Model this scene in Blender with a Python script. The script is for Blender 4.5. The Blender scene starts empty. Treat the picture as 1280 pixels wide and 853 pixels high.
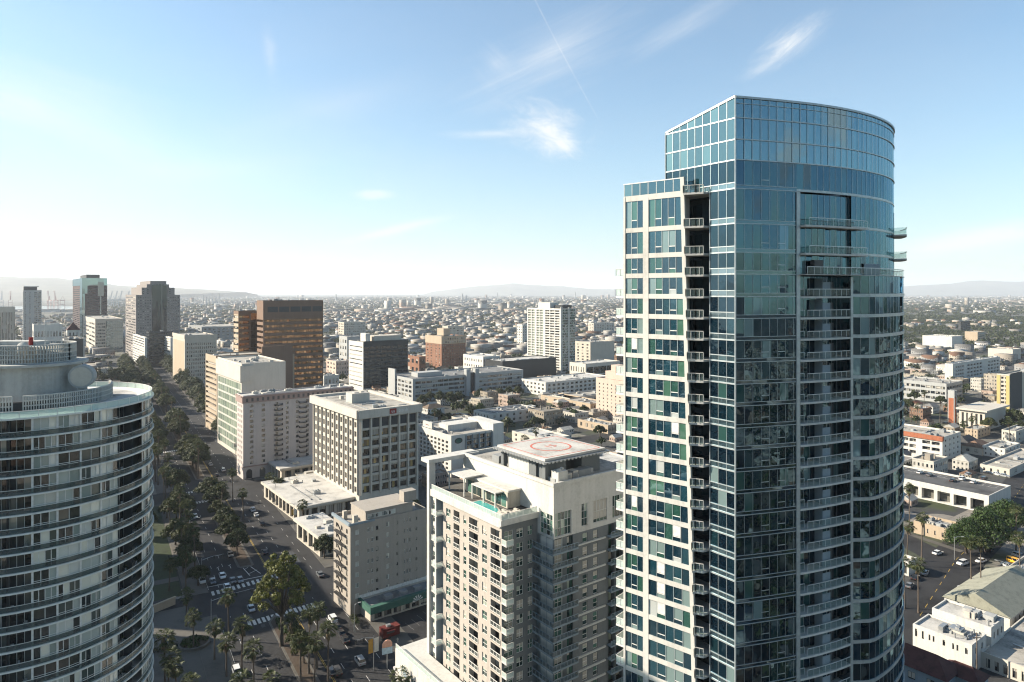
HAZE_D = 4.8e-5; SKY_S = .053; SKY_TINT = (1.12,1.40,1.44); CLOUD_C = (7.2,7.3,7.3); EXPO = 1.43; ALB = .71
import bpy, math, random
import numpy as np
from mathutils import Matrix, Vector
RND = random.Random(7)
NPR = np.random.default_rng(11)
R = math.radians
scene = bpy.context.scene
COL = scene.collection
CAMH, FOC, HZ, CX = 98.0, 853.0, 365.0, 640.0     # camera height, focal length and horizon of the photograph (1280 px wide)

def gx(px, d): return (px - CX) / FOC * d            # metres across at depth d
def zat(py, d): return CAMH - (py - HZ) / FOC * d
def ground(px, py, z=0.0):
    d = (CAMH - z) * FOC / (py - HZ)
    return (gx(px, d), d)
def proj(x, y, z):
    if y < 1: return (-9e3, -9e3)
    return (CX + x / y * FOC, HZ + (CAMH - z) / y * FOC)

# ------------------------------------------------------------------ mesh builder
class MB:
    def __init__(s): s.v = []; s.f = []; s.m = []
    def quad(s, a, b, c, d, m=0):
        n = len(s.v); s.v += [a, b, c, d]; s.f.append((n, n+1, n+2, n+3)); s.m.append(m)
    def tri(s, a, b, c, m=0):
        n = len(s.v); s.v += [a, b, c]; s.f.append((n, n+1, n+2)); s.m.append(m)
    def box(s, x0, y0, z0, x1, y1, z1, m=0):
        n = len(s.v)
        s.v += [(x0,y0,z0),(x1,y0,z0),(x1,y1,z0),(x0,y1,z0),(x0,y0,z1),(x1,y0,z1),(x1,y1,z1),(x0,y1,z1)]
        for f in ((0,3,2,1),(4,5,6,7),(0,1,5,4),(1,2,6,5),(2,3,7,6),(3,0,4,7)):
            s.f.append(tuple(n+i for i in f)); s.m.append(m)
    def bar(s, p, q, h0, h1, w, m=0):
        """upright box along the plan line p-q, from height h0 to h1, w thick"""
        dx, dy = q[0]-p[0], q[1]-p[1]; L = math.hypot(dx, dy) or 1
        nx, ny = -dy/L*w/2, dx/L*w/2
        s.prism([(p[0]-nx,p[1]-ny),(q[0]-nx,q[1]-ny),(q[0]+nx,q[1]+ny),(p[0]+nx,p[1]+ny)], h0, h1, m)
    def prism(s, poly, z0, z1, m=0, mt=None):
        n = len(s.v); k = len(poly)
        s.v += [(x,y,z0) for x,y in poly] + [(x,y,z1) for x,y in poly]
        for i in range(k):
            j = (i+1) % k
            s.f.append((n+i, n+j, n+k+j, n+k+i)); s.m.append(m)
        s.f.append(tuple(n+k+i for i in range(k))); s.m.append(m if mt is None else mt)
        s.f.append(tuple(n+k-1-i for i in range(k))); s.m.append(m)
    def sheet(s, poly, z, m=0):
        n = len(s.v); s.v += [(x,y,z) for x,y in poly]
        s.f.append(tuple(range(n, n+len(poly)))); s.m.append(m)
    def tube(s, pts, rad, n=8, m=0, cap=True):
        base = len(s.v); P = [Vector(p) for p in pts]
        for i, p in enumerate(P):
            d = (P[min(i+1,len(P)-1)] - P[max(i-1,0)]).normalized()
            a = d.cross(Vector((0,0,1)) if abs(d.z) < .9 else Vector((1,0,0))).normalized(); b = d.cross(a)
            r = rad[i] if isinstance(rad, (list,tuple)) else rad
            for k in range(n):
                t = 2*math.pi*k/n
                s.v.append(tuple(p + a*(r*math.cos(t)) + b*(r*math.sin(t))))
        for i in range(len(P)-1):
            for k in range(n):
                k2 = (k+1) % n
                s.f.append((base+i*n+k, base+i*n+k2, base+(i+1)*n+k2, base+(i+1)*n+k)); s.m.append(m)
        if cap:
            s.f.append(tuple(base+k for k in range(n-1,-1,-1))); s.m.append(m)
            s.f.append(tuple(base+(len(P)-1)*n+k for k in range(n))); s.m.append(m)
    def mesh(s, name, mats):
        me = bpy.data.meshes.new(name)
        me.from_pydata(s.v, [], s.f)
        for mt in (mats if isinstance(mats, (list,tuple)) else [mats]): me.materials.append(mt)
        if len(s.m) and max(s.m) > 0: me.polygons.foreach_set('material_index', s.m)
        me.update()
        return me

def link(name, me, parent=None, mat4=None):
    o = bpy.data.objects.new(name, me); COL.objects.link(o)
    if parent: o.parent = parent
    if mat4 is not None: o.matrix_local = mat4
    return o
def tag(o, label=None, cat=None, group=None, kind=None):
    if label: o['label'] = label
    if cat: o['category'] = cat
    if group: o['group'] = group
    if kind: o['kind'] = kind
    return o
def thing(name, label, cat, loc=(0,0,0), rz=0.0, group=None):
    o = bpy.data.objects.new(name, None); COL.objects.link(o)
    o.location = loc; o.rotation_euler = (0,0,rz); o.empty_display_size = 1
    return tag(o, label, cat, group)
def part(name, mb, mats, parent, mat4=None): return link(name, mb.mesh(name, mats), parent, mat4)
def struct(name, mb, mats, kind='structure'): return tag(link(name, mb.mesh(name, mats)), kind=kind)
def numpy_mesh(name, V, F, mats, midx=None):
    me = bpy.data.meshes.new(name)
    k = F.shape[1]
    me.vertices.add(len(V)); me.vertices.foreach_set('co', V.astype(np.float32).ravel())
    me.loops.add(F.size); me.loops.foreach_set('vertex_index', F.astype(np.int32).ravel())
    me.polygons.add(len(F)); me.polygons.foreach_set('loop_start', np.arange(0, F.size, k, dtype=np.int32))
    for m in (mats if isinstance(mats,(list,tuple)) else [mats]): me.materials.append(m)
    if midx is not None: me.polygons.foreach_set('material_index', midx.astype(np.int32))
    me.update(calc_edges=True); me.validate()
    return me

# ------------------------------------------------------------------ materials
def newmat(name):
    m = bpy.data.materials.new(name); m.use_nodes = True
    nt = m.node_tree; nt.nodes.clear()
    out = nt.nodes.new('ShaderNodeOutputMaterial')
    return m, nt, out
def N(nt, t, **kw):
    n = nt.nodes.new(t)
    for k, v in kw.items():
        if k in n.inputs: n.inputs[k].default_value = v
        else: setattr(n, k, v)
    return n
def math_(nt, op, a, b=None, c=None, clamp=False):
    n = nt.nodes.new('ShaderNodeMath'); n.operation = op; n.use_clamp = clamp
    for i, x in enumerate((a, b, c)):
        if x is None: continue
        if isinstance(x, (int, float)): n.inputs[i].default_value = x
        else: nt.links.new(x, n.inputs[i])
    return n.outputs[0]
def ramp(nt, fac, stops, interp='LINEAR'):
    n = nt.nodes.new('ShaderNodeValToRGB'); n.color_ramp.interpolation = interp
    e = n.color_ramp.elements
    while len(e) < len(stops): e.new(.5)
    for i, (p, c) in enumerate(stops):
        e[i].position = p; e[i].color = (*c, 1) if len(c) == 3 else c
    nt.links.new(fac, n.inputs[0]); return n.outputs[0]
def mix(nt, fac, a, b, mode='MIX'):
    n = nt.nodes.new('ShaderNodeMix'); n.data_type = 'RGBA'; n.blend_type = mode
    for i, x in ((0, fac), (6, a), (7, b)):
        if isinstance(x, (int, float)): n.inputs[i].default_value = x
        elif isinstance(x, tuple): n.inputs[i].default_value = (*x, 1) if len(x) == 3 else x
        else: nt.links.new(x, n.inputs[i])
    return n.outputs[2]

def wall_mat(name, col, rough=.85, amt=.22, scale=.12, streak=True, spec=.3, bump=0.0):
    """painted or cast wall: base colour, blotchy wear and vertical weather streaks with a shape of their own"""
    m, nt, out = newmat(name); col = tuple(c*ALB for c in col)
    tc = N(nt, 'ShaderNodeTexCoord')
    n1 = N(nt, 'ShaderNodeTexNoise', Scale=scale, Detail=5.0, Roughness=.6); nt.links.new(tc.outputs['Object'], n1.inputs['Vector'])
    f = n1.outputs[0]
    if streak:
        mp = N(nt, 'ShaderNodeMapping'); mp.inputs['Scale'].default_value = (1.1, 1.1, .06); nt.links.new(tc.outputs['Object'], mp.inputs['Vector'])
        n2 = N(nt, 'ShaderNodeTexNoise', Scale=1.0, Detail=3.0); nt.links.new(mp.outputs[0], n2.inputs['Vector'])
        f = math_(nt, 'MULTIPLY_ADD', n2.outputs[0], .5, math_(nt, 'MULTIPLY', f, .5))
    n3 = N(nt, 'ShaderNodeTexNoise', Scale=2.0, Detail=6.0); nt.links.new(tc.outputs['Object'], n3.inputs['Vector'])
    f = math_(nt, 'MULTIPLY_ADD', n3.outputs[0], .25, math_(nt, 'MULTIPLY', f, .75))
    lo = tuple(c*(1-amt*1.6) for c in col); hi = tuple(min(1, c*(1+amt*.55)) for c in col)
    c = ramp(nt, f, [(.3, lo), (.5, col), (.68, hi)])
    p = N(nt, 'ShaderNodeBsdfPrincipled', Roughness=rough); p.inputs['Specular IOR Level'].default_value = spec
    nt.links.new(c, p.inputs['Base Color']); nt.links.new(p.outputs[0], out.inputs[0])
    return m
def plain_mat(name, col, rough=.6, metal=0.0, spec=.5):
    m, nt, out = newmat(name)
    p = N(nt, 'ShaderNodeBsdfPrincipled', Roughness=rough, Metallic=metal); p.inputs['Specular IOR Level'].default_value = spec
    n = N(nt, 'ShaderNodeTexNoise', Scale=1.7, Detail=4.0); tc = N(nt, 'ShaderNodeTexCoord'); nt.links.new(tc.outputs['Object'], n.inputs['Vector'])
    c = ramp(nt, n.outputs[0], [(.3, tuple(x*.82 for x in col)), (.7, tuple(min(1,x*1.1) for x in col))])
    nt.links.new(c, p.inputs['Base Color']); nt.links.new(p.outputs[0], out.inputs[0])
    return m
def rnd_value(nt):
    g = N(nt, 'ShaderNodeNewGeometry'); oi = N(nt, 'ShaderNodeObjectInfo')
    return math_(nt, 'FRACT', math_(nt, 'ADD', g.outputs['Random Per Island'], oi.outputs['Random']))
def window_mat(name, stops, rough=.06, ior=1.75):
    """window glass: what stands behind each pane (dark room, blind, curtain) differs pane by pane; clear gloss on top"""
    m, nt, out = newmat(name)
    r = rnd_value(nt)
    c = ramp(nt, r, stops, 'CONSTANT')
    p = N(nt, 'ShaderNodeBsdfPrincipled', Roughness=rough, IOR=ior)
    nt.links.new(c, p.inputs['Base Color']); nt.links.new(p.outputs[0], out.inputs[0])
    return m
def coated_mat(name, tint, stops, refl=.35, tilt=.03, rough=.015, wob=.0):
    """coated curtain-wall glass: each pane set a hair out of plane, tinted mirror over a dark interior"""
    m, nt, out = newmat(name)
    g = N(nt, 'ShaderNodeNewGeometry'); r = rnd_value(nt)
    wn = N(nt, 'ShaderNodeTexWhiteNoise'); wn.noise_dimensions = '1D'; nt.links.new(math_(nt, 'MULTIPLY', r, 917.0), wn.inputs['W'])
    sub = N(nt, 'ShaderNodeVectorMath', operation='SUBTRACT'); nt.links.new(wn.outputs['Color'], sub.inputs[0]); sub.inputs[1].default_value = (.5,.5,.5)
    sc = N(nt, 'ShaderNodeVectorMath', operation='SCALE'); nt.links.new(sub.outputs[0], sc.inputs[0]); sc.inputs['Scale'].default_value = tilt
    base_n = g.outputs['Normal']
    if wob:
        tc = N(nt, 'ShaderNodeTexCoord'); nz = N(nt, 'ShaderNodeTexNoise', Scale=.55, Detail=1.5); nt.links.new(tc.outputs['Object'], nz.inputs['Vector'])
        bp = N(nt, 'ShaderNodeBump', Strength=1.0, Distance=wob); nt.links.new(nz.outputs[0], bp.inputs['Height']); base_n = bp.outputs[0]
    ad = N(nt, 'ShaderNodeVectorMath', operation='ADD'); nt.links.new(base_n, ad.inputs[0]); nt.links.new(sc.outputs[0], ad.inputs[1])
    nm = N(nt, 'ShaderNodeVectorMath', operation='NORMALIZE'); nt.links.new(ad.outputs[0], nm.inputs[0])
    gl = N(nt, 'ShaderNodeBsdfGlossy', Roughness=rough); gl.inputs['Color'].default_value = (*tint, 1); nt.links.new(nm.outputs[0], gl.inputs['Normal'])
    c = ramp(nt, r, stops, 'CONSTANT')
    df = N(nt, 'ShaderNodeBsdfDiffuse'); nt.links.new(c, df.inputs['Color'])
    fr = N(nt, 'ShaderNodeFresnel', IOR=1.5); nt.links.new(nm.outputs[0], fr.inputs['Normal'])
    fac = math_(nt, 'ADD', refl, math_(nt, 'MULTIPLY', fr.outputs[0], 1-refl), clamp=True)
    mx = N(nt, 'ShaderNodeMixShader'); nt.links.new(fac, mx.inputs[0]); nt.links.new(df.outputs[0], mx.inputs[1]); nt.links.new(gl.outputs[0], mx.inputs[2])
    nt.links.new(mx.outputs[0], out.inputs[0])
    return m
def rail_glass_mat(name, col, alpha=.45):
    m, nt, out = newmat(name)
    p = N(nt, 'ShaderNodeBsdfPrincipled', Roughness=.08, IOR=1.6); p.inputs['Base Color'].default_value = (*col, 1)
    t = N(nt, 'ShaderNodeBsdfTransparent'); t.inputs['Color'].default_value = (.82,.92,.9,1)
    mx = N(nt, 'ShaderNodeMixShader', Fac=alpha); nt.links.new(t.outputs[0], mx.inputs[1]); nt.links.new(p.outputs[0], mx.inputs[2]); nt.links.new(mx.outputs[0], out.inputs[0])
    return m
def leaf_mat(name, a, b, c):
    m, nt, out = newmat(name)
    r = rnd_value(nt)
    tc = N(nt, 'ShaderNodeTexCoord'); nz = N(nt, 'ShaderNodeTexNoise', Scale=.35, Detail=2.0); nt.links.new(tc.outputs['Object'], nz.inputs['Vector'])
    f = math_(nt, 'MULTIPLY_ADD', r, .6, math_(nt, 'MULTIPLY', nz.outputs[0], .45))
    col = ramp(nt, f, [(.15, a), (.5, b), (.9, c)])
    p = N(nt, 'ShaderNodeBsdfPrincipled', Roughness=.6); p.inputs['Specular IOR Level'].default_value = .3
    t = N(nt, 'ShaderNodeBsdfTranslucent'); nt.links.new(col, p.inputs['Base Color']); nt.links.new(col, t.inputs['Color'])
    mx = N(nt, 'ShaderNodeMixShader', Fac=.25); nt.links.new(p.outputs[0], mx.inputs[1]); nt.links.new(t.outputs[0], mx.inputs[2]); nt.links.new(mx.outputs[0], out.inputs[0])
    return m
def object_colour_mat(name, rough=.85, windows=False):
    """wall whose paint is the object's own colour; storeys of small windows are a pattern of the render coat"""
    m, nt, out = newmat(name)
    oi = N(nt, 'ShaderNodeObjectInfo'); tc = N(nt, 'ShaderNodeTexCoord')
    nz = N(nt, 'ShaderNodeTexNoise', Scale=.3, Detail=4.0); nt.links.new(tc.outputs['Object'], nz.inputs['Vector'])
    f = ramp(nt, nz.outputs[0], [(.3, tuple(ALB*v for v in (.72,.72,.72))), (.7, tuple(ALB*v for v in (1.05,1.04,1.0)))])
    c = mix(nt, 1.0, oi.outputs['Color'], f, 'MULTIPLY')
    p = N(nt, 'ShaderNodeBsdfPrincipled', Roughness=rough); p.inputs['Specular IOR Level'].default_value = .25
    nt.links.new(c, p.inputs['Base Color'])
    nt.links.new(p.outputs[0], out.inputs[0])
    return m

M = {}
M['white']     = wall_mat('white_paint', (.62,.605,.56), amt=.2)
M['warm_white']= wall_mat('warm_white_paint', (.58,.54,.47), amt=.15)
M['cream']     = wall_mat('cream_concrete', (.55,.50,.42), amt=.16)
M['bank']      = wall_mat('pale_precast', (.60,.555,.48), amt=.14)
M['beige']     = wall_mat('beige_stucco', (.40,.36,.31), amt=.14)
M['sandstone'] = wall_mat('sandy_pale_panel', (.48,.435,.385), amt=.16)
M['pink']      = wall_mat('pink_stucco', (.60,.46,.38), amt=.12)
M['palepink']  = wall_mat('pale_pink_plaster', (.56,.50,.47), amt=.12)
M['rose']      = wall_mat('rose_frieze', (.36,.26,.23), amt=.14)
M['greywall']  = wall_mat('grey_stucco', (.175,.19,.195), amt=.14)
M['lightgrey'] = wall_mat('light_grey_concrete', (.42,.43,.42), amt=.14)
M['midgrey']   = wall_mat('mid_grey_concrete', (.30,.31,.31), amt=.14)
M['granite']   = wall_mat('pinkish_granite', (.27,.24,.225), amt=.14)
M['brownst']   = wall_mat('brown_stone', (.22,.145,.105), amt=.14)
M['brick']     = wall_mat('red_brown_brick', (.26,.13,.08), amt=.25)
M['oxblood']   = wall_mat('dark_red_stone', (.06,.03,.032), amt=.15)
M['tan']       = wall_mat('tan_stucco', (.46,.37,.27), amt=.14)
M['yellow']    = wall_mat('yellow_paint', (.52,.42,.18), amt=.12)
M['orange']    = wall_mat('orange_tile', (.38,.135,.07), amt=.25)
M['red']       = wall_mat('red_paint', (.30,.04,.035), amt=.15)
M['green']     = wall_mat('green_awning', (.045,.13,.10), amt=.2)
M['dark']      = wall_mat('dark_cladding', (.028,.032,.036), amt=.2, rough=.5)
M['slate']     = wall_mat('dark_slate', (.06,.065,.07), amt=.2)
M['bluegrey']  = wall_mat('blue_grey_paint', (.26,.32,.36), amt=.15)
M['drum']      = wall_mat('pale_drum_paint', (.50,.50,.47), amt=.2)
M['slab']      = wall_mat('tower_slab_paint', (.78,.78,.72), amt=.15)
M['roof_pale'] = wall_mat('pale_gravel_roof', (.40,.375,.33), amt=.5, scale=.16, streak=False)
M['roof_white']= wall_mat('white_membrane_roof', (.54,.525,.49), amt=.36, scale=.16, streak=False)
M['roof_grey'] = wall_mat('grey_roof', (.22,.22,.215), amt=.5, scale=.16, streak=False)
M['roof_olive']= wall_mat('olive_grey_roof', (.30,.30,.24), amt=.2, scale=.5, streak=False)
M['roof_deck']= wall_mat('parking_deck', (.10,.10,.10), amt=.4, scale=.12, streak=False)
M['roof_dark'] = wall_mat('dark_roof', (.07,.07,.072), amt=.3, scale=.2, streak=False)
M['roof_red']  = wall_mat('dark_red_shingle', (.09,.035,.03), amt=.35, scale=.6, streak=False)
M['roof_brown']= wall_mat('brown_shingle', (.20,.12,.08), amt=.3, scale=.6, streak=False)
M['metal']     = plain_mat('galvanised_metal', (.36,.37,.37), .4, .6)
M['alu']       = plain_mat('aluminium_mullion', (.32,.355,.365), .4, .4)
M['frame_white']= plain_mat('white_frame_paint', (.56,.55,.52), .5)
M['frame_dark']= plain_mat('dark_frame_paint', (.03,.03,.032), .5)
M['rail_grey'] = plain_mat('grey_railing_mesh', (.13,.14,.145), .5)
M['win']       = window_mat('window_glass_dark', [(0,(.010,.013,.016)),(.35,(.024,.028,.032)),(.6,(.05,.052,.05)),(.76,(.12,.115,.10)),(.88,(.34,.32,.27))])
M['win_warm']  = window_mat('window_glass_warm', [(0,(.02,.02,.02)),(.4,(.05,.045,.035)),(.7,(.14,.11,.06)),(.88,(.36,.26,.10))])
M['win_curt']  = window_mat('window_glass_curtained', [(0,(.02,.026,.028)),(.26,(.05,.065,.06)),(.36,(.20,.24,.22)),(.5,(.34,.37,.34)),(.68,(.48,.49,.45)),(.88,(.60,.58,.49))], rough=.1)
M['win_green'] = window_mat('window_glass_green', [(0,(.012,.03,.028)),(.4,(.03,.07,.055)),(.7,(.07,.14,.11)),(.9,(.3,.34,.28))])
M['win_teal']  = window_mat('greenish_curtain_glass', [(0,(.16,.20,.16)),(.3,(.20,.25,.19)),(.6,(.25,.30,.23)),(.85,(.30,.33,.27))], rough=.15)
M['bronze']    = coated_mat('bronze_mirror_glass', (.62,.40,.24), [(0,(.03,.018,.012)),(.5,(.05,.03,.018)),(.85,(.09,.05,.03))], .45, .03, .03)
M['blackglass']= coated_mat('black_mirror_glass', (.35,.42,.46), [(0,(.005,.006,.009)),(.7,(.009,.011,.014)),(.93,(.04,.045,.045))], .05, .03, .03)
M['bluemirror']= coated_mat('blue_mirror_glass', (.5,.66,.72), [(0,(.03,.05,.06)),(.6,(.05,.075,.085))], .4, .02, .03)
T_DARK = [(0,(.002,.006,.011)),(.5,(.003,.010,.016)),(.78,(.006,.02,.026)),(.9,(.02,.055,.05)),(.965,(.12,.17,.17))]
M['tower_glass']= coated_mat('teal_coated_glass', (.32,.54,.68), T_DARK, .12, .065, .012, .018)
M['tower_dark'] = coated_mat('navy_spandrel_glass', (.30,.45,.55), [(0,(.004,.01,.016)),(.5,(.006,.014,.02))], .2, .01, .03)
M['tower_block_glass']= coated_mat('green_blue_window_glass', (.40,.60,.74), [(0,(.006,.022,.034)),(.42,(.01,.04,.055)),(.66,(.022,.07,.052)),(.8,(.05,.12,.08)),(.89,(.16,.22,.21)),(.96,(.42,.44,.42))], .17, .03, .012, .01)
M['crown_glass']= coated_mat('teal_crown_glass', (.44,.64,.72), [(0,(.008,.03,.036)),(.55,(.018,.05,.058)),(.85,(.06,.12,.125))], .28, .03, .03, .012)
M['rail_glass'] = rail_glass_mat('balcony_rail_glass', (.16,.22,.21), .26)
M['rail_glass_pale'] = rail_glass_mat('pale_balcony_rail_glass', (.55,.64,.60), .55)
M['bronze_leaf'] = leaf_mat('olive_leaves', (.035,.045,.010), (.085,.095,.020), (.16,.16,.04))
M['leaf']  = leaf_mat('dark_green_leaves', (.010,.017,.006), (.026,.038,.012), (.066,.080,.026))
M['leaf2'] = leaf_mat('ficus_leaves', (.012,.026,.008), (.028,.054,.014), (.058,.092,.024))
M['frond'] = leaf_mat('palm_fronds', (.017,.026,.010), (.042,.056,.018), (.10,.11,.04))
M['dead']  = leaf_mat('dead_palm_fronds', (.06,.045,.025), (.12,.09,.05), (.2,.16,.09))
M['bark']  = wall_mat('grey_brown_bark', (.12,.095,.075), amt=.35, scale=1.5)
M['soil']  = wall_mat('planting_soil', (.07,.05,.035), amt=.3, scale=.5, streak=False)
M['lawn']  = wall_mat('lawn_grass', (.03,.045,.015), amt=.35, scale=.3, streak=False)
M['asphalt']= wall_mat('asphalt', (.028,.028,.030), amt=.5, scale=.11, streak=False)
M['paving']= wall_mat('pavement_concrete', (.115,.108,.096), amt=.25, scale=.15, streak=False)
M['paint'] = wall_mat('road_paint', (.62,.61,.57), amt=.25, scale=.8, streak=False)
M['paint_y']= wall_mat('yellow_road_paint', (.50,.34,.07), amt=.25, scale=.8, streak=False)
M['rubber']= plain_mat('tyre_rubber', (.02,.02,.02), .8)
M['carglass']= plain_mat('car_glass', (.012,.015,.018), .08)
M['pool']  = plain_mat('pool_water', (.07,.33,.30), .06)
M['houses'] = object_colour_mat('painted_house_wall')
M['houseroof'] = object_colour_mat('house_roof', .9)
def car_paint(name, col):
    m, nt, out = newmat(name)
    p = N(nt, 'ShaderNodeBsdfPrincipled', Roughness=.3); p.inputs['Base Color'].default_value = (*col, 1); p.inputs['Coat Weight'].default_value = .6
    nt.links.new(p.outputs[0], out.inputs[0]); return m
for k, c in dict(white=(.55,.55,.54), silver=(.26,.27,.28), black=(.015,.015,.017), grey=(.11,.115,.12), red=(.35,.03,.025), yellow=(.70,.36,.03), blue=(.04,.08,.2)).items():
    M['car_'+k] = car_paint(k+'_car_paint', c)
M['rail_smoke'] = rail_glass_mat('smoked_balcony_rail_glass', (.08,.09,.092), .42)
M['salmon'] = plain_mat('faded_red_paint', (.44,.10,.06), .7)
M['blind'] = wall_mat('window_blind', (.50,.47,.41), amt=.1)
M['roof_dark2'] = wall_mat('fresh_asphalt_patch', (.022,.022,.024), amt=.3, scale=.3, streak=False)
M['trailer'] = wall_mat('red_trailer_paint', (.13,.02,.016), amt=.2)
M['leaf_olive'] = leaf_mat('olive_green_leaves', (.018,.024,.007), (.042,.052,.014), (.09,.095,.03))
M['rail_alu'] = plain_mat('pale_railing_metal', (.48,.50,.50), .4, .2)
# ------------------------------------------------------------------ generic building with real reveals and single windows
TH = R(37)                       # the street grid: local x runs back to the right, local y back to the left
FOOT = []                        # footprints (x, y, radius) kept clear of scattered houses and trees
_win_cache = {}
def window_mesh(w, h, gm, fm, nm, nh, var=None):
    """one window: panes, frame, and in some of them a blind pulled part of the way down"""
    var = RND.choice((0,0,1,2,3)) if var is None and gm in ('win','win_warm','win_green','win_curt') else (var or 0)
    key = (round(w,1), round(h,1), gm, fm, nm, nh, var)
    if key in _win_cache: return _win_cache[key]
    mb = MB(); fr = min(.09, w*.12); b = .05
    for i in range(nm+1):
        x0 = -w/2 + w*i/(nm+1); x1 = -w/2 + w*(i+1)/(nm+1)
        for j in range(nh+1):
            z0 = h*j/(nh+1); z1 = h*(j+1)/(nh+1)
            mb.quad((x0,0,z0),(x1,0,z0),(x1,0,z1),(x0,0,z1),0)
    for x in [-w/2+fr/2, w/2-fr/2] + [-w/2+w*i/(nm+1) for i in range(1,nm+1)]:
        mb.box(x-fr/2,-b,0.002,x+fr/2,-.003,h-.002,1)
    for z in [fr/2+.003, h-fr/2-.003] + [h*j/(nh+1) for j in range(1,nh+1)]:
        mb.box(-w/2,-b-.004,z-fr/2,w/2,-.004,z+fr/2,1)
    if var:
        f = (0,.3,.55,.85)[var]; x0, x1 = (-w/2+fr, w/2-fr) if var != 2 or nm < 1 else (-w/2+fr, -w/2+w/(nm+1)); mb.quad((x0,-.012,h*(1-f)),(x1,-.012,h*(1-f)),(x1,-.012,h-.02),(x0,-.012,h-.02),2)
    me = mb.mesh('window', [M[gm], M[fm], M['blind']]); _win_cache[key] = me
    return me

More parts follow.
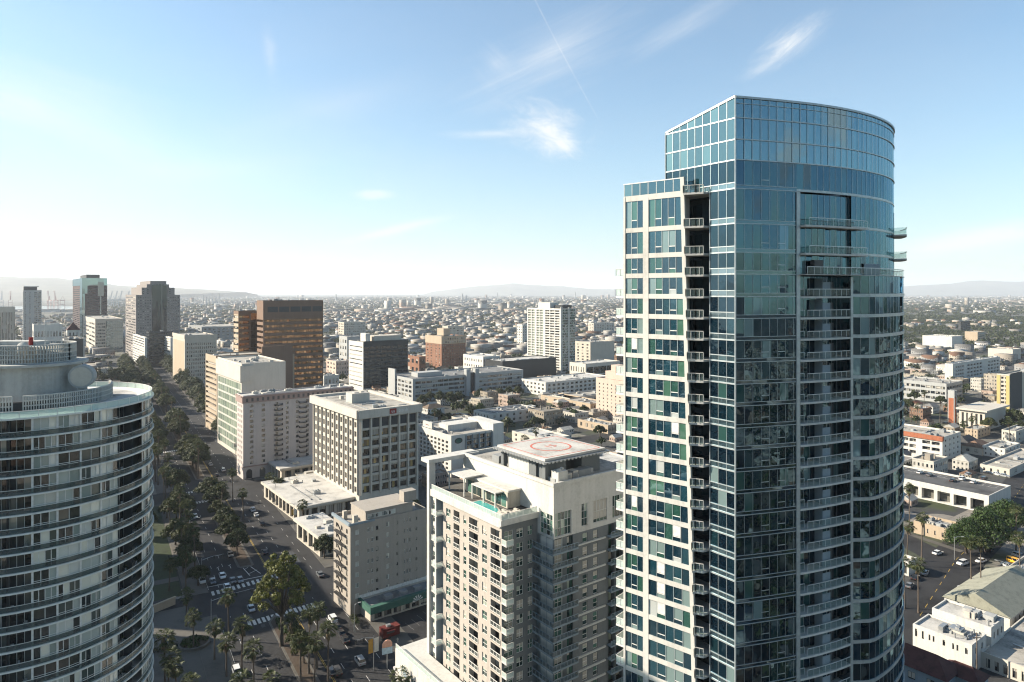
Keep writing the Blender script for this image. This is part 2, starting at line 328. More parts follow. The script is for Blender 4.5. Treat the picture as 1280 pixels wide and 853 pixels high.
class Bld:
    def __init__(s, name, label, cat, loc, rz=TH, mats=('white',), group=None):
        s.root = thing(name, label, cat, (loc[0], loc[1], 0), rz, group)
        s.mw = Matrix.Translation((loc[0], loc[1], 0)) @ Matrix.Rotation(rz, 4, 'Z')
        s.w = MB(); s.mats = list(mats); s.wins = []; s.balc = []
    def world(s, p): return s.mw @ Vector(p)
    def px(s, p):
        w = s.world(p); return proj(w.x, w.y, w.z)
    def facade(s, p0, t, n, L, zb, H, regions, m=0):
        """one outer wall from p0 along t (plan), L long, from zb up to H; regions hold grids of window openings"""
        P = lambda a, z, o=0.0: (p0[0]+t[0]*a-n[0]*o, p0[1]+t[1]*a-n[1]*o, z)
        w = s.w; cur = 0.0
        for r in sorted(regions or [], key=lambda r: r['s0']):
            s0, s1, z0, z1 = r['s0'], r['s1'], r['z0'], r['z1']; mm = r.get('m', m)
            if s0 > cur + 1e-3: w.quad(P(cur,zb), P(s0,zb), P(s0,H), P(cur,H), m)
            if z0 > zb + 1e-3: w.quad(P(s0,zb), P(s1,zb), P(s1,z0), P(s0,z0), m)
            if z1 < H - 1e-3: w.quad(P(s0,z1), P(s1,z1), P(s1,H), P(s0,H), m)
            c, rw = r['cols'], r['rows']; cw, ch = (s1-s0)/c, (z1-z0)/rw
            ow, oh = r.get('ww',.6)*cw, r.get('wh',.6)*ch; sill = r.get('sill',.5)*(ch-oh); rec = r.get('rec',.25)
            gm, fm, nm, nh = r.get('glass','win'), r.get('frame','frame_dark'), r.get('nm',1), r.get('nh',0)
            ang = math.atan2(t[1], t[0])
            sm, pm = r.get('sm', mm), r.get('pm', mm)
            for i in range(c):
                a0 = s0+i*cw; o0 = a0+(cw-ow)/2; o1 = o0+ow
                if ow < cw - 1e-3:
                    w.quad(P(a0,z0), P(o0,z0), P(o0,z1), P(a0,z1), pm); w.quad(P(o1,z0), P(a0+cw,z0), P(a0+cw,z1), P(o1,z1), pm)
                for j in range(rw):
                    b0 = z0+j*ch; q0 = b0+sill; q1 = q0+oh
                    w.quad(P(o0,b0), P(o1,b0), P(o1,q0), P(o0,q0), sm); w.quad(P(o0,q1), P(o1,q1), P(o1,b0+ch), P(o0,b0+ch), sm)
                    if rec > .02:
                        w.quad(P(o0,q0), P(o1,q0), P(o1,q0,rec), P(o0,q0,rec), sm); w.quad(P(o0,q1,rec), P(o1,q1,rec), P(o1,q1), P(o0,q1), sm)
                        w.quad(P(o0,q0), P(o0,q0,rec), P(o0,q1,rec), P(o0,q1), pm); w.quad(P(o1,q0,rec), P(o1,q0), P(o1,q1), P(o1,q1,rec), pm)
                    if r.get('skip') and (i,j) in r['skip']:
                        w.quad(P(o0,q0,rec), P(o1,q0,rec), P(o1,q1,rec), P(o0,q1,rec), sm); continue
                    c0 = P((o0+o1)/2, q0, max(rec,.0)-.06 if rec < .02 else rec)
                    s.wins.append((c0, ang, window_mesh(ow, oh, gm, fm, nm, nh)))
                    if r.get('balc'): s.balc.append((P((o0+o1)/2, b0+.05), ang, ow, r['balc']))
            cur = s1
        if cur < L - 1e-3: w.quad(P(cur,zb), P(L,zb), P(L,H), P(cur,H), m)
    def box(s, Lx, Ly, zb, H, left=None, right=None, x0=0, y0=0, roof='roof_pale', par=.9, m=0, cap=.25, back=True):
        """outer walls and a roof sunk behind a parapet; left and right are region lists (s measured from the left end as seen)"""
        s.facade((x0, y0+Ly), (0,-1), (-1,0), Ly, zb, H, left, m)
        s.facade((x0, y0), (1,0), (0,-1), Lx, zb, H, right, m)
        s.facade((x0+Lx, y0), (0,1), (1,0), Ly, zb, H, None, m)
        s.facade((x0+Lx, y0+Ly), (-1,0), (0,1), Lx, zb, H, None, m)
        T = .35; w = s.w; x1, y1 = x0+Lx, y0+Ly; zr = H-par
        I = [(x0+T,y0+T),(x1-T,y0+T),(x1-T,y1-T),(x0+T,y1-T)]; O = [(x0,y0),(x1,y0),(x1,y1),(x0,y1)]
        for i in range(4):
            j = (i+1) % 4
            w.quad((*O[i],H),(*O[j],H),(*I[j],H),(*I[i],H),m); w.quad((*I[j],zr),(*I[i],zr),(*I[i],H),(*I[j],H),m)
        rb = MB(); rb.sheet(I, zr); part('roof', rb, M[roof], s.root)
        s.zr = zr
        return s
    def unit(s, x, y, z, lx, ly, h, mat='lightgrey', name='rooftop_unit'):
        mb = MB(); mb.box(0,0,0,lx,ly,h)
        if lx > 2.5 and RND.random() < .7: mb.box(lx*.2,ly*.2,h,lx*.45,ly*.55,h+.35); mb.box(lx*.6,ly*.3,h,lx*.8,ly*.6,h+.5)
        return part(name, mb, M[mat], s.root, Matrix.Translation((x,y,z+.003)))
    def clutter(s, n, Lx, Ly, x0=0, y0=0, seed=0):
        r = random.Random(seed)
        if n > 1 and min(Lx, Ly) > 7:
            for _ in range(2):
                L_ = r.uniform(.25,.6); hz_ = r.random() < .5; a_, c_ = x0+1.5+r.random()*(Lx*.4), y0+1.5+r.random()*(Ly*.4)
                s.unit(a_, c_, s.zr, Lx*L_ if hz_ else .5, .5 if hz_ else Ly*L_, .45, 'metal', 'duct')
            for _ in range(n):
                mb = MB(); x_, y_ = x0+1.2+r.random()*(Lx-2.4), y0+1.2+r.random()*(Ly-2.4); mb.tube([(0,0,0),(0,0,r.uniform(.6,1.5))], r.uniform(.12,.3), 8); part('vent_pipe', mb, M[r.choice(['metal','midgrey'])], s.root, Matrix.Translation((x_,y_,s.zr)))
        for _ in range(n+n//2):
            lx, ly, h = r.uniform(1.2,4), r.uniform(1,3), r.uniform(.6,1.8)
            s.unit(x0+1+r.random()*max(.1,Lx-lx-2), y0+1+r.random()*max(.1,Ly-ly-2), s.zr, lx, ly, h, r.choice(['lightgrey','metal','warm_white','midgrey']))
    def finish(s, limit=100, wname='window'):
        part('wall', s.w, [M[k] for k in s.mats], s.root)
        if s.wins:
            def score(wi):
                wd = s.world(wi[0]); p = proj(wd.x, wd.y, wd.z)
                off = 0 if (-10 < p[0] < 1290 and -10 < p[1] < 858) else 1e5
                return wd.length + off
            ws = sorted(s.wins, key=score)
            for (c0, ang, me) in ws[:limit]:
                link(wname, me, s.root, Matrix.Translation(c0) @ Matrix.Rotation(ang, 4, 'Z'))
            if len(ws) > limit:
                V, F, I, mats, off = [], [], [], [], 0
                for (c0, ang, me) in ws[limit:]:
                    mm = Matrix.Translation(c0) @ Matrix.Rotation(ang, 4, 'Z')
                    vs = np.empty(len(me.vertices)*3, np.float32); me.vertices.foreach_get('co', vs); vs = vs.reshape(-1,3)
                    A = np.array(mm); vs = vs @ A[:3,:3].T + A[:3,3]
                    fs = np.empty(len(me.loops), np.int32); me.loops.foreach_get('vertex_index', fs)
                    mi = np.empty(len(me.polygons), np.int32); me.polygons.foreach_get('material_index', mi)
                    loc = []
                    for mt in me.materials:
                        if mt not in mats: mats.append(mt)
                        loc.append(mats.index(mt))
                    V.append(vs); F.append(fs.reshape(-1,4)+off); I.append(np.array(loc)[mi]); off += len(vs)
                o = link('window', numpy_mesh('windows', np.concatenate(V), np.concatenate(F), mats, np.concatenate(I)), s.root)
                o['kind'] = 'stuff'
        return s.root

def corner(xc, d): return (gx(xc, d), d)
def lens(xc, d, xl, xr, th=TH):
    """lengths of the left and right faces whose far ends show at columns xl and xr"""
    X, Y = corner(xc, d); ux, uy = -math.sin(th), math.cos(th); vx, vy = math.cos(th), math.sin(th)
    rl, rr = (xl-CX)/FOC, (xr-CX)/FOC
    Ly = (X - rl*Y)/(rl*uy - ux); Lx = (rr*Y - X)/(vx - rr*vy)
    return Lx, Ly
def keep(xc, d, Lx, Ly, th=TH, grow=6):
    X, Y = corner(xc, d)
    cx = X + math.cos(th)*Lx/2 - math.sin(th)*Ly/2; cy = Y + math.sin(th)*Lx/2 + math.cos(th)*Ly/2
    FOOT.append((cx, cy, th, Lx/2+grow, Ly/2+grow))
def clear(x, y, g=0):
    for cx, cy, th, a, b in FOOT:
        dx, dy = x-cx, y-cy; c, s_ = math.cos(th), math.sin(th)
        if abs(dx*c+dy*s_) < a+g and abs(-dx*s_+dy*c) < b+g: return False
    return True

def block(name, label, cat, xc, d, xl, xr, yt=None, H=None, mats=('white',), L=None, Rr=None, roof='roof_pale', par=.9, th=TH, units=3, group=None, deep=None, wide=None, finish=True, maxL=None):
    """a box building located by the column of its front corner, its distance, and the columns where its two faces end"""
    H = H if H is not None else zat(yt, d)
    Lx, Ly = lens(xc, d, xl, xr, th)
    if deep: Ly = deep
    if wide: Lx = wide
    if maxL: Lx, Ly = min(Lx, maxL), min(Ly, maxL)
    b = Bld(name, label, cat, corner(xc, d), th, mats, group); b.Lx, b.Ly, b.H = Lx, Ly, H
    def reg(specs, LL):
        out = []
        for r in specs or []:
            r = dict(r); r['s0'] = r.get('a',.03)*LL; r['s1'] = r.get('b',.97)*LL
            r['z0'] = r['z0'] if 'z0' in r else r.get('lo',.06)*H; r['z1'] = r['z1'] if 'z1' in r else r.get('hi',.94)*H
            out.append(r)
        return out
    b.box(Lx, Ly, 0, H, reg(L, Ly), reg(Rr, Lx), roof=roof, par=par)
    b.clutter(units, Lx, Ly, seed=int(xc*7+d))
    keep(xc, d, Lx, Ly, th)
    if finish: b.finish()
    return b

# ------------------------------------------------------------------ text kept as real lettering
def lettering(name, txt, size, mat, parent, mat4, extr=.04):
    cu = bpy.data.curves.new(name, 'FONT'); cu.body = txt; cu.size = size; cu.extrude = extr; cu.align_x = 'CENTER'; cu.align_y = 'CENTER'
    o = bpy.data.objects.new(name, cu); COL.objects.link(o)
    dg = bpy.context.evaluated_depsgraph_get(); me = bpy.data.meshes.new_from_object(o.evaluated_get(dg))
    bpy.data.objects.remove(o); me.materials.clear(); me.materials.append(M[mat])
    return link(name, me, parent, mat4)

# ================================================================== mid-town blocks
# bank: precast grid on short piers, deep fascia
d = 298; H = zat(513, d)
b = block('bank_office', 'pale concrete grid office with deep reveals, flat fascia and red and white sign', 'office building', 449, d, 392, 523, H=H, mats=('bank','roof_dark','cream'),
    L=[dict(cols=10, rows=8, a=.02, b=.98, z0=9.2, z1=H-4.6, ww=.52, wh=.60, rec=.95, sill=.25, nm=0)],
    Rr=[dict(cols=6, rows=7, a=.03, b=.97, z0=9.2, z1=H-8.6, ww=.80, wh=.74, rec=.8, sill=.4, nm=2, nh=0, glass='win_warm')], units=3, finish=False, par=1.0)
Lx, Ly = b.Lx, b.Ly
for (p0, p1) in (((-.9,-.9),(Lx+.9,-.9)),((Lx+.9,-.9),(Lx+.9,Ly+.9)),((Lx+.9,Ly+.9),(-.9,Ly+.9)),((-.9,Ly+.9),(-.9,-.9))):
    b.w.bar(p0, p1, H-3.6, H+.05, 1.6)
for i in range(7): b.w.box(Lx*(.03+.94*i/6)-.35, -.75, 9, Lx*(.03+.94*i/6)+.35, -.003, H-3.7)
for i in range(11): b.w.box(-.7, Ly*(.02+.96*i/10)-.25, 9, -.003, Ly*(.02+.96*i/10)+.25, H-3.7)
v = MB()
for i in range(6):
    x0 = Lx*(.03+.94*(i+.12)/6); x1 = Lx*(.03+.94*(i+.88)/6); v.quad((x0,-.02,H-8.2),(x1,-.02,H-8.2),(x1,-.02,H-4.2),(x0,-.02,H-4.2))
part('louvre_panel', v, M['slate'], b.root)
b.unit(Lx*.25, Ly*.45, H-1, 9, 7, 4.5, 'warm_white', 'penthouse')
sg = MB(); sg.box(Lx*.47, -1.74, H-2.9, Lx*.47+3.4, -1.705, H-.6); sp = part('sign_panel', sg, M['red'], b.root)
lettering('lettering', 'us', 2.0, 'frame_white', sp, Matrix.Translation((Lx*.47+1.7,-1.76,H-1.8)) @ Matrix.Rotation(R(90),4,'X'), .02)
lettering('sign_lettering', 'bank', 2.6, 'frame_white', b.root, Matrix.Translation((Lx*.47+6.9,-1.73,H-1.7)) @ Matrix.Rotation(R(90),4,'X'), .03)
b.finish()

# pale hotel with rose frieze
d = 356; H = zat(495, d)
b = block('old_hotel', 'pale pink old hotel of many sash windows under a rose frieze', 'hotel', 304, d, 296, 441, H=H, mats=('palepink','rose','frame_dark'),
    L=[dict(cols=3, rows=12, a=.06, b=.94, z0=7, z1=H-4.4, ww=.34, wh=.56, rec=.25)],
    Rr=[dict(cols=2, rows=12, a=.02, b=.22, z0=7, z1=H-4.4, ww=.30, wh=.56, rec=.25),
        dict(cols=5, rows=12, a=.24, b=.70, z0=7, z1=H-4.4, ww=.26, wh=.56, rec=.25), dict(cols=4, rows=12, a=.72, b=.99, z0=7, z1=H-4.4, ww=.30, wh=.56, rec=.25)],
    units=9, finish=False, roof='roof_white', par=.6)
Lx, Ly = b.Lx, b.Ly
b.w.bar((-.3,-.28),(Lx+.3,-.28), H-4.0, H-.9, .5, 1); b.w.bar((-.28,Ly+.3),(-.28,-.02), H-4.0, H-.9, .5, 1)
b.w.bar((-.5,-.45),(Lx+.5,-.45), H-.9, H-.45, .9, 1); b.w.bar((-.45,Ly+.5),(-.45,.001), H-.9, H-.45, .9, 1)
b.w.bar((-.3,-.2),(Lx+.3,-.2), 6.2, 6.7, .4, 1)
for k in range(22):
    x = Lx*(.03+.94*k/21); b.w.box(x-.55,-.56,H-3.3,x+.55,-.535,H-1.6,2)
bal = MB(); bal.box(-2.1,-1.2,0,2.1,-.01,.15); 
for x in (-2.05,2.0): bal.box(x,-1.2,.15,x+.05,-.02,1.1)
bal.box(-2.1,-1.2,1.05,2.1,-1.15,1.1)
for i in range(14): bal.box(-2.0+i*.3,-1.19,.15,-1.96+i*.3,-1.16,1.06)
bme = bal.mesh('iron_balcony', M['frame_dark'])
for fx in (.30,.52,.80):
    for k in range(12): link('balcony', bme, b.root, Matrix.Translation((Lx*fx,-.003,7.3+k*(H-11.4)/12)))
arch = MB()
for k in range(9):
    x = Lx*(.05+.9*k/8); pts = [(x+1.5*math.cos(t),-.03,3.4+1.6*math.sin(t)) for t in [math.pi*i/8 for i in range(9)]]
    n0 = len(arch.v); arch.v += [(x+1.5,-.03,.2)]+pts+[(x-1.5,-.03,.2)]; arch.f.append(tuple(range(n0+len(pts)+1, n0-1, -1))); arch.m.append(0)
part('arched_shopfront', arch, M['win'], b.root)
b.finish()

# cream block, blank side wall, glazed front
d = 400; H = zat(455, d)
b = block('blank_wall_office', 'cream block with blank side wall and greenish glazed front, behind the pale pink hotel', 'office building', 302, d, 272, 357, H=H, mats=('warm_white','dark'), 
    L=[dict(cols=10, rows=9, a=.03, b=.97, z0=2, z1=H-11.5, ww=.97, wh=.80, rec=.05, glass='win_teal', nm=1, frame='alu')], units=5, finish=False)
b.w.box(-1.0, -.9, H-10.6, 6.5, b.Ly+.6, H-1.2)
b.finish()

# slatted beige slab
d = 470; H = zat(446, d)
b = block('slatted_office', 'tan slab with stacked ledges on its narrow end and a dark roof edge', 'office building', 271, d, 257, 368, H=H, mats=('tan','brownst','bronze'),
    L=[dict(cols=1, rows=13, a=.02, b=.98, z0=3, z1=H-4, ww=.96, wh=.5, rec=1.2, nm=3)], Rr=[dict(cols=6, rows=13, a=.02, b=.6, z0=3, z1=H-4, ww=.8, wh=.5, rec=.8)], units=3, finish=False)
b.w.box(-.5,-.5,H-.9,b.Lx+.5,-.01,H+.6,1)
b.w.box(b.Lx*.56,-1.2,0,b.Lx*.97,-.01,H+5.5,1)
b.finish()

# brown striped tower with bronze glass
d = 500; H = zat(376, d)
b = block('bronze_tower', 'tall brown stone tower of horizontal bronze glass stripes with dark windows along its top', 'office tower', 329, d, 321, 404, H=H, mats=('brownst','frame_dark','tan'),
    L=[dict(cols=3, rows=19, a=.02, b=.98, z0=2, z1=H-13, ww=.98, wh=.45, rec=.35, glass='bronze', nm=1)],
    Rr=[dict(cols=4, rows=19, a=.02, b=.99, z0=2, z1=H-13, ww=.995, wh=.48, rec=.35, glass='bronze', nm=5)], units=2, finish=False)
Lx, Ly = b.Lx, b.Ly
for k in range(5):
    b.w.quad((Lx*(.07+.186*k),-.03,H-8.6),(Lx*(.07+.186*k+.165),-.03,H-8.6),(Lx*(.07+.186*k+.165),-.03,H-4.6),(Lx*(.07+.186*k),-.03,H-4.6),1)
b.finish()
b = block('bronze_tower_wing', 'brown wing with orange mirror glass and pale slatted end, left of the brown tower', 'office tower', 298, d+14, 292, 327, yt=389, mats=('brownst','tan'),
    L=[dict(cols=1, rows=19, a=.02, b=.98, lo=.03, hi=.97, ww=.98, wh=.45, rec=.6, glass='win', nm=1, sm=1)],
    Rr=[dict(cols=1, rows=19, a=.03, b=.48, lo=.03, hi=.97, ww=.98, wh=.5, rec=.3, glass='bronze', nm=3), dict(cols=1, rows=12, a=.52, b=.97, lo=.03, hi=.98, ww=.98, wh=.96, rec=.2, glass='bronze', nm=3, nh=1)], units=1)

# office with tan blank end and grid
d = 714; H = zat(420, d)
b = block('tan_end_office', 'cream office slab with blank tan end wall and a tight grid of dark windows', 'office building', 231, d, 216, 271, H=H, mats=('cream','tan'),
    Rr=[dict(cols=14, rows=10, a=.05, b=.97, z0=4, z1=H-7, ww=.5, wh=.62, rec=.8, nm=0)], units=4, finish=False)
b.w.quad((-.04,b.Ly*.95,2),(-.04,b.Ly*.05,2),(-.04,b.Ly*.05,H-6),(-.04,b.Ly*.95,H-6),1)
b.w.box(-.4,-.4,H-3.2,b.Lx+.4,-.01,H+.6); b.w.box(-.4,.001,H-3.2,-.01,b.Ly+.4,H+.6)
b.finish()
# pair of white slatted slabs with dark glass between
d = 880; H = zat(422, d)
for xc, xl, xr, lab in ((181,166,184,'white slatted slab, left of the low black glass block'),(213,201,216,'white slatted slab, right of the low black glass block')):
    block('slatted_slab', lab, 'office building', xc, d, xl, xr, H=H, mats=('white',), L=[dict(cols=1, rows=11, a=.03, b=.97, lo=.05, hi=.97, ww=.97, wh=.48, rec=.8)], units=1, group='white slatted slabs')
block('black_glass_block', 'low black glass block standing between two white slatted slabs', 'office building', 186, d+20, 183, 216, yt=415, mats=('dark',),
    Rr=[dict(cols=8, rows=11, a=.02, b=.98, lo=.05, hi=.97, ww=.94, wh=.8, rec=.1, glass='blackglass')], L=[dict(cols=2, rows=11, a=.02, b=.98, lo=.05, hi=.97, ww=.94, wh=.8, rec=.1, glass='blackglass')], units=2)
# stepped granite tower
d = 1000; H = zat(369, d)
b = block('stepped_tower', 'pinkish granite tower with stepped shoulders and a dark glass strip down its middle', 'office tower', 170, d, 157, 225, H=H, mats=('granite','blackglass','bluemirror'),
    L=[dict(cols=4, rows=22, a=.04, b=.96, lo=.02, hi=.98, ww=.94, wh=.42, rec=.3)],
    Rr=[dict(cols=8, rows=22, a=.03, b=.45, lo=.02, hi=.98, ww=.55, wh=.45, rec=.3, nm=0), dict(cols=8, rows=22, a=.68, b=.98, lo=.02, hi=.98, ww=.55, wh=.45, rec=.3, nm=0)], units=0, finish=False)
Lx, Ly = b.Lx, b.Ly
b.w.box(Lx*.13,2,H+.01,Lx*.88,Ly-2,H+11); b.w.box(Lx*.25,4,H+11.01,Lx*.76,Ly-4,H+16); b.w.box(Lx*.33,5,H+16.01,Lx*.70,Ly-6,H+21)
b.w.box(Lx*.36,-.6,0,Lx*.69,1.9,H+15,1)
for k in range(5): b.w.box(Lx*(.45+.035*k),-.9-.1*(k%2),0,Lx*(.45+.035*k)+2.0,-.61,H+15.5+(1 if k==2 else 0),1)
for k in range(7):
    for j in range(3):
        if not .3 < (.15+.1*k) < .7: b.w.quad((Lx*(.15+.1*k),1.97,H+1.5+3*j),(Lx*(.15+.1*k)+2,1.97,H+1.5+3*j),(Lx*(.15+.1*k)+2,1.97,H+3+3*j),(Lx*(.15+.1*k),1.97,H+3+3*j),1)
b.finish()
# dark red tower
d = 1300; H = zat(348, d)
b = Bld('dark_red_tower', 'dark red stone tower with pale blue glass corners and chamfered crown', 'office tower', corner(103, d), TH, ('oxblood','bluemirror','dark'))
Lx, Ly = lens(103, d, 91, 134); b.Lx, b.Ly = Lx, Ly
b.box(Lx, Ly, 0, H, [dict(s0=.03*Ly,s1=.80*Ly,z0=4,z1=H-20,cols=4,rows=26,ww=.98,wh=.4,rec=.2,glass='blackglass')],
      [dict(s0=.20*Lx,s1=.98*Lx,z0=4,z1=H-20,cols=8,rows=26,ww=.98,wh=.4,rec=.2,glass='blackglass')], roof='roof_grey')
def red_strip(x0, x1, z0, z1, left=False):
    if left: b.w.box(-.5, x0, z0, -.01, x1, z1, 1)
    else: b.w.box(x0, -.5, z0, x1, -.01, z1, 1)
red_strip(.003, Lx*.10, 0, H-20); red_strip(.003, Lx*.2, H-30, H+.5); red_strip(.2*Lx+.003, Lx*.62, H-14, H+.5)
red_strip(.62*Lx+.003, Lx*.86, H-34, H+.5); red_strip(.86*Lx+.003, Lx, H-13.5, H+.5); red_strip(Lx*.70, Lx*.76, 0, H-34.01)
red_strip(0.003, Ly*.2, 0, H+.5, True); red_strip(.2*Ly+.003, Ly, H-14, H+.5, True)
b.w.box(Lx*.25,Ly*.2,H+.51,Lx*.8,Ly*.8,H+8,2); b.finish(); keep(103, d, Lx, Ly)
# white apartment tower, far left
d = 1250; H = zat(363, d)
b = block('white_condo_tower', 'slim pale apartment tower with balcony columns and dark roof frame before the hills', 'apartment tower', 29, d, 20, 52, H=H, deep=34, mats=('lightgrey','dark','white'),
    L=[dict(cols=2, rows=26, a=.05, b=.95, lo=.02, hi=.97, ww=.85, wh=.5, rec=1.0)],
    Rr=[dict(cols=1, rows=26, a=.05, b=.16, lo=.02, hi=.97, ww=.6, wh=.5, rec=.3), dict(cols=1, rows=26, a=.30, b=.42, lo=.02, hi=.97, ww=.6, wh=.5, rec=.3), dict(cols=2, rows=26, a=.58, b=.97, lo=.02, hi=.97, ww=.85, wh=.55, rec=1.0)], units=0, finish=False)
b.w.box(1,1,H+.01,b.Lx*.75,b.Ly-1,H+6,1); b.w.box(.5,.5,H+6.01,b.Lx*.85,b.Ly,H+7.4,2); b.finish()
block('ribbed_office', 'pale office block of close vertical ribs, at the left edge beyond the round tower', 'office building', -12, 1100, -30, 19, yt=384, deep=30, mats=('cream',), Rr=[dict(cols=16, rows=1, a=.02, b=.99, lo=.03, hi=.88, ww=.55, wh=.99, rec=.8, nm=0, nh=8)], units=3)
block('glass_corner_office', 'pale office block with a dark mirrored glass flank, beside the dark red tower', 'office building', 119, 1120, 104, 154, yt=399, mats=('cream','bluemirror','slate'),
    L=[dict(cols=4, rows=6, a=.03, b=.97, lo=.1, hi=.9, ww=.9, wh=.45, rec=.3)], Rr=[dict(cols=5, rows=8, a=.02, b=.36, lo=.1, hi=.9, ww=.9, wh=.5, rec=.3), dict(cols=8, rows=8, a=.38, b=.99, lo=.03, hi=.94, ww=.98, wh=.95, rec=.05, glass='bluemirror')], units=5)
# small clock-tower house with red pyramid roof
X, Y = corner(84, 700); H = zat(413, 700)
b = Bld('pyramid_roof_tower', 'white tower house with a small dark red pyramid roof, behind the round tower roof', 'tower', (X, Y), TH, ('white','roof_red'))
b.box(11, 11, 0, H, [dict(s0=1,s1=10,z0=H-7,z1=H-2,cols=2,rows=1,ww=.4,wh=.8,rec=.3)], [dict(s0=1,s1=10,z0=H-7,z1=H-2,cols=3,rows=1,ww=.4,wh=.8,rec=.3)], par=.3)
b.box(18,18,0,H-9,None,None,-3,-3, par=.4)
for i,(p,q) in enumerate((((-.6,-.6),(11.6,-.6)),((11.6,-.6),(11.6,11.6)),((11.6,11.6),(-.6,11.6)),((-.6,11.6),(-.6,-.6)))): b.w.tri((*p,H+.02),(*q,H+.02),(5.5,5.5,H+8),1)
b.finish(); keep(84,700,18,18)
block('white_low_hotel', 'long low white building with a sawtooth roofline, below the pale apartment tower', 'building', 42, 900, 25, 78, yt=406, deep=40, mats=('white',), Rr=[dict(cols=9, rows=3, a=.03, b=.97, lo=.1, hi=.9, ww=.55, wh=.5)], L=[dict(cols=4, rows=3, a=.03, b=.97, lo=.1, hi=.9, ww=.5, wh=.5)], units=6)
block('dark_slab', 'plain dark slab building between the pyramid-roofed tower and the avenue trees', 'building', 86, 640, 80, 104, yt=424, mats=('dark',), units=2)
# black and white office
d = 669; H = zat(428, d)
b = block('black_white_office', 'black glass office block with a white slotted end wall', 'office building', 454, d, 436, 510, H=H, mats=('white','dark'),
    L=[dict(cols=1, rows=10, a=.04, b=.96, z0=3, z1=H-3, ww=.96, wh=.22, rec=.4)], units=2, finish=False, Rr=[dict(cols=8, rows=10, a=.01, b=.995, z0=3, z1=H-4, ww=.88, wh=.6, rec=.12, glass='blackglass', frame='frame_dark', nm=1, m=1)])
b.w.box(.4,-.25,H-4.0,b.Lx+.2,-.01,H+.8,1); b.w.box(b.Lx*.1,b.Ly*.15,H+.01,b.Lx*.2,b.Ly*.5,H+8)
b.unit(b.Lx*.3,b.Ly*.2,H-.9,b.Lx*.62,b.Ly*.5,6,'cream','penthouse'); b.finish()
# long white office in two wings
d = 610; H = zat(474, d)
b = block('long_white_office', 'long four-storey white office with window strips and two tall blank fins', 'office building', 516, d, 487, 654, H=H, mats=('lightgrey','dark'),
    L=[dict(cols=6, rows=4, a=.05, b=.97, z0=2.5, z1=H-1.8, ww=.72, wh=.56, rec=.35, nm=3)],
    Rr=[dict(cols=9, rows=4, a=.02, b=.44, z0=2.5, z1=H-1.8, ww=.94, wh=.56, rec=.35, nm=5), dict(cols=9, rows=4, a=.56, b=.985, z0=2.5, z1=H-1.8, ww=.94, wh=.56, rec=.35, nm=5)], units=7, finish=False, roof='roof_grey')
for f in (.445,.525): b.w.box(b.Lx*f,-2.4,0,b.Lx*f+4.5,2,H+5)
b.w.box(b.Lx*.445+4.51,-.8,0,b.Lx*.525-.01,-.05,H+1.5,1)
b.w.box(-1.5,b.Ly*.7,0,-.01,b.Ly,H+6); b.unit(b.Lx*.1,b.Ly*.3,H-.9,26,12,4,'lightgrey','penthouse'); b.finish()
# brick hotel
d = 861; H = zat(421, d)
b = block('brick_hotel', 'red-brown brick block with paler top storeys and a small cream tower on its roof', 'hotel', 552, d, 532, 582, H=H, mats=('brick','tan'),
    L=[dict(cols=2, rows=8, a=.04, b=.46, z0=3, z1=H-10, ww=.3, wh=.5), dict(cols=2, rows=8, a=.56, b=.96, z0=3, z1=H-10, ww=.3, wh=.5)],
    Rr=[dict(cols=10, rows=8, a=.03, b=.97, z0=3, z1=H-10, ww=.4, wh=.5)], units=3, finish=False)
b.w.box(-.3,-.35,H-9.6,b.Lx+.3,-.01,H+.4,1); b.w.box(-.35,.001,H-9.6,-.01,b.Ly+.3,H+.4,1)
for k in range(10):
    for j in range(2): b.wins.append(((b.Lx*(.08+.094*k),-.41,H-8.3+4*j),0,window_mesh(1.6,2.2,'win','frame_dark',0,0)))
b.w.box(b.Lx*.35,b.Ly*.4,H,b.Lx*.62,b.Ly*.8,H+9,1); b.finish()
# green and white apartment tower
d = 820; H = zat(386, d)
b = block('green_white_tower', 'tall white and pale green apartment tower stacked with balconies', 'apartment tower', 701, d, 659, 719, H=H, mats=('white','win_teal','dark','bluegrey'),
    L=[dict(cols=2, rows=24, a=.02, b=.24, lo=.02, hi=.98, ww=.85, wh=.60, rec=1.2, glass='win_teal', nm=2), dict(cols=2, rows=24, a=.28, b=.50, lo=.02, hi=.98, ww=.85, wh=.60, rec=1.2, glass='win_teal', nm=2),
       dict(cols=3, rows=24, a=.54, b=.97, lo=.02, hi=.98, ww=.88, wh=.6, rec=1.6, glass='win', nm=2)],
    Rr=[dict(cols=3, rows=24, a=.10, b=.48, lo=.02, hi=.99, ww=.97, wh=.8, rec=.1, glass='win_green', nm=1), dict(cols=3, rows=24, a=.56, b=.98, lo=.02, hi=.99, ww=.97, wh=.8, rec=.1, glass='win_green', nm=1)], units=1, finish=False)
b.w.box(-.5,-.6,0,2.2,-.01,H+2); b.w.box(b.Lx*.49,-.7,0,b.Lx*.49+2.2,-.01,H+1.5); b.w.box(b.Lx*.1,b.Ly*.35,H,b.Lx*.7,b.Ly*.7,H+7); b.w.box(b.Lx*.3,b.Ly*.08,H,b.Lx*.95,b.Ly*.3,H+4,2)
b.finish()
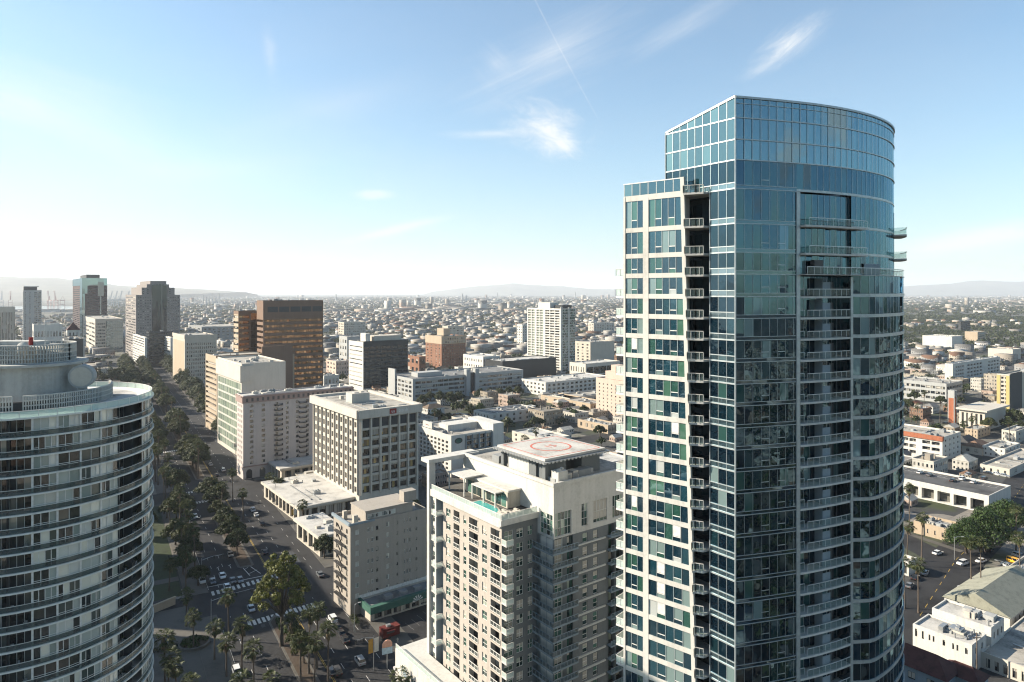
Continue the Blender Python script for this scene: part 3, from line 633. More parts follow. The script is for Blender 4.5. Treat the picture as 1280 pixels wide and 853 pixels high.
# dark long box and small white block in front of it
block('dark_long_shed', 'long dark windowless box with pale roof, before the white and green apartment tower', 'building', 628, 745, 606, 695, yt=452, mats=('dark',), roof='roof_white', units=6)
block('white_arch_block', 'bright white block with rows of small windows, left of the long dark box', 'building', 604, 775, 579, 625, yt=446, mats=('white',), L=[dict(cols=8, rows=3, a=.04, b=.96, lo=.1, hi=.92, ww=.4, wh=.42)], units=3, roof='roof_white')
block('stepped_townhouses', 'row of cream and white town blocks with dark recesses, below the long dark box', 'apartment building', 682, 640, 652, 762, H=13, mats=('white','dark'), L=[dict(cols=6, rows=3, ww=.5, wh=.5, rec=.6)], Rr=[dict(cols=14, rows=3, a=.02, b=.98, lo=.03, hi=.9, ww=.6, wh=.55, rec=1.0)], units=9, roof='roof_white')
# pink tower beside the glass tower
d = 507; H = zat(479, d)
b = block('pink_apartment_block', 'pink stepped apartment block with small punched windows, partly hidden by the glass tower', 'apartment building', 796, d, 745, 860, H=H, mats=('pink',),
    L=[dict(cols=9, rows=9, a=.04, b=.96, z0=2, z1=H-3, ww=.3, wh=.42, rec=.2)], units=0, finish=False, roof='roof_pale')
b.w.box(1,b.Ly*.3,H,12,b.Ly*.78,H+6); b.w.box(2,b.Ly*.4,H+6.01,10,b.Ly*.66,H+11); b.finish()
block('red_top_building', 'cream block with red painted top, right of the white and green apartment tower', 'building', 738, 900, 719, 768, yt=428, mats=('cream','red'), L=[dict(cols=3, rows=7, ww=.4, wh=.5)], units=2)
block('dark_glass_lowrise', 'low pale-roofed block with dark glass front, behind the pink stepped apartment block', 'building', 732, 720, 712, 775, yt=455, mats=('warm_white',), Rr=[dict(cols=5, rows=2, a=.03, b=.98, lo=.05, hi=.85, ww=.95, wh=.85, glass='blackglass')], L=[dict(cols=6, rows=2, lo=.1, hi=.9, ww=.4, wh=.6)], units=2, roof='roof_white')
# hotel with oval emblem
d = 360; H = zat(545, d)
b = block('oval_sign_hotel', 'white hotel block with a dark oval emblem on its corner and blue-grey balcony bays', 'hotel', 564, d, 518, 627, H=H, mats=('white','bluegrey','dark'),
    L=[dict(cols=9, rows=7, a=.04, b=.94, z0=3, z1=H-3, ww=.62, wh=.62, rec=1.3, nm=1)],
    Rr=[dict(cols=4, rows=7, a=.28, b=.80, z0=2.5, z1=H-1.2, ww=.86, wh=.9, rec=.9, nm=1, glass='win', sm=1)], units=6, finish=False)
b.w.box(b.Lx*.80,-1.2,0,b.Lx+.5,b.Ly*.6,H+3.5); b.w.box(b.Lx*.2,b.Ly*.35,H-.9,b.Lx*.79,b.Ly*.6,H+2.5)
for f in (.28,.41,.54,.67,.795): b.w.box(b.Lx*f-.25,-.5,2.5,b.Lx*f+.25,-.01,H-.8,1)
ov = MB()
for rr, off, mi in ((2.5,.03,0),(1.7,.05,1)):
    n0 = len(ov.v); ov.v += [(b.Lx*.14+rr*math.cos(2*math.pi*i/24),-off,H-3.2+rr*.62*math.sin(2*math.pi*i/24)) for i in range(24)]; ov.f.append(tuple(range(n0,n0+24))); ov.m.append(mi)
part('oval_emblem', ov, [M['dark'], M['green']], b.root)
b.w.box(1,b.Ly*.55,H,2.2,b.Ly*.8,H+3.2); lettering('sign_lettering','Western',1.0,'red',b.root, Matrix.Translation((.97,b.Ly*.675,H+1.6)) @ Matrix.Rotation(R(-90),4,'Z') @ Matrix.Rotation(R(90),4,'X'),.02)
b.finish()
# beige apartment house in front
d = 206; H = zat(656, d)
b = block('beige_apartment_house', 'beige eight-storey apartment house with scattered sash windows, black fire escapes on its narrow end', 'apartment building', 438, d, 417, 533, H=H, mats=('beige','lightgrey','bluegrey'),
    L=[dict(cols=3, rows=7, a=.05, b=.95, z0=4, z1=H-1.2, ww=.3, wh=.45, rec=.2)],
    Rr=[dict(cols=1, rows=7, a=.03, b=.14, z0=4, z1=H-1.2, ww=.42, wh=.46, rec=.15, nm=2, glass='win_curt', frame='frame_white'),
        dict(cols=2, rows=7, a=.20, b=.30, z0=4, z1=H-1.2, ww=.55, wh=.42, rec=.15, frame='frame_white'), dict(cols=1, rows=7, a=.31, b=.36, z0=4, z1=H-1.2, ww=.6, wh=.4, rec=.15),
        dict(cols=1, rows=7, a=.42, b=.53, z0=4, z1=H-.8, ww=.36, wh=.46, rec=.15, nm=1, glass='win_curt', frame='frame_white'), dict(cols=1, rows=7, a=.58, b=.62, z0=4, z1=H-1, ww=.5, wh=.3, rec=.15),
        dict(cols=3, rows=7, a=.68, b=.79, z0=4, z1=H-.8, ww=.5, wh=.42, rec=.15, frame='frame_white'), dict(cols=1, rows=7, a=.84, b=.88, z0=4, z1=H-1, ww=.5, wh=.3, rec=.15)], units=0, finish=False)
Lx, Ly = b.Lx, b.Ly
b.w.box(-.5,-.3,H-.4,Lx*.3,-.01,H+.25,2); b.w.box(-.6,.001,H-.5,-.01,Ly+.3,H+.35,2)
pb = MB(); pb.box(Lx*.2,.6,H-.9,Lx*.82,Ly-1.5,H+2.6); pb.box(Lx*.19,.4,H+2.61,Lx*.83,Ly-1.3,H+2.9); ph = part('penthouse', pb, M['beige'], b.root)
for k in range(10): link('window', window_mesh(1.5,1.4,'win_curt','frame_white',0,0), ph, Matrix.Translation((Lx*(.25+.034*k),.55,H+.4)))
b.unit(Lx*.72,1.5,H+2.9,4.5,3.2,3.2,'beige','stair_house'); b.unit(1.5,.8,H-.9,1.3,1.3,3,'cream','chimney'); b.unit(1.2,Ly*.6,H-.9,1.2,1.2,2.6,'cream','chimney')
fe = MB(); fe.box(-1.3,Ly*.25,0,-.01,Ly*.8,.12)
for y in [Ly*(.25+.55*i/9) for i in range(10)]: fe.box(-1.3,y-.03,.12,-1.24,y+.03,1.0)
fe.box(-1.32,Ly*.25,.98,-1.24,Ly*.8,1.05); fe.quad((-.9,Ly*.34,.1),(-.55,Ly*.34,.1),(-.55,Ly*.62,2.6),(-.9,Ly*.62,2.6)); fme = fe.mesh('fire_escape', M['frame_dark'])
for k in range(7): link('fire_escape', fme, b.root, Matrix.Translation((-.002,0,4.2+k*(H-5.2)/7)))
b.finish()

# retail pavilions in front of the bank
def pavilion(label, xc, d, xl, xr, H, arches, piers=False):
    b = Bld('retail_pavilion', label, 'shop building', corner(xc, d), TH, ('warm_white','cream','dark'), 'low retail pavilions by the avenue')
    Lx, Ly = lens(xc, d, xl, xr); b.Lx, b.Ly = Lx, Ly
    b.w.box(-1.2,-1.2,H-1.0,Lx+1,Ly+1,H-.02); rb = MB(); rb.box(-.9,-.9,H-.015,Lx+.7,Ly+.7,H+.05); part('roof', rb, M['roof_white'], b.root)
    b.facade((0,Ly),(0,-1),(-1,0),Ly,0,H-1,[dict(s0=.04*Ly,s1=.96*Ly,z0=.3,z1=H-1.4,cols=max(2,int(Ly/5)),rows=1,ww=.78,wh=.9,rec=1.0,nm=2)],1)
    b.facade((0,0),(1,0),(0,-1),Lx,0,H-1,[dict(s0=.04*Lx,s1=.96*Lx,z0=.3,z1=H-1.4,cols=arches,rows=1,ww=.72,wh=.86,rec=1.0,nm=2)],1)
    b.facade((Lx,0),(0,1),(1,0),Ly,0,H-1,None,1); b.facade((Lx,Ly),(-1,0),(0,1),Lx,0,H-1,None,1)
    b.zr = H+.05; b.clutter(3, Lx, Ly, seed=int(xc)); b.finish(); keep(xc, d, Lx, Ly, grow=3); return b
pavilion('white-roofed arched retail pavilion, the middle one before the concrete grid office', 374, 92*FOC/(650-HZ)+12, 330, 452, 7.5, 7)
pavilion('white-roofed retail pavilion farthest from the beige apartment house, beside the pale pink old hotel', 352, 350, 318, 420, 7.5, 6)
pavilion('corner pavilion with white roof on tall piers, beside the beige apartment house', 400, 252, 371, 432, 8, 4)
# green shop with arch beside the parking lot
X, Y = ground(463, 778); b = Bld('green_restaurant', 'low restaurant with green metal fascia and arched awning beside the parking lot', 'restaurant', (X, Y), TH, ('cream','green','dark','frame_white'))
b.box(24, 7, 0, 4.6, None, [dict(s0=1,s1=23,z0=.3,z1=2.8,cols=7,rows=1,ww=.8,wh=.9,rec=.5,nm=1)], roof='roof_grey', par=.5)
b.w.box(-.7,-1.6,2.9,24.5,-.01,4.9,1); b.w.box(-.7,.001,2.9,-.01,7.3,4.9,1); b.w.box(-.4,6.9,4.6,24.2,7.4,5.6,3)
ar = MB(); n0 = 0
ar.v += [(15+1.9*math.cos(math.pi*i/12),-1.66,2.9+1.9*math.sin(math.pi*i/12)) for i in range(13)]; ar.f.append(tuple(range(13))); ar.m.append(0)
for i in range(1,12,2):
    t0, t1 = math.pi*i/12, math.pi*(i+1)/12
    ar.tri((15,-1.68,2.92),(15+1.8*math.cos(t0),-1.68,2.92+1.8*math.sin(t0)),(15+1.8*math.cos(t1),-1.68,2.92+1.8*math.sin(t1)),1)
part('arched_awning', ar, [M['green'], M['frame_white']], b.root)
for k in range(3): b.unit(6+5*k,2,4.1,2.5,2,1.2,'midgrey')
b.finish(); keep(463, Y, 24, 8, grow=2)
# ================================================================== the curved glass tower
A = (32.6, 99.6)
def tower_curve():
    az = [(s_*1.135, a_) for s_, a_ in [(0,76),(10,71),(18,62),(26,51),(32,40),(37,29),(43,2),(49,-25),(56,-37),(70,-37)]]
    pts = []; x = y = 0.0; s = 0.0; ds = .5
    while s <= 70:
        pts.append((s, x, y))
        for (a0,v0),(a1,v1) in zip(az, az[1:]):
            if a0 <= s <= a1: a = v0+(v1-v0)*(s-a0)/(a1-a0); break
        x += ds*math.sin(R(a)); y += ds*math.cos(R(a)); s += ds
    return pts
CURVE = tower_curve()
def cpt(s, off=0.0):
    """plan point at arc length s along the curved front, pushed out by off (local metres from the sharp corner)"""
    i = min(int(s/.5), len(CURVE)-2); f = s/.5-i
    a, c = CURVE[i], CURVE[i+1]
    dx, dy = c[1]-a[1], c[2]-a[2]; L = math.hypot(dx, dy)
    return (a[1]+dx*f+dy/L*off, a[2]+dy*f-dx/L*off)
def cpx(s, off=0.0):
    x, y = cpt(s, off); return CX+(A[0]+x)/(A[1]+y)*FOC
def s_at(px):
    return min((abs(cpx(i*.1)-px), i*.1) for i in range(0, 360))[1]
S_B, S_C = s_at(996), s_at(1064)
S_SIL = max((cpx(i*.1), i*.1) for i in range(0,600))[1]
ZF = [94.1-3.2*k for k in range(29,0,-1)] + [94.1,97.3,100.6,103.8,108.0,113.1,117.3]
TOW = thing('glass_tower', 'tall curved teal glass tower with slanted glass crown and a white framed wing', 'apartment tower', (A[0],A[1],0))
FLU = (-math.sin(R(36)), math.cos(R(36)))                 # direction of the flat left flank
def flat(t, off=0.0): return (FLU[0]*t - FLU[1]*off, FLU[1]*t + FLU[0]*off)   # off > 0 is outward (left)
BUL = 1.5
def bulge(s, z):                                           # the lower storeys step out beyond the balcony bay
    if z >= 100.5 or s < S_C: return 0.0
    return min(1.0, (s-S_C)/3.0)*BUL
def strip(mb, s0, s1, z0, z1, off=0.0, step=1.5, m=0, zz=None, gap=0.0):
    n = max(1, int(round((s1-s0)/step)))
    for i in range(n):
        a, c = s0+(s1-s0)*i/n, s0+(s1-s0)*(i+1)/n
        zb = zz if zz is not None else z0
        p, q = cpt(a, off+bulge(a, zb)), cpt(c, off+bulge(c, zb))
        mb.quad((*p,z0),(*q,z0),(*q,z1),(*p,z1),m)
def band(mb, s0, s1, z0, z1, o0, o1, step=1.5, m=0):
    """solid strip that follows the curve"""
    n = max(1, int(round((s1-s0)/step)))
    for i in range(n):
        a, c = s0+(s1-s0)*i/n, s0+(s1-s0)*(i+1)/n
        ba, bc = bulge(a, z0), bulge(c, z0)
        p0, p1, q0, q1 = cpt(a,o0+ba), cpt(a,o1+ba), cpt(c,o0+bc), cpt(c,o1+bc)
        mb.quad((*p1,z0),(*q1,z0),(*q1,z1),(*p1,z1),m); mb.quad((*p1,z1),(*q1,z1),(*q0,z1),(*p0,z1),m); mb.quad((*p0,z0),(*q0,z0),(*q1,z0),(*p1,z0),m)
        if i == 0: mb.quad((*p0,z0),(*p1,z0),(*p1,z1),(*p0,z1),m)
        if i == n-1: mb.quad((*q1,z0),(*q0,z0),(*q0,z1),(*q1,z1),m)
S_END = 60.0
SL = S_SIL + 1.0
g1, g2 = S_SIL-5.6, S_SIL-3.6                                # small inset balconies near the right edge
rr = random.Random(3)
GM = [M['tower_glass'], M['tower_dark'], M['alu']]
for k in range(len(ZF)-1):
    z0, z1 = ZF[k], ZF[k+1]; h = z1-z0; up = z0 >= 100.5; recess = z0 < 112
    gb = MB(); cbm = MB()
    strip(gb, 0, S_B, z0+.5, z1-.12, 0, 1.42); strip(gb, 0, S_B, z0, z0+.5, .0, 2.9, 1)
    strip(gb, 0, S_B, z1-.12, z1, 0, 2.9, 1)
    a0 = S_C if recess else S_B
    if up:
        strip(cbm, a0, S_END, z0+.35, z1-.1, 0, 1.3); strip(cbm, a0, S_END, z0, z0+.35, 0, 2.6, 2); strip(cbm, a0, S_END, z1-.1, z1, 0, 2.6, 2)
    else:
        strip(cbm, a0, g1, z0+.42, z1-.1, 0, 1.3, zz=z0); strip(cbm, g2, S_END, z0+.42, z1-.1, 0, 1.3, zz=z0)
        strip(cbm, g1, g2, z0+.42, z1-.1, -1.2, 1.3, 1, zz=z0)
    # mullions
    for s in [1.42*i for i in range(1, int(S_B/1.42)+1)]:
        p = cpt(s, .05); q = cpt(s+.05, .05); gb.quad((*p,z0+.5),(*q,z0+.5),(*q,z1-.12),(*p,z1-.12),2)
    for s in [S_C+1.3*i for i in range(1, 30)] if recess else [S_B+1.3*i for i in range(1, 38)]:
        if not up and g1-.2 < s < g2+.2 or s > S_END-.2: continue
        bu = bulge(s, z0); p = cpt(s-.03, .05+bu); q = cpt(s+.03, .05+bu); cbm.quad((*p,z0+.35),(*q,z0+.35),(*q,z1-.1),(*p,z1-.1),2)
    if recess:
        rg = MB(); dep = -.35 if up else -2.0; strip(rg, S_B+.7, S_C-.35, z0+.15, z1-.25, dep, 1.25)
        for s in [S_B+.7+1.25*i for i in range(1,12)]:
            if s < S_C-.5: p, q = cpt(s-.03,dep+.05), cpt(s+.03,dep+.05); rg.quad((*p,z0),(*q,z0),(*q,z1-.25),(*p,z1-.25),2)
        rg.quad((*cpt(S_C-.35,dep),z0),(*cpt(S_C-.35,0),z0),(*cpt(S_C-.35,0),z1),(*cpt(S_C-.35,dep),z1),1); rg.quad((*cpt(S_B+.6,dep),z1-.25),(*cpt(S_C-.35,dep),z1-.25),(*cpt(S_C-.35,0),z1-.25),(*cpt(S_B+.6,0),z1-.25),1); part('balcony_glass', rg, GM, TOW)
    part('glass_storey', gb, GM, TOW); part('curved_glass_storey', cbm, GM, TOW)
    # metal lines above and below the spandrel
    lb = MB()
    lc = MB(); band(lb, 0, S_B, z0-.05, z0+.05, 0, .11, 2.0); band(lb, 0, S_B, z0+.47, z0+.55, 0, .09, 2.0)
    if not up: band(lc, S_C, S_END, z0-.12, z0+.40, 0, .14, 1.3)
    else: band(lc, a0, S_END, z0-.04, z0+.06, 0, .08, 1.5)
    for s in (1.42*3, 1.42*5):
        if rr.random() < .75:
            p, q = cpt(s+.06,.07), cpt(s+1.36,.07); lb.quad((*p,z0+1.35),(*q,z0+1.35),(*q,z0+1.47),(*p,z0+1.47))
    part('spandrel_strip', lb, M['alu'], TOW); part('curved_spandrel_strip', lc, M['alu'], TOW)
PM = [M['rail_alu'], M['rail_glass'], M['bluegrey'], M['frame_dark'], M['white']]
def rail(mb, s0, s1, z, off, h=1.1, step=1.15, mfr=0, mgl=1):
    strip(mb, s0, s1, z+.12, z+h-.05, off, step, mgl, zz=z); band(mb, s0, s1, z+h-.05, z+h+.04, off-.04, off+.04, step, mfr)
    n = max(1, int(round((s1-s0)/step)))
    for i in range(n+1):
        s = s0+(s1-s0)*i/n; bu = bulge(s, z); p, q = cpt(s-.035, off+.04+bu), cpt(s+.035, off+.04+bu)
        mb.quad((*p,z),(*q,z),(*q,z+h),(*p,z+h),mfr)
for k in range(len(ZF)-1):
    z0, z1 = ZF[k], ZF[k+1]
    if z0 < 36 or z0 > 108.1: continue
    bb = MB()
    if abs(z0-100.6) < .1:                                 # the long terrace where the tower steps in
        band(bb, S_B+.2, S_END, z0-.08, z0+.02, -.5, BUL+.15, 1.2, 4)
        for s in (0,): pass
        n = 30; s0, s1 = S_B+.6, S_END
        strip(bb, s0, s1, z0+.12, z0+1.1, BUL, 1.2, 1); band(bb, s0, s1, z0+1.08, z0+1.18, BUL-.04, BUL+.05, 1.2, 0)
        for i in range(40):
            s = s0+(s1-s0)*i/39; p, q = cpt(s-.04,BUL+.04), cpt(s+.04,BUL+.04); bb.quad((*p,z0),(*q,z0),(*q,z0+1.1),(*p,z0+1.1),0)
        band(bb, S_B+2.5, S_B+4.2, z0+.02, z0+2.2, .1, .9, 1.7, 3); band(bb, S_C+3, S_C+8, z0+.02, z0+1.9, .2, .3, 1.2, 2)
    else:
        o = .15 if z0 < 100 else 1.2
        e = S_C-.2 if z0 < 100 else S_C+2.4
        band(bb, S_B+.6, e, z0-.28, z0+.02, -2.0, o, 1.2, 4)
        rail(bb, S_B+(2.0 if z0<100 else 1.4), e, z0+.02, o-.08)
        if z0 < 100: rail(bb, S_B+.75, S_B+2.0, z0+.02, -.6)
        if z0 > 100: part('balcony', bb, PM, TOW); continue
        sm = S_B+.62*(S_C-S_B)-1.6
        p, q, r_ = cpt(sm,-2.0), cpt(sm,-.45), cpt(sm+1.7,-.45)
        bb.quad((*p,z0),(*q,z0),(*q,z1-.5),(*p,z1-.5),2); bb.quad((*q,z0+.02),(*r_,z0+.02),(*r_,z0+2.2),(*q,z0+2.2),2)
        dr = S_B+.78*(S_C-S_B); p, q = cpt(dr,-1.95), cpt(dr+.9,-1.95); bb.quad((*p,z0),(*q,z0),(*q,z0+2.2),(*p,z0+2.2),3)
        pp, qq = cpt(dr-.08,-1.92), cpt(dr,-1.92); bb.quad((*pp,z0),(*qq,z0),(*qq,z0+2.3),(*pp,z0+2.3),4)
    part('balcony', bb, PM, TOW)
    if z0 < 97:
        ib = MB(); rail(ib, g1, g2, z0+.4, -.05, .95, .9); ib.quad((*cpt(g1,BUL-1.2),z0),(*cpt(g1,BUL),z0),(*cpt(g1,BUL),z1),(*cpt(g1,BUL-1.2),z1),3); ib.quad((*cpt(g2,BUL-1.2),z0),(*cpt(g2,BUL),z0),(*cpt(g2,BUL),z1),(*cpt(g2,BUL-1.2),z1),3)
        part('inset_balcony', ib, PM, TOW)
for z0 in (103.8, 108.0):                                   # balconies that stick out on the far right flank
    bb = MB(); s0, s1 = S_SIL-1.5, S_SIL+5
    band(bb, s0, s1, z0-.3, z0, -.2, 2.0, 1.2, 4)
    strip(bb, s0, s1, z0+.1, z0+1.2, 1.95, 1.2, 1); band(bb, s0, s1, z0+1.15, z0+1.24, 1.9, 2.0, 1.2, 0)
    for s in (s0, s1):
        p, q = cpt(s,0), cpt(s,1.95); bb.quad((*p,z0+.1),(*q,z0+.1),(*q,z0+1.2),(*p,z0+1.2),1)
    band(bb, s0+1.6, s1-.5, z0-3.2, z0+4, .02, .06, 1.2, 3)
    part('side_balcony', bb, PM, TOW)
pr = MB()                                                   # vertical piers
band(pr, S_B-.12, S_B+.55, 0, 113.0, -1.2, .16, .67); band(pr, S_C-.3, S_C+.15, 0, 100.3, -2.0, .16, .45)
part('pier', pr, M['alu'], TOW)
# flat left flank
fl = MB()
for k in range(len(ZF)-1):
    z0, z1 = ZF[k], ZF[k+1]
    t1 = 4.5 if z0 < 113 else 13.2; fo = MB()
    n = 3 if z0 < 113 else 9
    for i in range(n):
        p, q = flat(t1*(i+1)/n), flat(t1*i/n)
        fl.quad((*p,z0+.95),(*q,z0+.95),(*q,z1-.1),(*p,z1-.1),0); fl.quad((*p,z0+.12),(*q,z0+.12),(*q,z0+.82),(*p,z0+.82),3 if z0 > 50 else 3)
        r0, r1 = flat(t1*(i+1)/n-.05,.05), flat(t1*(i+1)/n,.05); fl.quad((*r1,z0),(*r0,z0),(*r0,z1),(*r1,z1),2)
    for (za, zb_) in ((z0-.08,z0+.12),(z0+.82,z0+.95)): fo.bar(flat(0,.04), flat(t1,.04), za, zb_, .12)
    if z0 < 113:                                            # recess with dark back wall
        p, q, r_ = flat(4.5), flat(4.5,-2.6), flat(11,-2.6)
        fl.quad((*q,z0),(*p,z0),(*p,z1),(*q,z1),1); fl.quad((*r_,z0),(*q,z0),(*q,z1),(*r_,z1),1)
    part('flank_strip', fo, M['alu'], TOW)
part('glass_flank', fl, [M['tower_glass'], M['tower_dark'], M['alu'], M['bluemirror']], TOW)
ed = MB(); ed.tube([(0,0,0),(0,0,126.4)], .13, 6); ed.tube([(*flat(4.5,.02),0),(*flat(4.5,.02),113)], .1, 6); part('corner_post', ed, M['alu'], TOW)
# crown
cr = MB(); cf = MB(); rows = [117.3,120.3,123.45,126.4]
for j in range(3):
    a, c = rows[j], rows[j+1]
    strip(cr, 0, S_END, a+.08, c-.06, 0, 1.4); band(cf, 0, S_END, a-.06, a+.1, -.05, .14, 1.4)
    for i in range(1, 43):
        s = 1.4*i; p, q = cpt(s-.05,.12), cpt(s+.05,.12); cf.quad((*p,a),(*q,a),(*q,c),(*p,c))
    if j == 2: band(cf, 0, S_END, c-.9, c-.82, 0, .1, 1.4)
band(cf, 0, S_END, 126.3, 126.62, -.35, .2, 1.4)
TT = 13.2
def top(t): return 126.4-2.9*t/TT
for i in range(9):
    t0, t1 = TT*i/9, TT*(i+1)/9; p, q = flat(t1), flat(t0)
    for a, c in ((117.4,120.2),(120.35,123.3)): cr.quad((*p,a),(*q,a),(*q,c),(*p,c))
    if top(t0) > 123.6: cr.quad((*p,123.45),(*q,123.45),(*q,top(t0)-.1),(*p,max(123.45,top(t1)-.1)))
    r0, r1 = flat(t1-.06,.05), flat(t1,.05); cf.quad((*r1,117),(*r0,117),(*r0,top(t1)),(*r1,top(t1)))
for a in (117.3,120.27,123.38): cf.bar(flat(0,.03), flat(TT,.03), a-.09, a+.09, .14)
p, q = flat(0,.1), flat(TT,.1); p2, q2 = flat(0,-.3), flat(TT,-.3)
cf.quad((*q,top(TT)),(*p,top(0)),(*p,top(0)+.3),(*q,top(TT)+.3)); cf.quad((*q,top(TT)+.3),(*p,top(0)+.3),(*p2,top(0)+.3),(*q2,top(TT)+.3)); cf.quad((*p2,top(0)),(*q2,top(TT)),(*q2,top(TT)+.3),(*p2,top(0)+.3))
cf.tube([(*flat(TT,.02),113),(*flat(TT,.02),123.7)], .14, 6)
part('crown_glass', cr, M['crown_glass'], TOW); part('crown_frame', cf, M['alu'], TOW)
end, tl = cpt(S_END), flat(TT)
rfp = [cpt(s,-.1) for s in np.arange(.2,S_END,1.5)] + [(end[0]-8,end[1]+4), (tl[0]+6,tl[1]+6), flat(TT,-.15)]
rf = MB(); rf.sheet(rfp, 117.6); part('roof', rf, M['roof_grey'], TOW)
bw = MB(); bp_ = [end, (end[0]-8,end[1]+4), (tl[0]+6,tl[1]+6), tl]
for i in range(3): bw.quad((*bp_[i],0),(*bp_[i+1],0),(*bp_[i+1],123.5),(*bp_[i],123.5))
part('rear_wall', bw, M['lightgrey'], TOW)
for x_, y_, lx, ly, h in ((10,8,9,6,4),(20,12,6,5,3)): 
    ub = MB(); ub.box(x_,y_,117.61,x_+lx,y_+ly,117.6+h); part('rooftop_unit', ub, M['lightgrey'], TOW)

# white framed wing
W0 = (26.5-A[0], 105-A[1]); V0 = (18.4-A[0], 112-A[1]); WL = math.hypot(W0[0]-V0[0], W0[1]-V0[1])
wd = ((W0[0]-V0[0])/WL, (W0[1]-V0[1])/WL); wn = (wd[1], -wd[0])      # along the face, outward
def wp(s, o=0.0): return (V0[0]+wd[0]*s+wn[0]*o, V0[1]+wd[1]*s+wn[1]*o)
def leanx(z): return -.55 + (113.2-z)*.0255
ZW = [z for z in ZF if z < 114]
fr = MB(); win_i = 0
for k in range(len(ZW)-1):
    z0, z1 = ZW[k], ZW[k+1]
    fr.prism([wp(-.05,0), wp(WL+leanx((z0))+.3,0), wp(WL+leanx(z0)+.3,-.4), wp(-.05,-.4)], z0-.38, z0+.36)
    wh = h = z1-.38-(z0+.36)
    for (s0, s1, n) in ((.25,3.5,3),(4.5,WL+leanx(z1)+.05,5)):
        wb = MB(); cols = [s0+(s1-s0)*i/n for i in range(n+1)]
        for i in range(n):
            p, q = wp(cols[i],-.15), wp(cols[i+1],-.15)
            if (i % 2 == 1) and n == 3 or (n == 5 and i in (1,3)):
                zs = z0+.36+.28*h
                wb.quad((*p,z0+.36),(*q,z0+.36),(*q,zs),(*p,zs),0); wb.quad((*p,zs),(*q,zs),(*q,z1-.38),(*p,z1-.38),0)
                p2, q2 = wp(cols[i]+.08,-.09), wp(cols[i+1]-.08,-.09); wb.quad((*p2,zs-.07),(*q2,zs-.07),(*q2,zs+.07),(*p2,zs+.07),2)
                if rr.random() < .12:
                    wb.quad((*p2,zs+.1),(*q2,zs+.1),(*q2,z1-.4),(*p2,z1-.4),2)
            else: wb.quad((*p,z0+.36),(*q,z0+.36),(*q,z1-.38),(*p,z1-.38),0)
        for c in cols[1:-1]:
            p, q = wp(c-.04,-.08), wp(c+.04,-.08); wb.quad((*p,z0+.36),(*q,z0+.36),(*q,z1-.38),(*p,z1-.38),1)
        part('window', wb, [M['tower_block_glass'], M['alu'], M['frame_white']], TOW)
zt = ZW[-1]
fr.prism([wp(-.05,0), wp(WL+leanx(zt)+.3,0), wp(WL+leanx(zt)+.3,-.4), wp(-.05,-.4)], zt-.40, zt+.5)
def vpier(s0b, s1b, s0t, s1t, za, zb_, o=.05):
    a, b_, c, e = wp(s0b,o), wp(s1b,o), wp(s1t,o), wp(s0t,o); a2, b2, c2, e2 = wp(s0b,-.5), wp(s1b,-.5), wp(s1t,-.5), wp(s0t,-.5)
    fr.quad((*a,za),(*b_,za),(*c,zb_),(*e,zb_)); fr.quad((*b_,za),(*b2,za),(*c2,zb_),(*c,zb_)); fr.quad((*a2,za),(*a,za),(*e,zb_),(*e2,zb_))
vpier(-.1,.25,-.1,.25,0,zt+.4); vpier(3.5,4.5,3.5,4.5,0,zt-.01,.02); vpier(WL+leanx(0)-.12,WL+leanx(0)+.5,WL+leanx(zt)-.12,WL+leanx(zt)+.5,0,zt+2.6,.07)
sd = (-wn[0], -wn[1])                                        # back from the face
def ws(s, b_): return (V0[0]+wd[0]*s+sd[0]*b_, V0[1]+wd[1]*s+sd[1]*b_)
fr.quad((*ws(0,10),0),(*ws(0,.5),0),(*ws(0,.5),zt+.5),(*ws(0,10),zt+.5)); fr.quad((*ws(WL-.6,.5),0),(*ws(WL-.6,3),0),(*ws(WL-.6,3),zt),(*ws(WL-.6,.5),zt))
part('white_frame', fr, M['white'], TOW)
rb = MB(); rb.sheet([ws(.1,.1),ws(WL,.1),ws(WL,9),ws(.1,10)], zt+.3); part('roof', rb, M['roof_pale'], TOW)
gp = MB()
for i in range(7):
    p, q = wp(.05+i*1.47), wp(.05+i*1.47+1.40); gp.quad((*p,zt+.5),(*q,zt+.5),(*q,zt+2.4),(*p,zt+2.4),1)
    p, q = wp(i*1.47,.03), wp(i*1.47+.08,.03); gp.quad((*p,zt+.5),(*q,zt+.5),(*q,zt+2.5),(*p,zt+2.5),0)
gp.bar(wp(-.1), wp(WL-.6), zt+2.4, zt+2.55, .14, 0); gp.bar(ws(0,0), ws(0,9), zt+2.4, zt+2.55, .14, 0)
p, q = ws(0,0), ws(0,9); gp.quad((*q,zt+.5),(*p,zt+.5),(*p,zt+2.4),(*q,zt+2.4),1)
part('roof_parapet', gp, [M['frame_white'], M['crown_glass']], TOW)
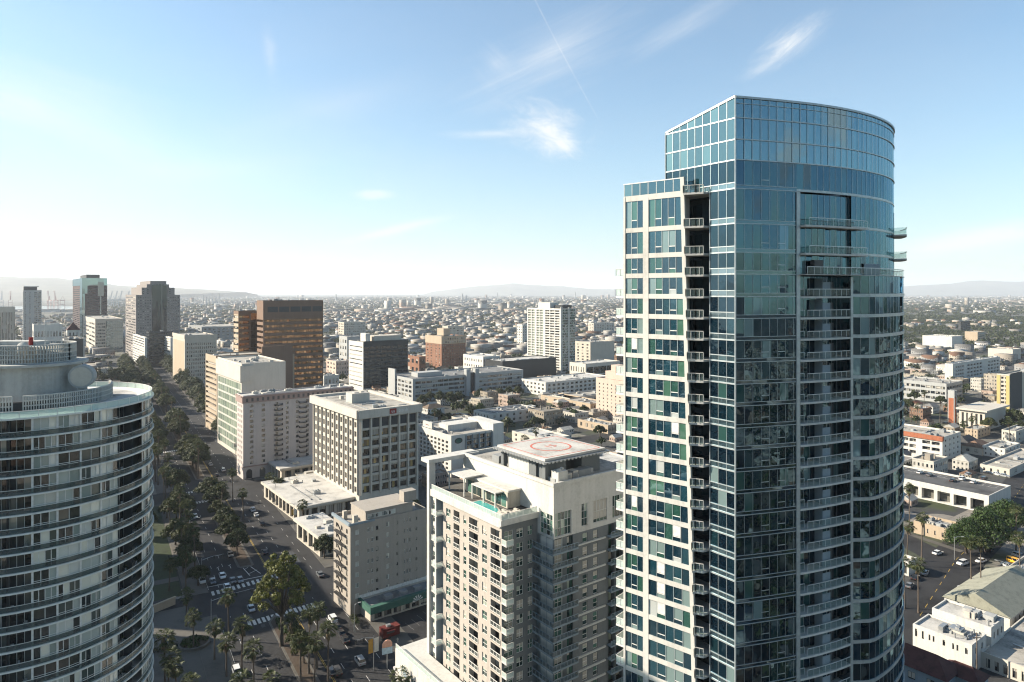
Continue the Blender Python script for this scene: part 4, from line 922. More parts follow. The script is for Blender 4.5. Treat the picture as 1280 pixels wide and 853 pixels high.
# balconies in the slot between wing and flank
for k in range(len(ZW)):
    z0 = ZW[k]
    if z0 < 36: continue
    cb = MB(); le = leanx(z0)
    a, b_, c, e = wp(WL+le+.45,-.1), flat(5.0,.9), flat(4.6,-2.6), flat(11,-2.6)
    n_ = wp(WL+le+.75,.75); m_ = flat(6.0,1.5)
    cb.prism([a, n_, m_, b_, c, e], z0-.28, z0+.03, 0)
    for p, q in ((a,n_),(n_,m_),(m_,b_)):
        cb.bar(p, q, z0+1.08, z0+1.18, .09, 0); cb.quad((*p,z0+.1),(*q,z0+.1),(*q,z0+1.08),(*p,z0+1.08),1)
        for f in (0,.5,1): 
            x_, y_ = p[0]+(q[0]-p[0])*f, p[1]+(q[1]-p[1])*f; cb.box(x_-.05,y_-.05,z0+.03,x_+.05,y_+.05,z0+1.1,0)
    dd, d2 = flat(6.2,-2.5), flat(5.3,-2.5); cb.quad((*dd,z0),(*d2,z0),(*d2,z0+2.2),(*dd,z0+2.2),2)
    part('corner_balcony', cb, [M['white'], M['rail_glass'], M['frame_dark']], TOW)
    if z0 < 101:                                            # glazed balconies on the far left side of the wing
        sb = MB(); P = [ws(0.02,.3), ws(-1.75,.3), ws(-1.75,3.4), ws(0.02,3.4)]
        sb.prism(P, z0-.3, z0+.02, 0)
        for p, q in zip(P, P[1:]):
            sb.quad((*p,z0+.1),(*q,z0+.1),(*q,z0+1.15),(*p,z0+1.15),1); sb.bar(p, q, z0+1.12, z0+1.2, .07, 0)
            for f in (0,.5,1):
                x_, y_ = p[0]+(q[0]-p[0])*f, p[1]+(q[1]-p[1])*f; sb.box(x_-.035,y_-.035,z0+.02,x_+.035,y_+.035,z0+1.15,0)
        part('glazed_balcony', sb, [M['frame_white'], M['rail_glass_pale']], TOW)
FOOT.append((52, 118, 0, 30, 26))

# ================================================================== the round tower on the left
RC = (-79.0, 112.4); RR = 17.75; RZ = 80.0; PIT = 2.75
RT = thing('round_apartment_tower', 'round apartment tower of white floor rings and glazed balconies, drums and dishes on its roof', 'apartment tower', (RC[0],RC[1],0))
def cp(a, r): return (r*math.cos(a), r*math.sin(a))
def ring(mb, r0, r1, z0, z1, a0=0.0, a1=2*math.pi, n=96, m=0, inner=True):
    for i in range(n):
        t0, t1 = a0+(a1-a0)*i/n, a0+(a1-a0)*(i+1)/n
        p0, p1, q0, q1 = cp(t0,r0), cp(t0,r1), cp(t1,r0), cp(t1,r1)
        mb.quad((*p1,z0),(*q1,z0),(*q1,z1),(*p1,z1),m); mb.quad((*p1,z1),(*q1,z1),(*q0,z1),(*p0,z1),m); mb.quad((*p0,z0),(*q0,z0),(*q1,z0),(*p1,z0),m)
        if inner: mb.quad((*q0,z0),(*p0,z0),(*p0,z1),(*q0,z1),m)
VA = math.atan2(-RC[1], -RC[0])                              # direction towards the camera
NB = 36; DA = 2*math.pi/NB
kinds = ['g','g','g','b','b','b','g','g','g','g','b','b']
nfl = int(RZ/PIT)
# shared bay meshes, built around angle zero
def bay_glass(seed, split):
    r = random.Random(seed); mb = MB(); n = split
    for i in range(n):
        t0, t1 = -DA/2+DA*i/n, -DA/2+DA*(i+1)/n
        p, q = cp(t0,RR-.55), cp(t1,RR-.55); mb.quad((*p,.1),(*q,.1),(*q,PIT-.32),(*p,PIT-.32),0)
        p, q = cp(t0-.0028,RR-.47), cp(t0+.0028,RR-.47); mb.quad((*p,.05),(*q,.05),(*q,PIT-.3),(*p,PIT-.3),1)
    p, q = cp(-DA/2-.008,RR-.40), cp(-DA/2+.008,RR-.40); mb.quad((*p,.0),(*q,.0),(*q,PIT-.28),(*p,PIT-.28),1)
    t = -DA/2
    for i in range(n):
        t0, t1 = -DA/2+DA*i/n, -DA/2+DA*(i+1)/n
        if r.random() < .8:
            p, q = cp(t0,RR-.46), cp(t1,RR-.46); mb.quad((*p,.92),(*q,.92),(*q,1.0),(*p,1.0),1)
    return mb.mesh('glazed_bay', [M['win_curt'], M['frame_white']])
def bay_open(seed):
    r = random.Random(seed); mb = MB()
    for i in range(3):
        t0, t1 = -DA/2+DA*i/3, -DA/2+DA*(i+1)/3
        p, q = cp(t0,RR-2.0), cp(t1,RR-2.0); mb.quad((*p,.05),(*q,.05),(*q,PIT-.3),(*p,PIT-.3),0)
        p, q = cp(t0-.002,RR-1.9), cp(t0+.002,RR-1.9); mb.quad((*p,.05),(*q,.05),(*q,PIT-.3),(*p,PIT-.3),1)
    for t in (-DA/2,):
        p, q = cp(t,RR-2.0), cp(t,RR-.4); mb.quad((*p,0),(*q,0),(*q,PIT-.28),(*p,PIT-.28),2)
    for _ in range(r.choice((0,1,2,2))):                     # furniture and pot plants on the balcony
        t = (r.random()-.5)*DA*.7; x, y = cp(t, RR-.95); w, h = r.uniform(.18,.5), r.uniform(.4,.95)
        mb.box(x-w/2,y-w/2,.0,x+w/2,y+w/2,h*.45,3); mb.box(x-w/2,y-w/2,h*.45,x-w/2+.12,y+w/2,h,3)
        if r.random() < .5:
            for _ in range(14):
                a, b_, c = r.uniform(-.35,.35), r.uniform(-.35,.35), r.uniform(.4,1.3); mb.tri((x+a,y+b_,c),(x+a+.2,y+b_+.1,c+.1),(x+a+.05,y+b_+.2,c+.2),4)
    return mb.mesh('open_bay', [M['win'], M['frame_white'], M['slate'], M['midgrey'], M['leaf']])
BG = [bay_glass(i, s_) for i, s_ in enumerate((3,4,2,3,3,2,4))]; BO = [bay_open(50+i) for i in range(7)]
shown = []
for k in range(nfl):
    zt_ = RZ-PIT*(k+1)
    for j in range(NB):
        a = VA + (j-NB/2+.5)*DA
        off = abs((j-NB/2+.5)*DA)
        if off > R(125): continue
        kind = kinds[j % 12]
        me = (BG if kind == 'g' else BO)[(j*5+k*3+(j*k) % 4+rr.randrange(3)) % 7]
        x, y = RC[0]+RR*math.cos(a), RC[1]+RR*math.sin(a); p = proj(x, y, zt_+1.3)
        vis = -20 < p[0] < 200 and p[1] < 865 and off < R(82)
        shown.append((0 if vis else 1, k, a, me, zt_, kind))
shown.sort(key=lambda t: (t[0], t[1]))
cnt = {'g':0,'b':0}; rest = {'g':[], 'b':[]}
for (v_, k, a, me, z_, kind) in shown:
    if cnt[kind] < 100:
        link('glazed_bay' if kind == 'g' else 'open_bay', me, RT, Matrix.Translation((0,0,z_)) @ Matrix.Rotation(a,4,'Z')); cnt[kind] += 1
    else: rest[kind].append((me, a, z_))
def merged(name, items, parent):
    V, F, I, mats, off = [], [], [], [], 0
    for me, a, z_ in items:
        vs = np.empty(len(me.vertices)*3, np.float32); me.vertices.foreach_get('co', vs); vs = vs.reshape(-1,3)
        c, s_ = math.cos(a), math.sin(a); vs = vs @ np.array([[c,s_,0],[-s_,c,0],[0,0,1]]) + np.array([0,0,z_])
        fv = []; mi = []
        for p in me.polygons:
            if len(p.vertices) == 4: fv.append(tuple(p.vertices)); 
            else: fv.append(tuple(p.vertices)+(p.vertices[-1],)) if False else fv.append((p.vertices[0],p.vertices[1],p.vertices[2],p.vertices[2]))
            mi.append(p.material_index)
        loc = []
        for mt in me.materials:
            if mt not in mats: mats.append(mt)
            loc.append(mats.index(mt))
        keepq = [i for i, f in enumerate(fv) if len(set(f)) == 4]
        V.append(vs); F.append(np.array([fv[i] for i in keepq])+off); I.append(np.array(loc)[np.array([mi[i] for i in keepq])]); off += len(vs)
    if not V: return
    o = link(name, numpy_mesh(name, np.concatenate(V), np.concatenate(F), mats, np.concatenate(I)), parent); o['kind'] = 'stuff'
merged('glazed_bay', rest['g'], RT); merged('open_bay', rest['b'], RT)
for k in range(nfl+1):
    z = RZ-PIT*k
    sl = MB(); ring(sl, RR-2.6, RR, z-.24, z, m=0)
    if k == 0: pass
    part('floor_edge', sl, M['slab'], RT)
    if k:
        rl = MB(); ring(rl, RR-.24, RR-.2, z+.06, z+.76, n=96, inner=True); ring(rl, RR-.26, RR-.18, z+.76, z+.82, m=1, inner=False)
        part('railing', rl, [M['rail_smoke'] if 'rail_smoke' in M else M['rail_grey'], M['slab']], RT)
co = MB(); ring(co, RR-3.2, RR-2.3, 0, RZ-.3, n=72, inner=False); part('core_wall', co, M['midgrey'], RT)
rf = MB(); rf.sheet([cp(2*math.pi*i/96, RR-2.5) for i in range(96)], RZ-.02); part('roof', rf, M['roof_white'], RT)
pr = MB(); ring(pr, RR-.35, RR-.31, RZ, RZ+.9, n=96, m=0); ring(pr, RR-.38, RR-.28, RZ+.9, RZ+.97, m=1)
for i in range(48): x, y = cp(2*math.pi*i/48, RR-.33); pr.box(x-.04,y-.04,RZ,x+.04,y+.04,RZ+.95,1)
part('roof_railing', pr, [M['rail_glass_pale'], M['frame_white']], RT)
def lattice(mb, r, z0, z1, a0, a1, nv, nh):
    for i in range(nv+1):
        t = a0+(a1-a0)*i/nv; p, q = cp(t,r), cp(t,r+.25); mb.bar(p, q, z0, z1, .16)
    for j in range(nh+1):
        z = z0+(z1-z0)*j/nh; ring(mb, r, r+.25, z-.08, z+.08, a0, a1, max(24,nv))
dm = MB(); ring(dm, 6.2, 6.9, RZ, 86.2, n=72, inner=False); ring(dm, 5.0, 7.9, 86.2, 86.6, n=72); dm.sheet([cp(2*math.pi*i/72,6.5) for i in range(72)], 86.55)
for i in range(24): 
    t = 2*math.pi*i/24; p, q = cp(t-.01,6.93), cp(t+.01,6.93); dm.quad((*p,RZ),(*q,RZ),(*q,86.2),(*p,86.2))
drum = part('drum', dm, M['drum'], RT)
la = MB(); lattice(la, 5.9, 86.7, 89.5, 0, 2*math.pi, 96, 4); part('lattice_screen', la, M['drum'], drum)
lb = MB(); lattice(lb, 11.2, RZ+.1, RZ+2.3, VA-.10, VA+1.75, 64, 3); lattice(lb, 11.2, RZ+.1, RZ+2.3, VA-1.6, VA-.22, 40, 3); part('lattice_parapet', lb, M['drum'], RT)
dk = MB(); ring(dk, 10.5, 10.9, RZ, RZ+1.4, VA-1.6, VA+1.75, 48); part('plant_screen', dk, M['slate'], RT)
mb_ = MB(); mb_.box(-4.0,-4.0,86.6,3.4,2.8,89.0); mb_.box(-4.3,-4.3,89.0,3.7,3.1,89.25); mb_.box(-6.2,-1,89.26,1.5,2.0,89.9); part('machine_room', mb_, M['drum'], RT)
ca = (math.cos(VA+.80), math.sin(VA+.80))
dh = MB(); bx, by = ca[0]*9.3, ca[1]*9.3; fx, fy = math.cos(R(-72)), math.sin(R(-72)); dh.tube([(bx-fx*.9,by-fy*.9,84.3),(bx+fx*.9,by+fy*.9,84.3)], 1.85, 28, 0)
dh.tube([(bx+fx*.9,by+fy*.9,84.3),(bx+fx*.96,by+fy*.96,84.3)], 1.55, 28, 1); dh.box(bx-.5,by-.5,RZ,bx+.5,by+.5,82.6,0); part('round_vent', dh, [M['lightgrey'], M['warm_white']], RT)
tk = MB(); x, y = cp(VA+.42,8.6); tk.tube([(x,y,RZ),(x,y,RZ+1.5),(x,y,RZ+1.6)],[.75,.75,.3],14); tk.box(x-1,y-1,RZ+1.6,x+1,y+1,RZ+1.9); part('vent_stack', tk, M['drum'], RT)
ds = MB(); x, y = cp(VA-.2,4.6)
for i in range(5):
    r0, r1 = .22*i, .22*(i+1)
    for j in range(18):
        t0, t1 = 2*math.pi*j/18, 2*math.pi*(j+1)/18
        f = lambda r, t: (x+r*math.cos(t), y-.8+.28*r*r*.9, 88.9+r*math.sin(t)+.1)
        ds.quad(f(r0,t0), f(r1,t0), f(r1,t1), f(r0,t1))
ds.tube([(x,y-.4,88.9),(x,y-1.3,89.3)],.05,6); ds.tube([(x,y,86.6),(x,y-.5,88.9)],.09,6); part('satellite_dish', ds, M['white'], RT)
an = MB(); x, y = cp(VA+.35,4.9); an.tube([(x,y,86),(x,y,94)],[.08,.03],6); x, y = cp(VA+.7,6); an.tube([(x,y,86),(x,y,92.5)],[.06,.02],6); part('antenna', an, M['metal'], RT)
rt = MB(); x, y = cp(VA-.15,1.2); rt.tube([(x,y,89.2),(x,y,90.6)],.32,12); part('red_tank', rt, M['red'], RT)
FOOT.append((RC[0], RC[1], 0, 21, 21))

# ================================================================== courtyard tower with pool deck and helipad
X0, Y0 = gx(627,140), 140.0
b = Bld('pool_deck_tower', 'pale and grey apartment tower with a rooftop pool terrace and a raised helipad deck', 'apartment tower', (X0,Y0), TH, ('sandstone','greywall','white','slate','dark','bluegrey'))
Zd, Zb = 51.0, 57.6; SC = 1.284; LyA = 29.1; ax = 9.5; by0 = -5.3; bx1 = 34.0
def t2s(t): return LyA - t*SC                                # distance along the left face, from its left end
PT = 12.4; rows = 13; zt0 = Zd-2.0-rows*3.0
def cellreg(ta, tb, **kw):
    s0, s1 = t2s(ta), t2s(tb); return dict(s0=s0, s1=s1, z0=zt0, z1=Zd-2.0, cols=1, rows=rows, ww=.995, **kw)
regs = [cellreg(16.9,15.4,wh=.62,rec=.18,nm=1,nh=1,glass='win_green',frame='frame_white',sill=.3), cellreg(14.4,12.46,wh=.86,rec=1.3,nm=1,sill=.1,pm=0), cellreg(11.2,10.3,wh=.6,rec=.15,nm=0,nh=1,glass='win_green',frame='frame_white'),
        cellreg(9.43,6.69,wh=.88,rec=1.3,nm=2,sill=.1), cellreg(5.5,4.13,wh=.62,rec=.18,nm=1,nh=1,glass='win_green',frame='frame_white',sill=.3), cellreg(3.06,.35,wh=.88,rec=1.3,nm=2,sill=.1)]
s_rec = t2s(17.9)
b.facade((0, s_rec*0+LyA-s_rec), (0,-1), (-1,0), LyA-s_rec, 0, Zd, [dict(r, s0=r['s0']-s_rec, s1=r['s1']-s_rec) for r in regs], 0)
# recess with projecting balconies, slim window strip and the white fin
y1, y2, y3, y4 = t2s(0)-s_rec, LyA-t2s(20.4), LyA-t2s(22.0), LyA
yA, yB, yC = 17.9*SC, 20.4*SC, 22.0*SC
w = b.w
w.quad((1.5,yB,0),(1.5,yA,0),(1.5,yA,Zd),(1.5,yB,Zd),5); w.quad((1.5,yA,0),(0,yA,0),(0,yA,Zd),(1.5,yA,Zd),0); w.quad((0,yB,0),(1.5,yB,0),(1.5,yB,Zd),(0,yB,Zd),5)
b.facade((0,yC), (0,-1), (-1,0), yC-yB, 0, Zd, [dict(s0=.25,s1=yC-yB-.5,z0=zt0,z1=Zd-2,cols=1,rows=rows,ww=.95,wh=.7,rec=.15,nm=1,nh=1,glass='win_green',frame='frame_white')], 2)
w.box(-.7, yC, 0, 1.0, LyA+.2, 57.2, 2)                       # fin
w.box(-.9, yC-.3, 57.2, 13.5, LyA+2.6, 58.1, 2)               # portal beam
w.box(12.2, yC, Zd, 13.4, LyA+.1, 57.19, 2)
# right flank of the front volume (grey), recess strip, rear volume
b.facade((0,0), (1,0), (0,-1), ax, 0, Zd, [dict(s0=.5,s1=3.1,z0=zt0,z1=Zd-2,cols=1,rows=rows,ww=.9,wh=.7,rec=.2,nm=1,nh=1,glass='win_green',frame='frame_white'), dict(s0=3.8,s1=5.7,z0=zt0,z1=Zd-2,cols=1,rows=rows,ww=.95,wh=.66,rec=.2,nm=1,nh=1,glass='win_green',frame='frame_white'),
        dict(s0=6.8,s1=8.2,z0=zt0,z1=Zd-2,cols=1,rows=rows,ww=.95,wh=.66,rec=.2,nm=1,nh=1,glass='win_green',frame='frame_white')], 1)
b.facade((ax, 2.0), (0,-1), (-1,0), 2.0-by0, 0, Zb, [dict(s0=2.8,s1=7.0,z0=Zd-4.2,z1=Zd+.6,cols=1,rows=1,ww=.97,wh=.95,rec=.2,nm=3,nh=3,glass='win_green',frame='frame_white'),], 2)
w.quad((ax,LyA,Zd),(ax,2.0,Zd),(ax,2.0,Zb),(ax,LyA,Zb),2)
LB = bx1-ax
# rear volume, right face: white top two storeys, grey below with balcony corner at the left and a balcony bay to the right
zr0 = Zd-4.0-12*3.0
b.facade((ax,by0), (1,0), (0,-1), LB, Zd-4.4, Zb, [dict(s0=.3,s1=5.0,z0=Zd-4.2,z1=Zd+1.0,cols=1,rows=1,ww=.97,wh=.96,rec=.3,nm=4,nh=2,glass='win_green',frame='frame_white'), dict(s0=7.8,s1=9.6,z0=Zd-3.6,z1=Zd+1.8,cols=1,rows=1,ww=.95,wh=.9,rec=.2,nm=1,nh=2,glass='win_green',frame='frame_white'),
        dict(s0=11.2,s1=15.6,z0=Zd-3.6,z1=Zd+1.8,cols=1,rows=1,ww=.95,wh=.9,rec=.2,nm=3,nh=1,glass='win_green',frame='frame_white'), dict(s0=17,s1=24,z0=Zd-3.6,z1=Zd+1.8,cols=2,rows=1,ww=.9,wh=.9,rec=.2,nm=3,nh=1,glass='win_green',frame='frame_white')], 2)
b.facade((ax,by0), (1,0), (0,-1), LB, 0, Zd-4.4, [dict(s0=.2,s1=2.4,z0=zr0,z1=Zd-4.4,cols=1,rows=12,ww=.96,wh=.86,rec=.25,nm=1,nh=1,glass='win_green',frame='frame_white',sm=3,pm=2), dict(s0=3.6,s1=5.4,z0=zr0,z1=Zd-4.4,cols=1,rows=12,ww=.96,wh=.84,rec=.25,nm=1,glass='win_green',sm=3),
        dict(s0=8.1,s1=9.6,z0=zr0,z1=Zd-4.4,cols=1,rows=12,ww=.96,wh=.66,rec=.2,nm=0,nh=1,glass='win_green',frame='frame_white'), dict(s0=11.2,s1=12.6,z0=zr0,z1=Zd-4.4,cols=1,rows=12,ww=.96,wh=.66,rec=.2,nm=0,nh=1,glass='win_green',frame='frame_white'),
        dict(s0=15.6,s1=23.0,z0=zr0,z1=Zd-4.4,cols=3,rows=12,ww=.8,wh=.84,rec=1.0,nm=1,glass='win_green',sm=3)], 1)
b.facade((ax, 0), (0,-1), (-1,0), -by0, 0, Zd-4.4, [dict(s0=.9,s1=5.1,z0=zr0,z1=Zd-4.4,cols=2,rows=12,ww=.9,wh=.86,rec=.25,nm=1,nh=1,glass='win_green',frame='frame_white',sm=3)], 5)
w.quad((ax,0,Zd-4.4),(ax,by0,Zd-4.4),(ax,by0,Zd-4.39),(ax,0,Zd-4.39),2)
b.facade((bx1,by0), (0,1), (1,0), LyA-by0, 0, Zb, None, 1); b.facade((bx1,LyA), (-1,0), (0,1), bx1, 0, Zd, None, 1)
w.quad((bx1,LyA,Zd),(ax,LyA,Zd),(ax,LyA,Zb),(bx1,LyA,Zb),2)
w.box(-.5,-.5,Zd-1.0,ax-.02,-.01,Zd+.15,2); w.box(-.5,.002,Zd-1.4,-.01,yC-.01,Zd+.15,2)
w.box(ax-.3,by0-.3,Zb-.02,bx1+.3,by0+.3,Zb+.7,2); w.box(ax-.3,by0+.31,Zb-.02,ax+.3,LyA,Zb+.7,2); w.box(ax+.31,LyA-.5,Zb-.02,bx1,LyA,Zb+.7,2)
rb = MB(); rb.sheet([(0,0),(ax,0),(ax,LyA),(0,LyA)], Zd-.2,0); part('pool_terrace', rb, M['paving'], b.root)
rb = MB(); rb.sheet([(ax+.1,by0+.3),(bx1,by0+.3),(bx1,LyA),(ax+.1,LyA)], Zb); part('roof', rb, M['roof_pale'], b.root)
# balcony pieces on the left face, railings
def rail_bar(mb, p, q, z, h=1.05, mf=0, mg=1, step=1.0):
    mb.quad((*p,z+.1),(*q,z+.1),(*q,z+h),(*p,z+h),mg); mb.bar(p, q, z+h-.04, z+h+.06, .1, mf); mb.bar(p, q, z+.02, z+.13, .08, mf)
    L = math.hypot(q[0]-p[0], q[1]-p[1]); n = max(1,int(L/step))
    for i in range(n+1):
        x, y = p[0]+(q[0]-p[0])*i/n, p[1]+(q[1]-p[1])*i/n; mb.box(x-.04,y-.04,z+.02,x+.04,y+.04,z+h,mf)
for ta, tb in ((14.4,12.46),(9.43,6.69),(3.06,.35)):
    mb = MB(); rail_bar(mb, (-.06,ta*SC), (-.06,tb*SC), .3, .95, step=1.1)
    me = mb.mesh('balcony_railing', [M['frame_white'], M['rail_smoke'] if 'rail_smoke' in M else M['rail_glass']])
    for j in range(rows): link('balcony_railing', me, b.root, Matrix.Translation((0,0,zt0+j*3.0)))
mb = MB(); mb.box(-1.7,-1.75+0,0,.0,-.01,.22); mb.box(-.5,-1.7,0,2.4,-.01,.2)
mb = MB(); mb.prism([(-.02,-.02),(-.02,-1.7),(1.9,-1.7),(1.9,-.02)],0,.22,0); rail_bar(mb,(0,-1.66),(1.86,-1.66),.2); rail_bar(mb,(0.02,-.05),(0.02,-1.66),.2)
me = mb.mesh('corner_balcony', [M['white'], M['rail_glass_pale']])
for j in range(rows): link('corner_balcony', me, b.root, Matrix.Translation((0,0,zt0+j*3.0)))
mb = MB(); mb.box(-1.6,yA+.3,0,.9,yB-.5,.2,0); rail_bar(mb,(-1.55,yA+.35),(-1.55,yB-.55),.2); rail_bar(mb,(-1.55,yA+.35),(0,yA+.35),.2)
me = mb.mesh('white_balcony', [M['white'], M['rail_glass_pale']])
for j in range(0,rows,2): link('projecting_balcony', me, b.root, Matrix.Translation((0,0,zt0+j*3.0)))
mb = MB(); mb.prism([(ax-1.5,.0),(ax-1.5,by0-1.5),(ax+5.6,by0-1.5),(ax+5.6,by0-.01),(ax-.01,by0-.01),(ax-.01,0)],0,.25,0); rail_bar(mb,(ax-1.45,by0-1.45),(ax+5.55,by0-1.45),.25,1.1); rail_bar(mb,(ax-1.45,-.1),(ax-1.45,by0-1.45),.25,1.1)
me = mb.mesh('wrap_balcony', [M['bluegrey'], M['rail_smoke'] if 'rail_smoke' in M else M['rail_glass']])
for j in range(12): link('wrap_balcony', me, b.root, Matrix.Translation((0,0,zr0+j*3.0-.1)))
mb = MB(); mb.box(ax+6.6,by0-.35,0,ax+14.8,by0-.01,.32,0); me = mb.mesh('white_ledge', [M['white']])
for j in range(12): link('ledge', me, b.root, Matrix.Translation((0,0,zr0+j*3.0-.15)))
mb = MB(); mb.box(ax+15.4,by0-1.4,0,ax+24,by0-.01,.25,0); rail_bar(mb,(ax+15.4,by0-1.35),(ax+24,by0-1.35),.25,1.1); me = mb.mesh('bay_balcony', [M['bluegrey'], M['rail_glass']])
for j in range(12): link('bay_balcony', me, b.root, Matrix.Translation((0,0,zr0+j*3.0-.1)))
# terrace: glass railing, pool, pergola house
tr = MB(); rail_bar(tr,(-.25,.0),(-.25,yC-.4),Zd+.1,1.2,step=1.6); rail_bar(tr,(-.2,-.25),(ax-.4,-.25),Zd+.1,1.2,step=1.6); part('terrace_railing', tr, [M['frame_white'], M['rail_glass_pale']], b.root)
po = MB(); po.prism([(.9,5.2),(3.2,5.2),(4.4,8.0),(4.4,14.2),(1.4,14.2),(.9,12.5)], Zd-.19, Zd-.06); part('pool', po, M['pool'], b.root)
pc = MB(); pc.prism([(.55,4.8),(3.5,4.8),(4.8,7.8),(4.8,14.6),(1.2,14.6),(.55,12.8)], Zd-.195, Zd-.09); part('pool_coping', pc, M['warm_white'], b.root)
pg = MB()
pg.box(6.0,6.0,Zd-.19,ax-.05,22.5,Zd+3.4,0); pg.box(5.9,5.6,Zd+3.4,ax-.02,23,Zd+3.8,1); pg.box(3.8,7.5,Zd+3.0,5.89,17,Zd+3.25,1); pg.box(3.0,18.5,Zd+4.0,8.5,26,Zd+4.3,1)
for y in (7.7,12.2,16.7): pg.box(3.9,y,Zd-.19,4.15,y+.25,Zd+2.99,2)
for y in (19,25.5): pg.box(3.2,y,Zd-.19,3.45,y+.25,Zd+3.99,2)
for i in range(8): pg.quad((5.96,6.6+1.9*i+1.7,Zd),(5.96,6.6+1.9*i,Zd),(5.96,6.6+1.9*i,Zd+2.8),(5.96,6.6+1.9*i+1.7,Zd+2.8),3)
part('pool_house', pg, [M['cream'], M['white'], M['frame_white'], M['win_green']], b.root)
# helipad
HZZ = 62.6
hx0, hy0, hx1, hy1 = ax+1.5-1.2, by0+3.2, ax+1.5+16.6, by0+3.2+17.2
mb = MB()
mb.box(hx0+1.2,hy0+4.5,Zb+.01,hx1-3,hy1-2.5,HZZ-.9,0); mb.box(hx0+1.19,hy0+7.0,Zb+.02,hx0+1.3,hy1-2.8,HZZ-.95,1)
mb.box(hx0+.6,hy0+.6,Zb+.01,hx0+1.6,hy0+1.6,HZZ-.9,0); mb.box(hx0+.6,hy1-1.6,Zb+.01,hx0+1.6,hy1-.6,HZZ-.9,0)
mb.box(hx1-6.5,hy0+.8,Zb+.01,hx1-1,hy0+4.49,HZZ-.9,0); mb.box(hx0+1.7,hy0+.6,Zb+.01,hx0+6.5,hy0+4.49,HZZ-.9,0)
part('plant_house', mb, [M['greywall'], M['white']], b.root)
hd = MB(); hd.box(hx0,hy0,HZZ-.5,hx1,hy1,HZZ,0); hd.box(hx0-.9,hy0-.9,HZZ-.75,hx1+.9,hy1+.9,HZZ-.55,1)
hdk = part('helipad', hd, [M['roof_white'], M['midgrey']], b.root)
mk = MB(); cxh, cyh = (hx0+hx1)/2, (hy0+hy1)/2
for i in range(48):
    t0, t1 = 2*math.pi*i/48, 2*math.pi*(i+1)/48
    f = lambda r, t: (cxh+r*math.cos(t), cyh+r*math.sin(t), HZZ+.02)
    mk.quad(f(4.3,t0), f(4.75,t0), f(4.75,t1), f(4.3,t1))
for a_, c_ in (((hx0+.9,hy0+.9),(hx1-.9,hy0+.9)),((hx1-.9,hy0+1.05),(hx1-.9,hy1-.9)),((hx1-1.05,hy1-.9),(hx0+.9,hy1-.9)),((hx0+.9,hy1-1.05),(hx0+.9,hy0+1.05))): mk.bar(a_, c_, HZZ+.01, HZZ+.03, .22)
part('marking', mk, M['salmon'], hdk)
lettering('marking_number', '15', 3.2, 'salmon', hdk, Matrix.Translation((cxh,cyh,HZZ+.02)) @ Matrix.Rotation(R(8),4,'Z'), .008)
gr = MB()
for p, q in (((hx0-.9,hy0-.9),(hx1+.9,hy0-.9)),((hx0-.9,hy0-.9),(hx0-.9,hy1+.9))):
    for i in range(18):
        f0, f1 = i/18, (i+.5)/18; gr.bar((p[0]+(q[0]-p[0])*f0,p[1]+(q[1]-p[1])*f0),(p[0]+(q[0]-p[0])*f1,p[1]+(q[1]-p[1])*f1), HZZ-.9, HZZ-.5, .12)
part('safety_net', gr, M['metal'], hdk)
b.zr = Zb
b.unit(hx0+1.5, by0+.6, Zb, 2.6, 2.2, 2.6, 'white'); b.clutter(9, hx0-ax-.3+14, 2.6, ax+.4, by0+.5, seed=4); b.clutter(8, 14, 6, ax+.6, hy1+.5, seed=9)
for i in range(8):
    b.unit(1.0+RND.random()*6, .8+RND.random()*3.5, Zd-.19, .5, 1.7, .45, 'warm_white', 'lounger')
# podium
pd = MB(); pd.box(-6.0,-24,0,-.75,yC+7,12.0,0); pd.box(-.76,yC+.3,0,20,yC+7,12.0,0); part('podium', pd, [M['white']], b.root)
rl = MB(); rail_bar(rl,(-5.9,-24),(-5.9,yC+6.9),12.0,1.2,step=2); part('podium_railing', rl, [M['frame_white'], M['rail_glass_pale']], b.root)
em = MB()
for (rr0, rr1) in ((.0,.95),(1.35,1.7)):
    for i in range(20):
        t0, t1 = 2*math.pi*i/20, 2*math.pi*(i+1)/20; f = lambda r, t: (-6.03, yC+2.2+r*math.cos(t), 8.0+r*math.sin(t))
        em.quad(f(rr0,t1), f(rr1,t1), f(rr1,t0), f(rr0,t0))
part('round_emblem', em, M['bluegrey'], b.root)
for k in range(8):
    link('shopfront', window_mesh(2.2,6.5,'bluemirror','frame_white',1,2), b.root, Matrix.Translation((-6.04,yC-2-3.1*k,2.2)) @ Matrix.Rotation(R(-90),4,'Z'))
b.finish(wname='window'); keep(627,140,bx1,LyA,grow=8); FOOT.append((X0-8,Y0+10,TH,10,40))
PTWR = b
# ================================================================== right-hand side streets and low blocks
BUILT = list(FOOT)
def open_ground(x, y, g=-1.5):
    return all(not (abs((x-cx)*math.cos(th)+(y-cy)*math.sin(th)) < a+g and abs(-(x-cx)*math.sin(th)+(y-cy)*math.cos(th)) < b_+g) for cx, cy, th, a, b_ in BUILT)
d = 301
b = block('parking_structure', 'white parking structure with wide dark openings and an open roof deck of cars', 'parking garage', 1236, d, 1075, 1330, H=8.0, wide=27, mats=('white','dark'),
    L=[dict(cols=8, rows=1, a=.02, b=.98, z0=.4, z1=5.6, ww=.78, wh=.94, rec=3.0, nm=0, glass='win')], units=0, roof='roof_deck', par=.9)
PARK = b
sm_ = MB()
for i in range(int(b.Ly/2.7)-3): sm_.box(b.Lx-7, 4+i*2.7, b.zr+.004, b.Lx-2, 4.12+i*2.7, b.zr+.012)
sm_.box(b.Lx-7.1, 4, b.zr+.003, b.Lx-7, 4.1+(int(b.Ly/2.7)-4)*2.7, b.zr+.013)
part('stall_marking', sm_, M['paint'], b.root)
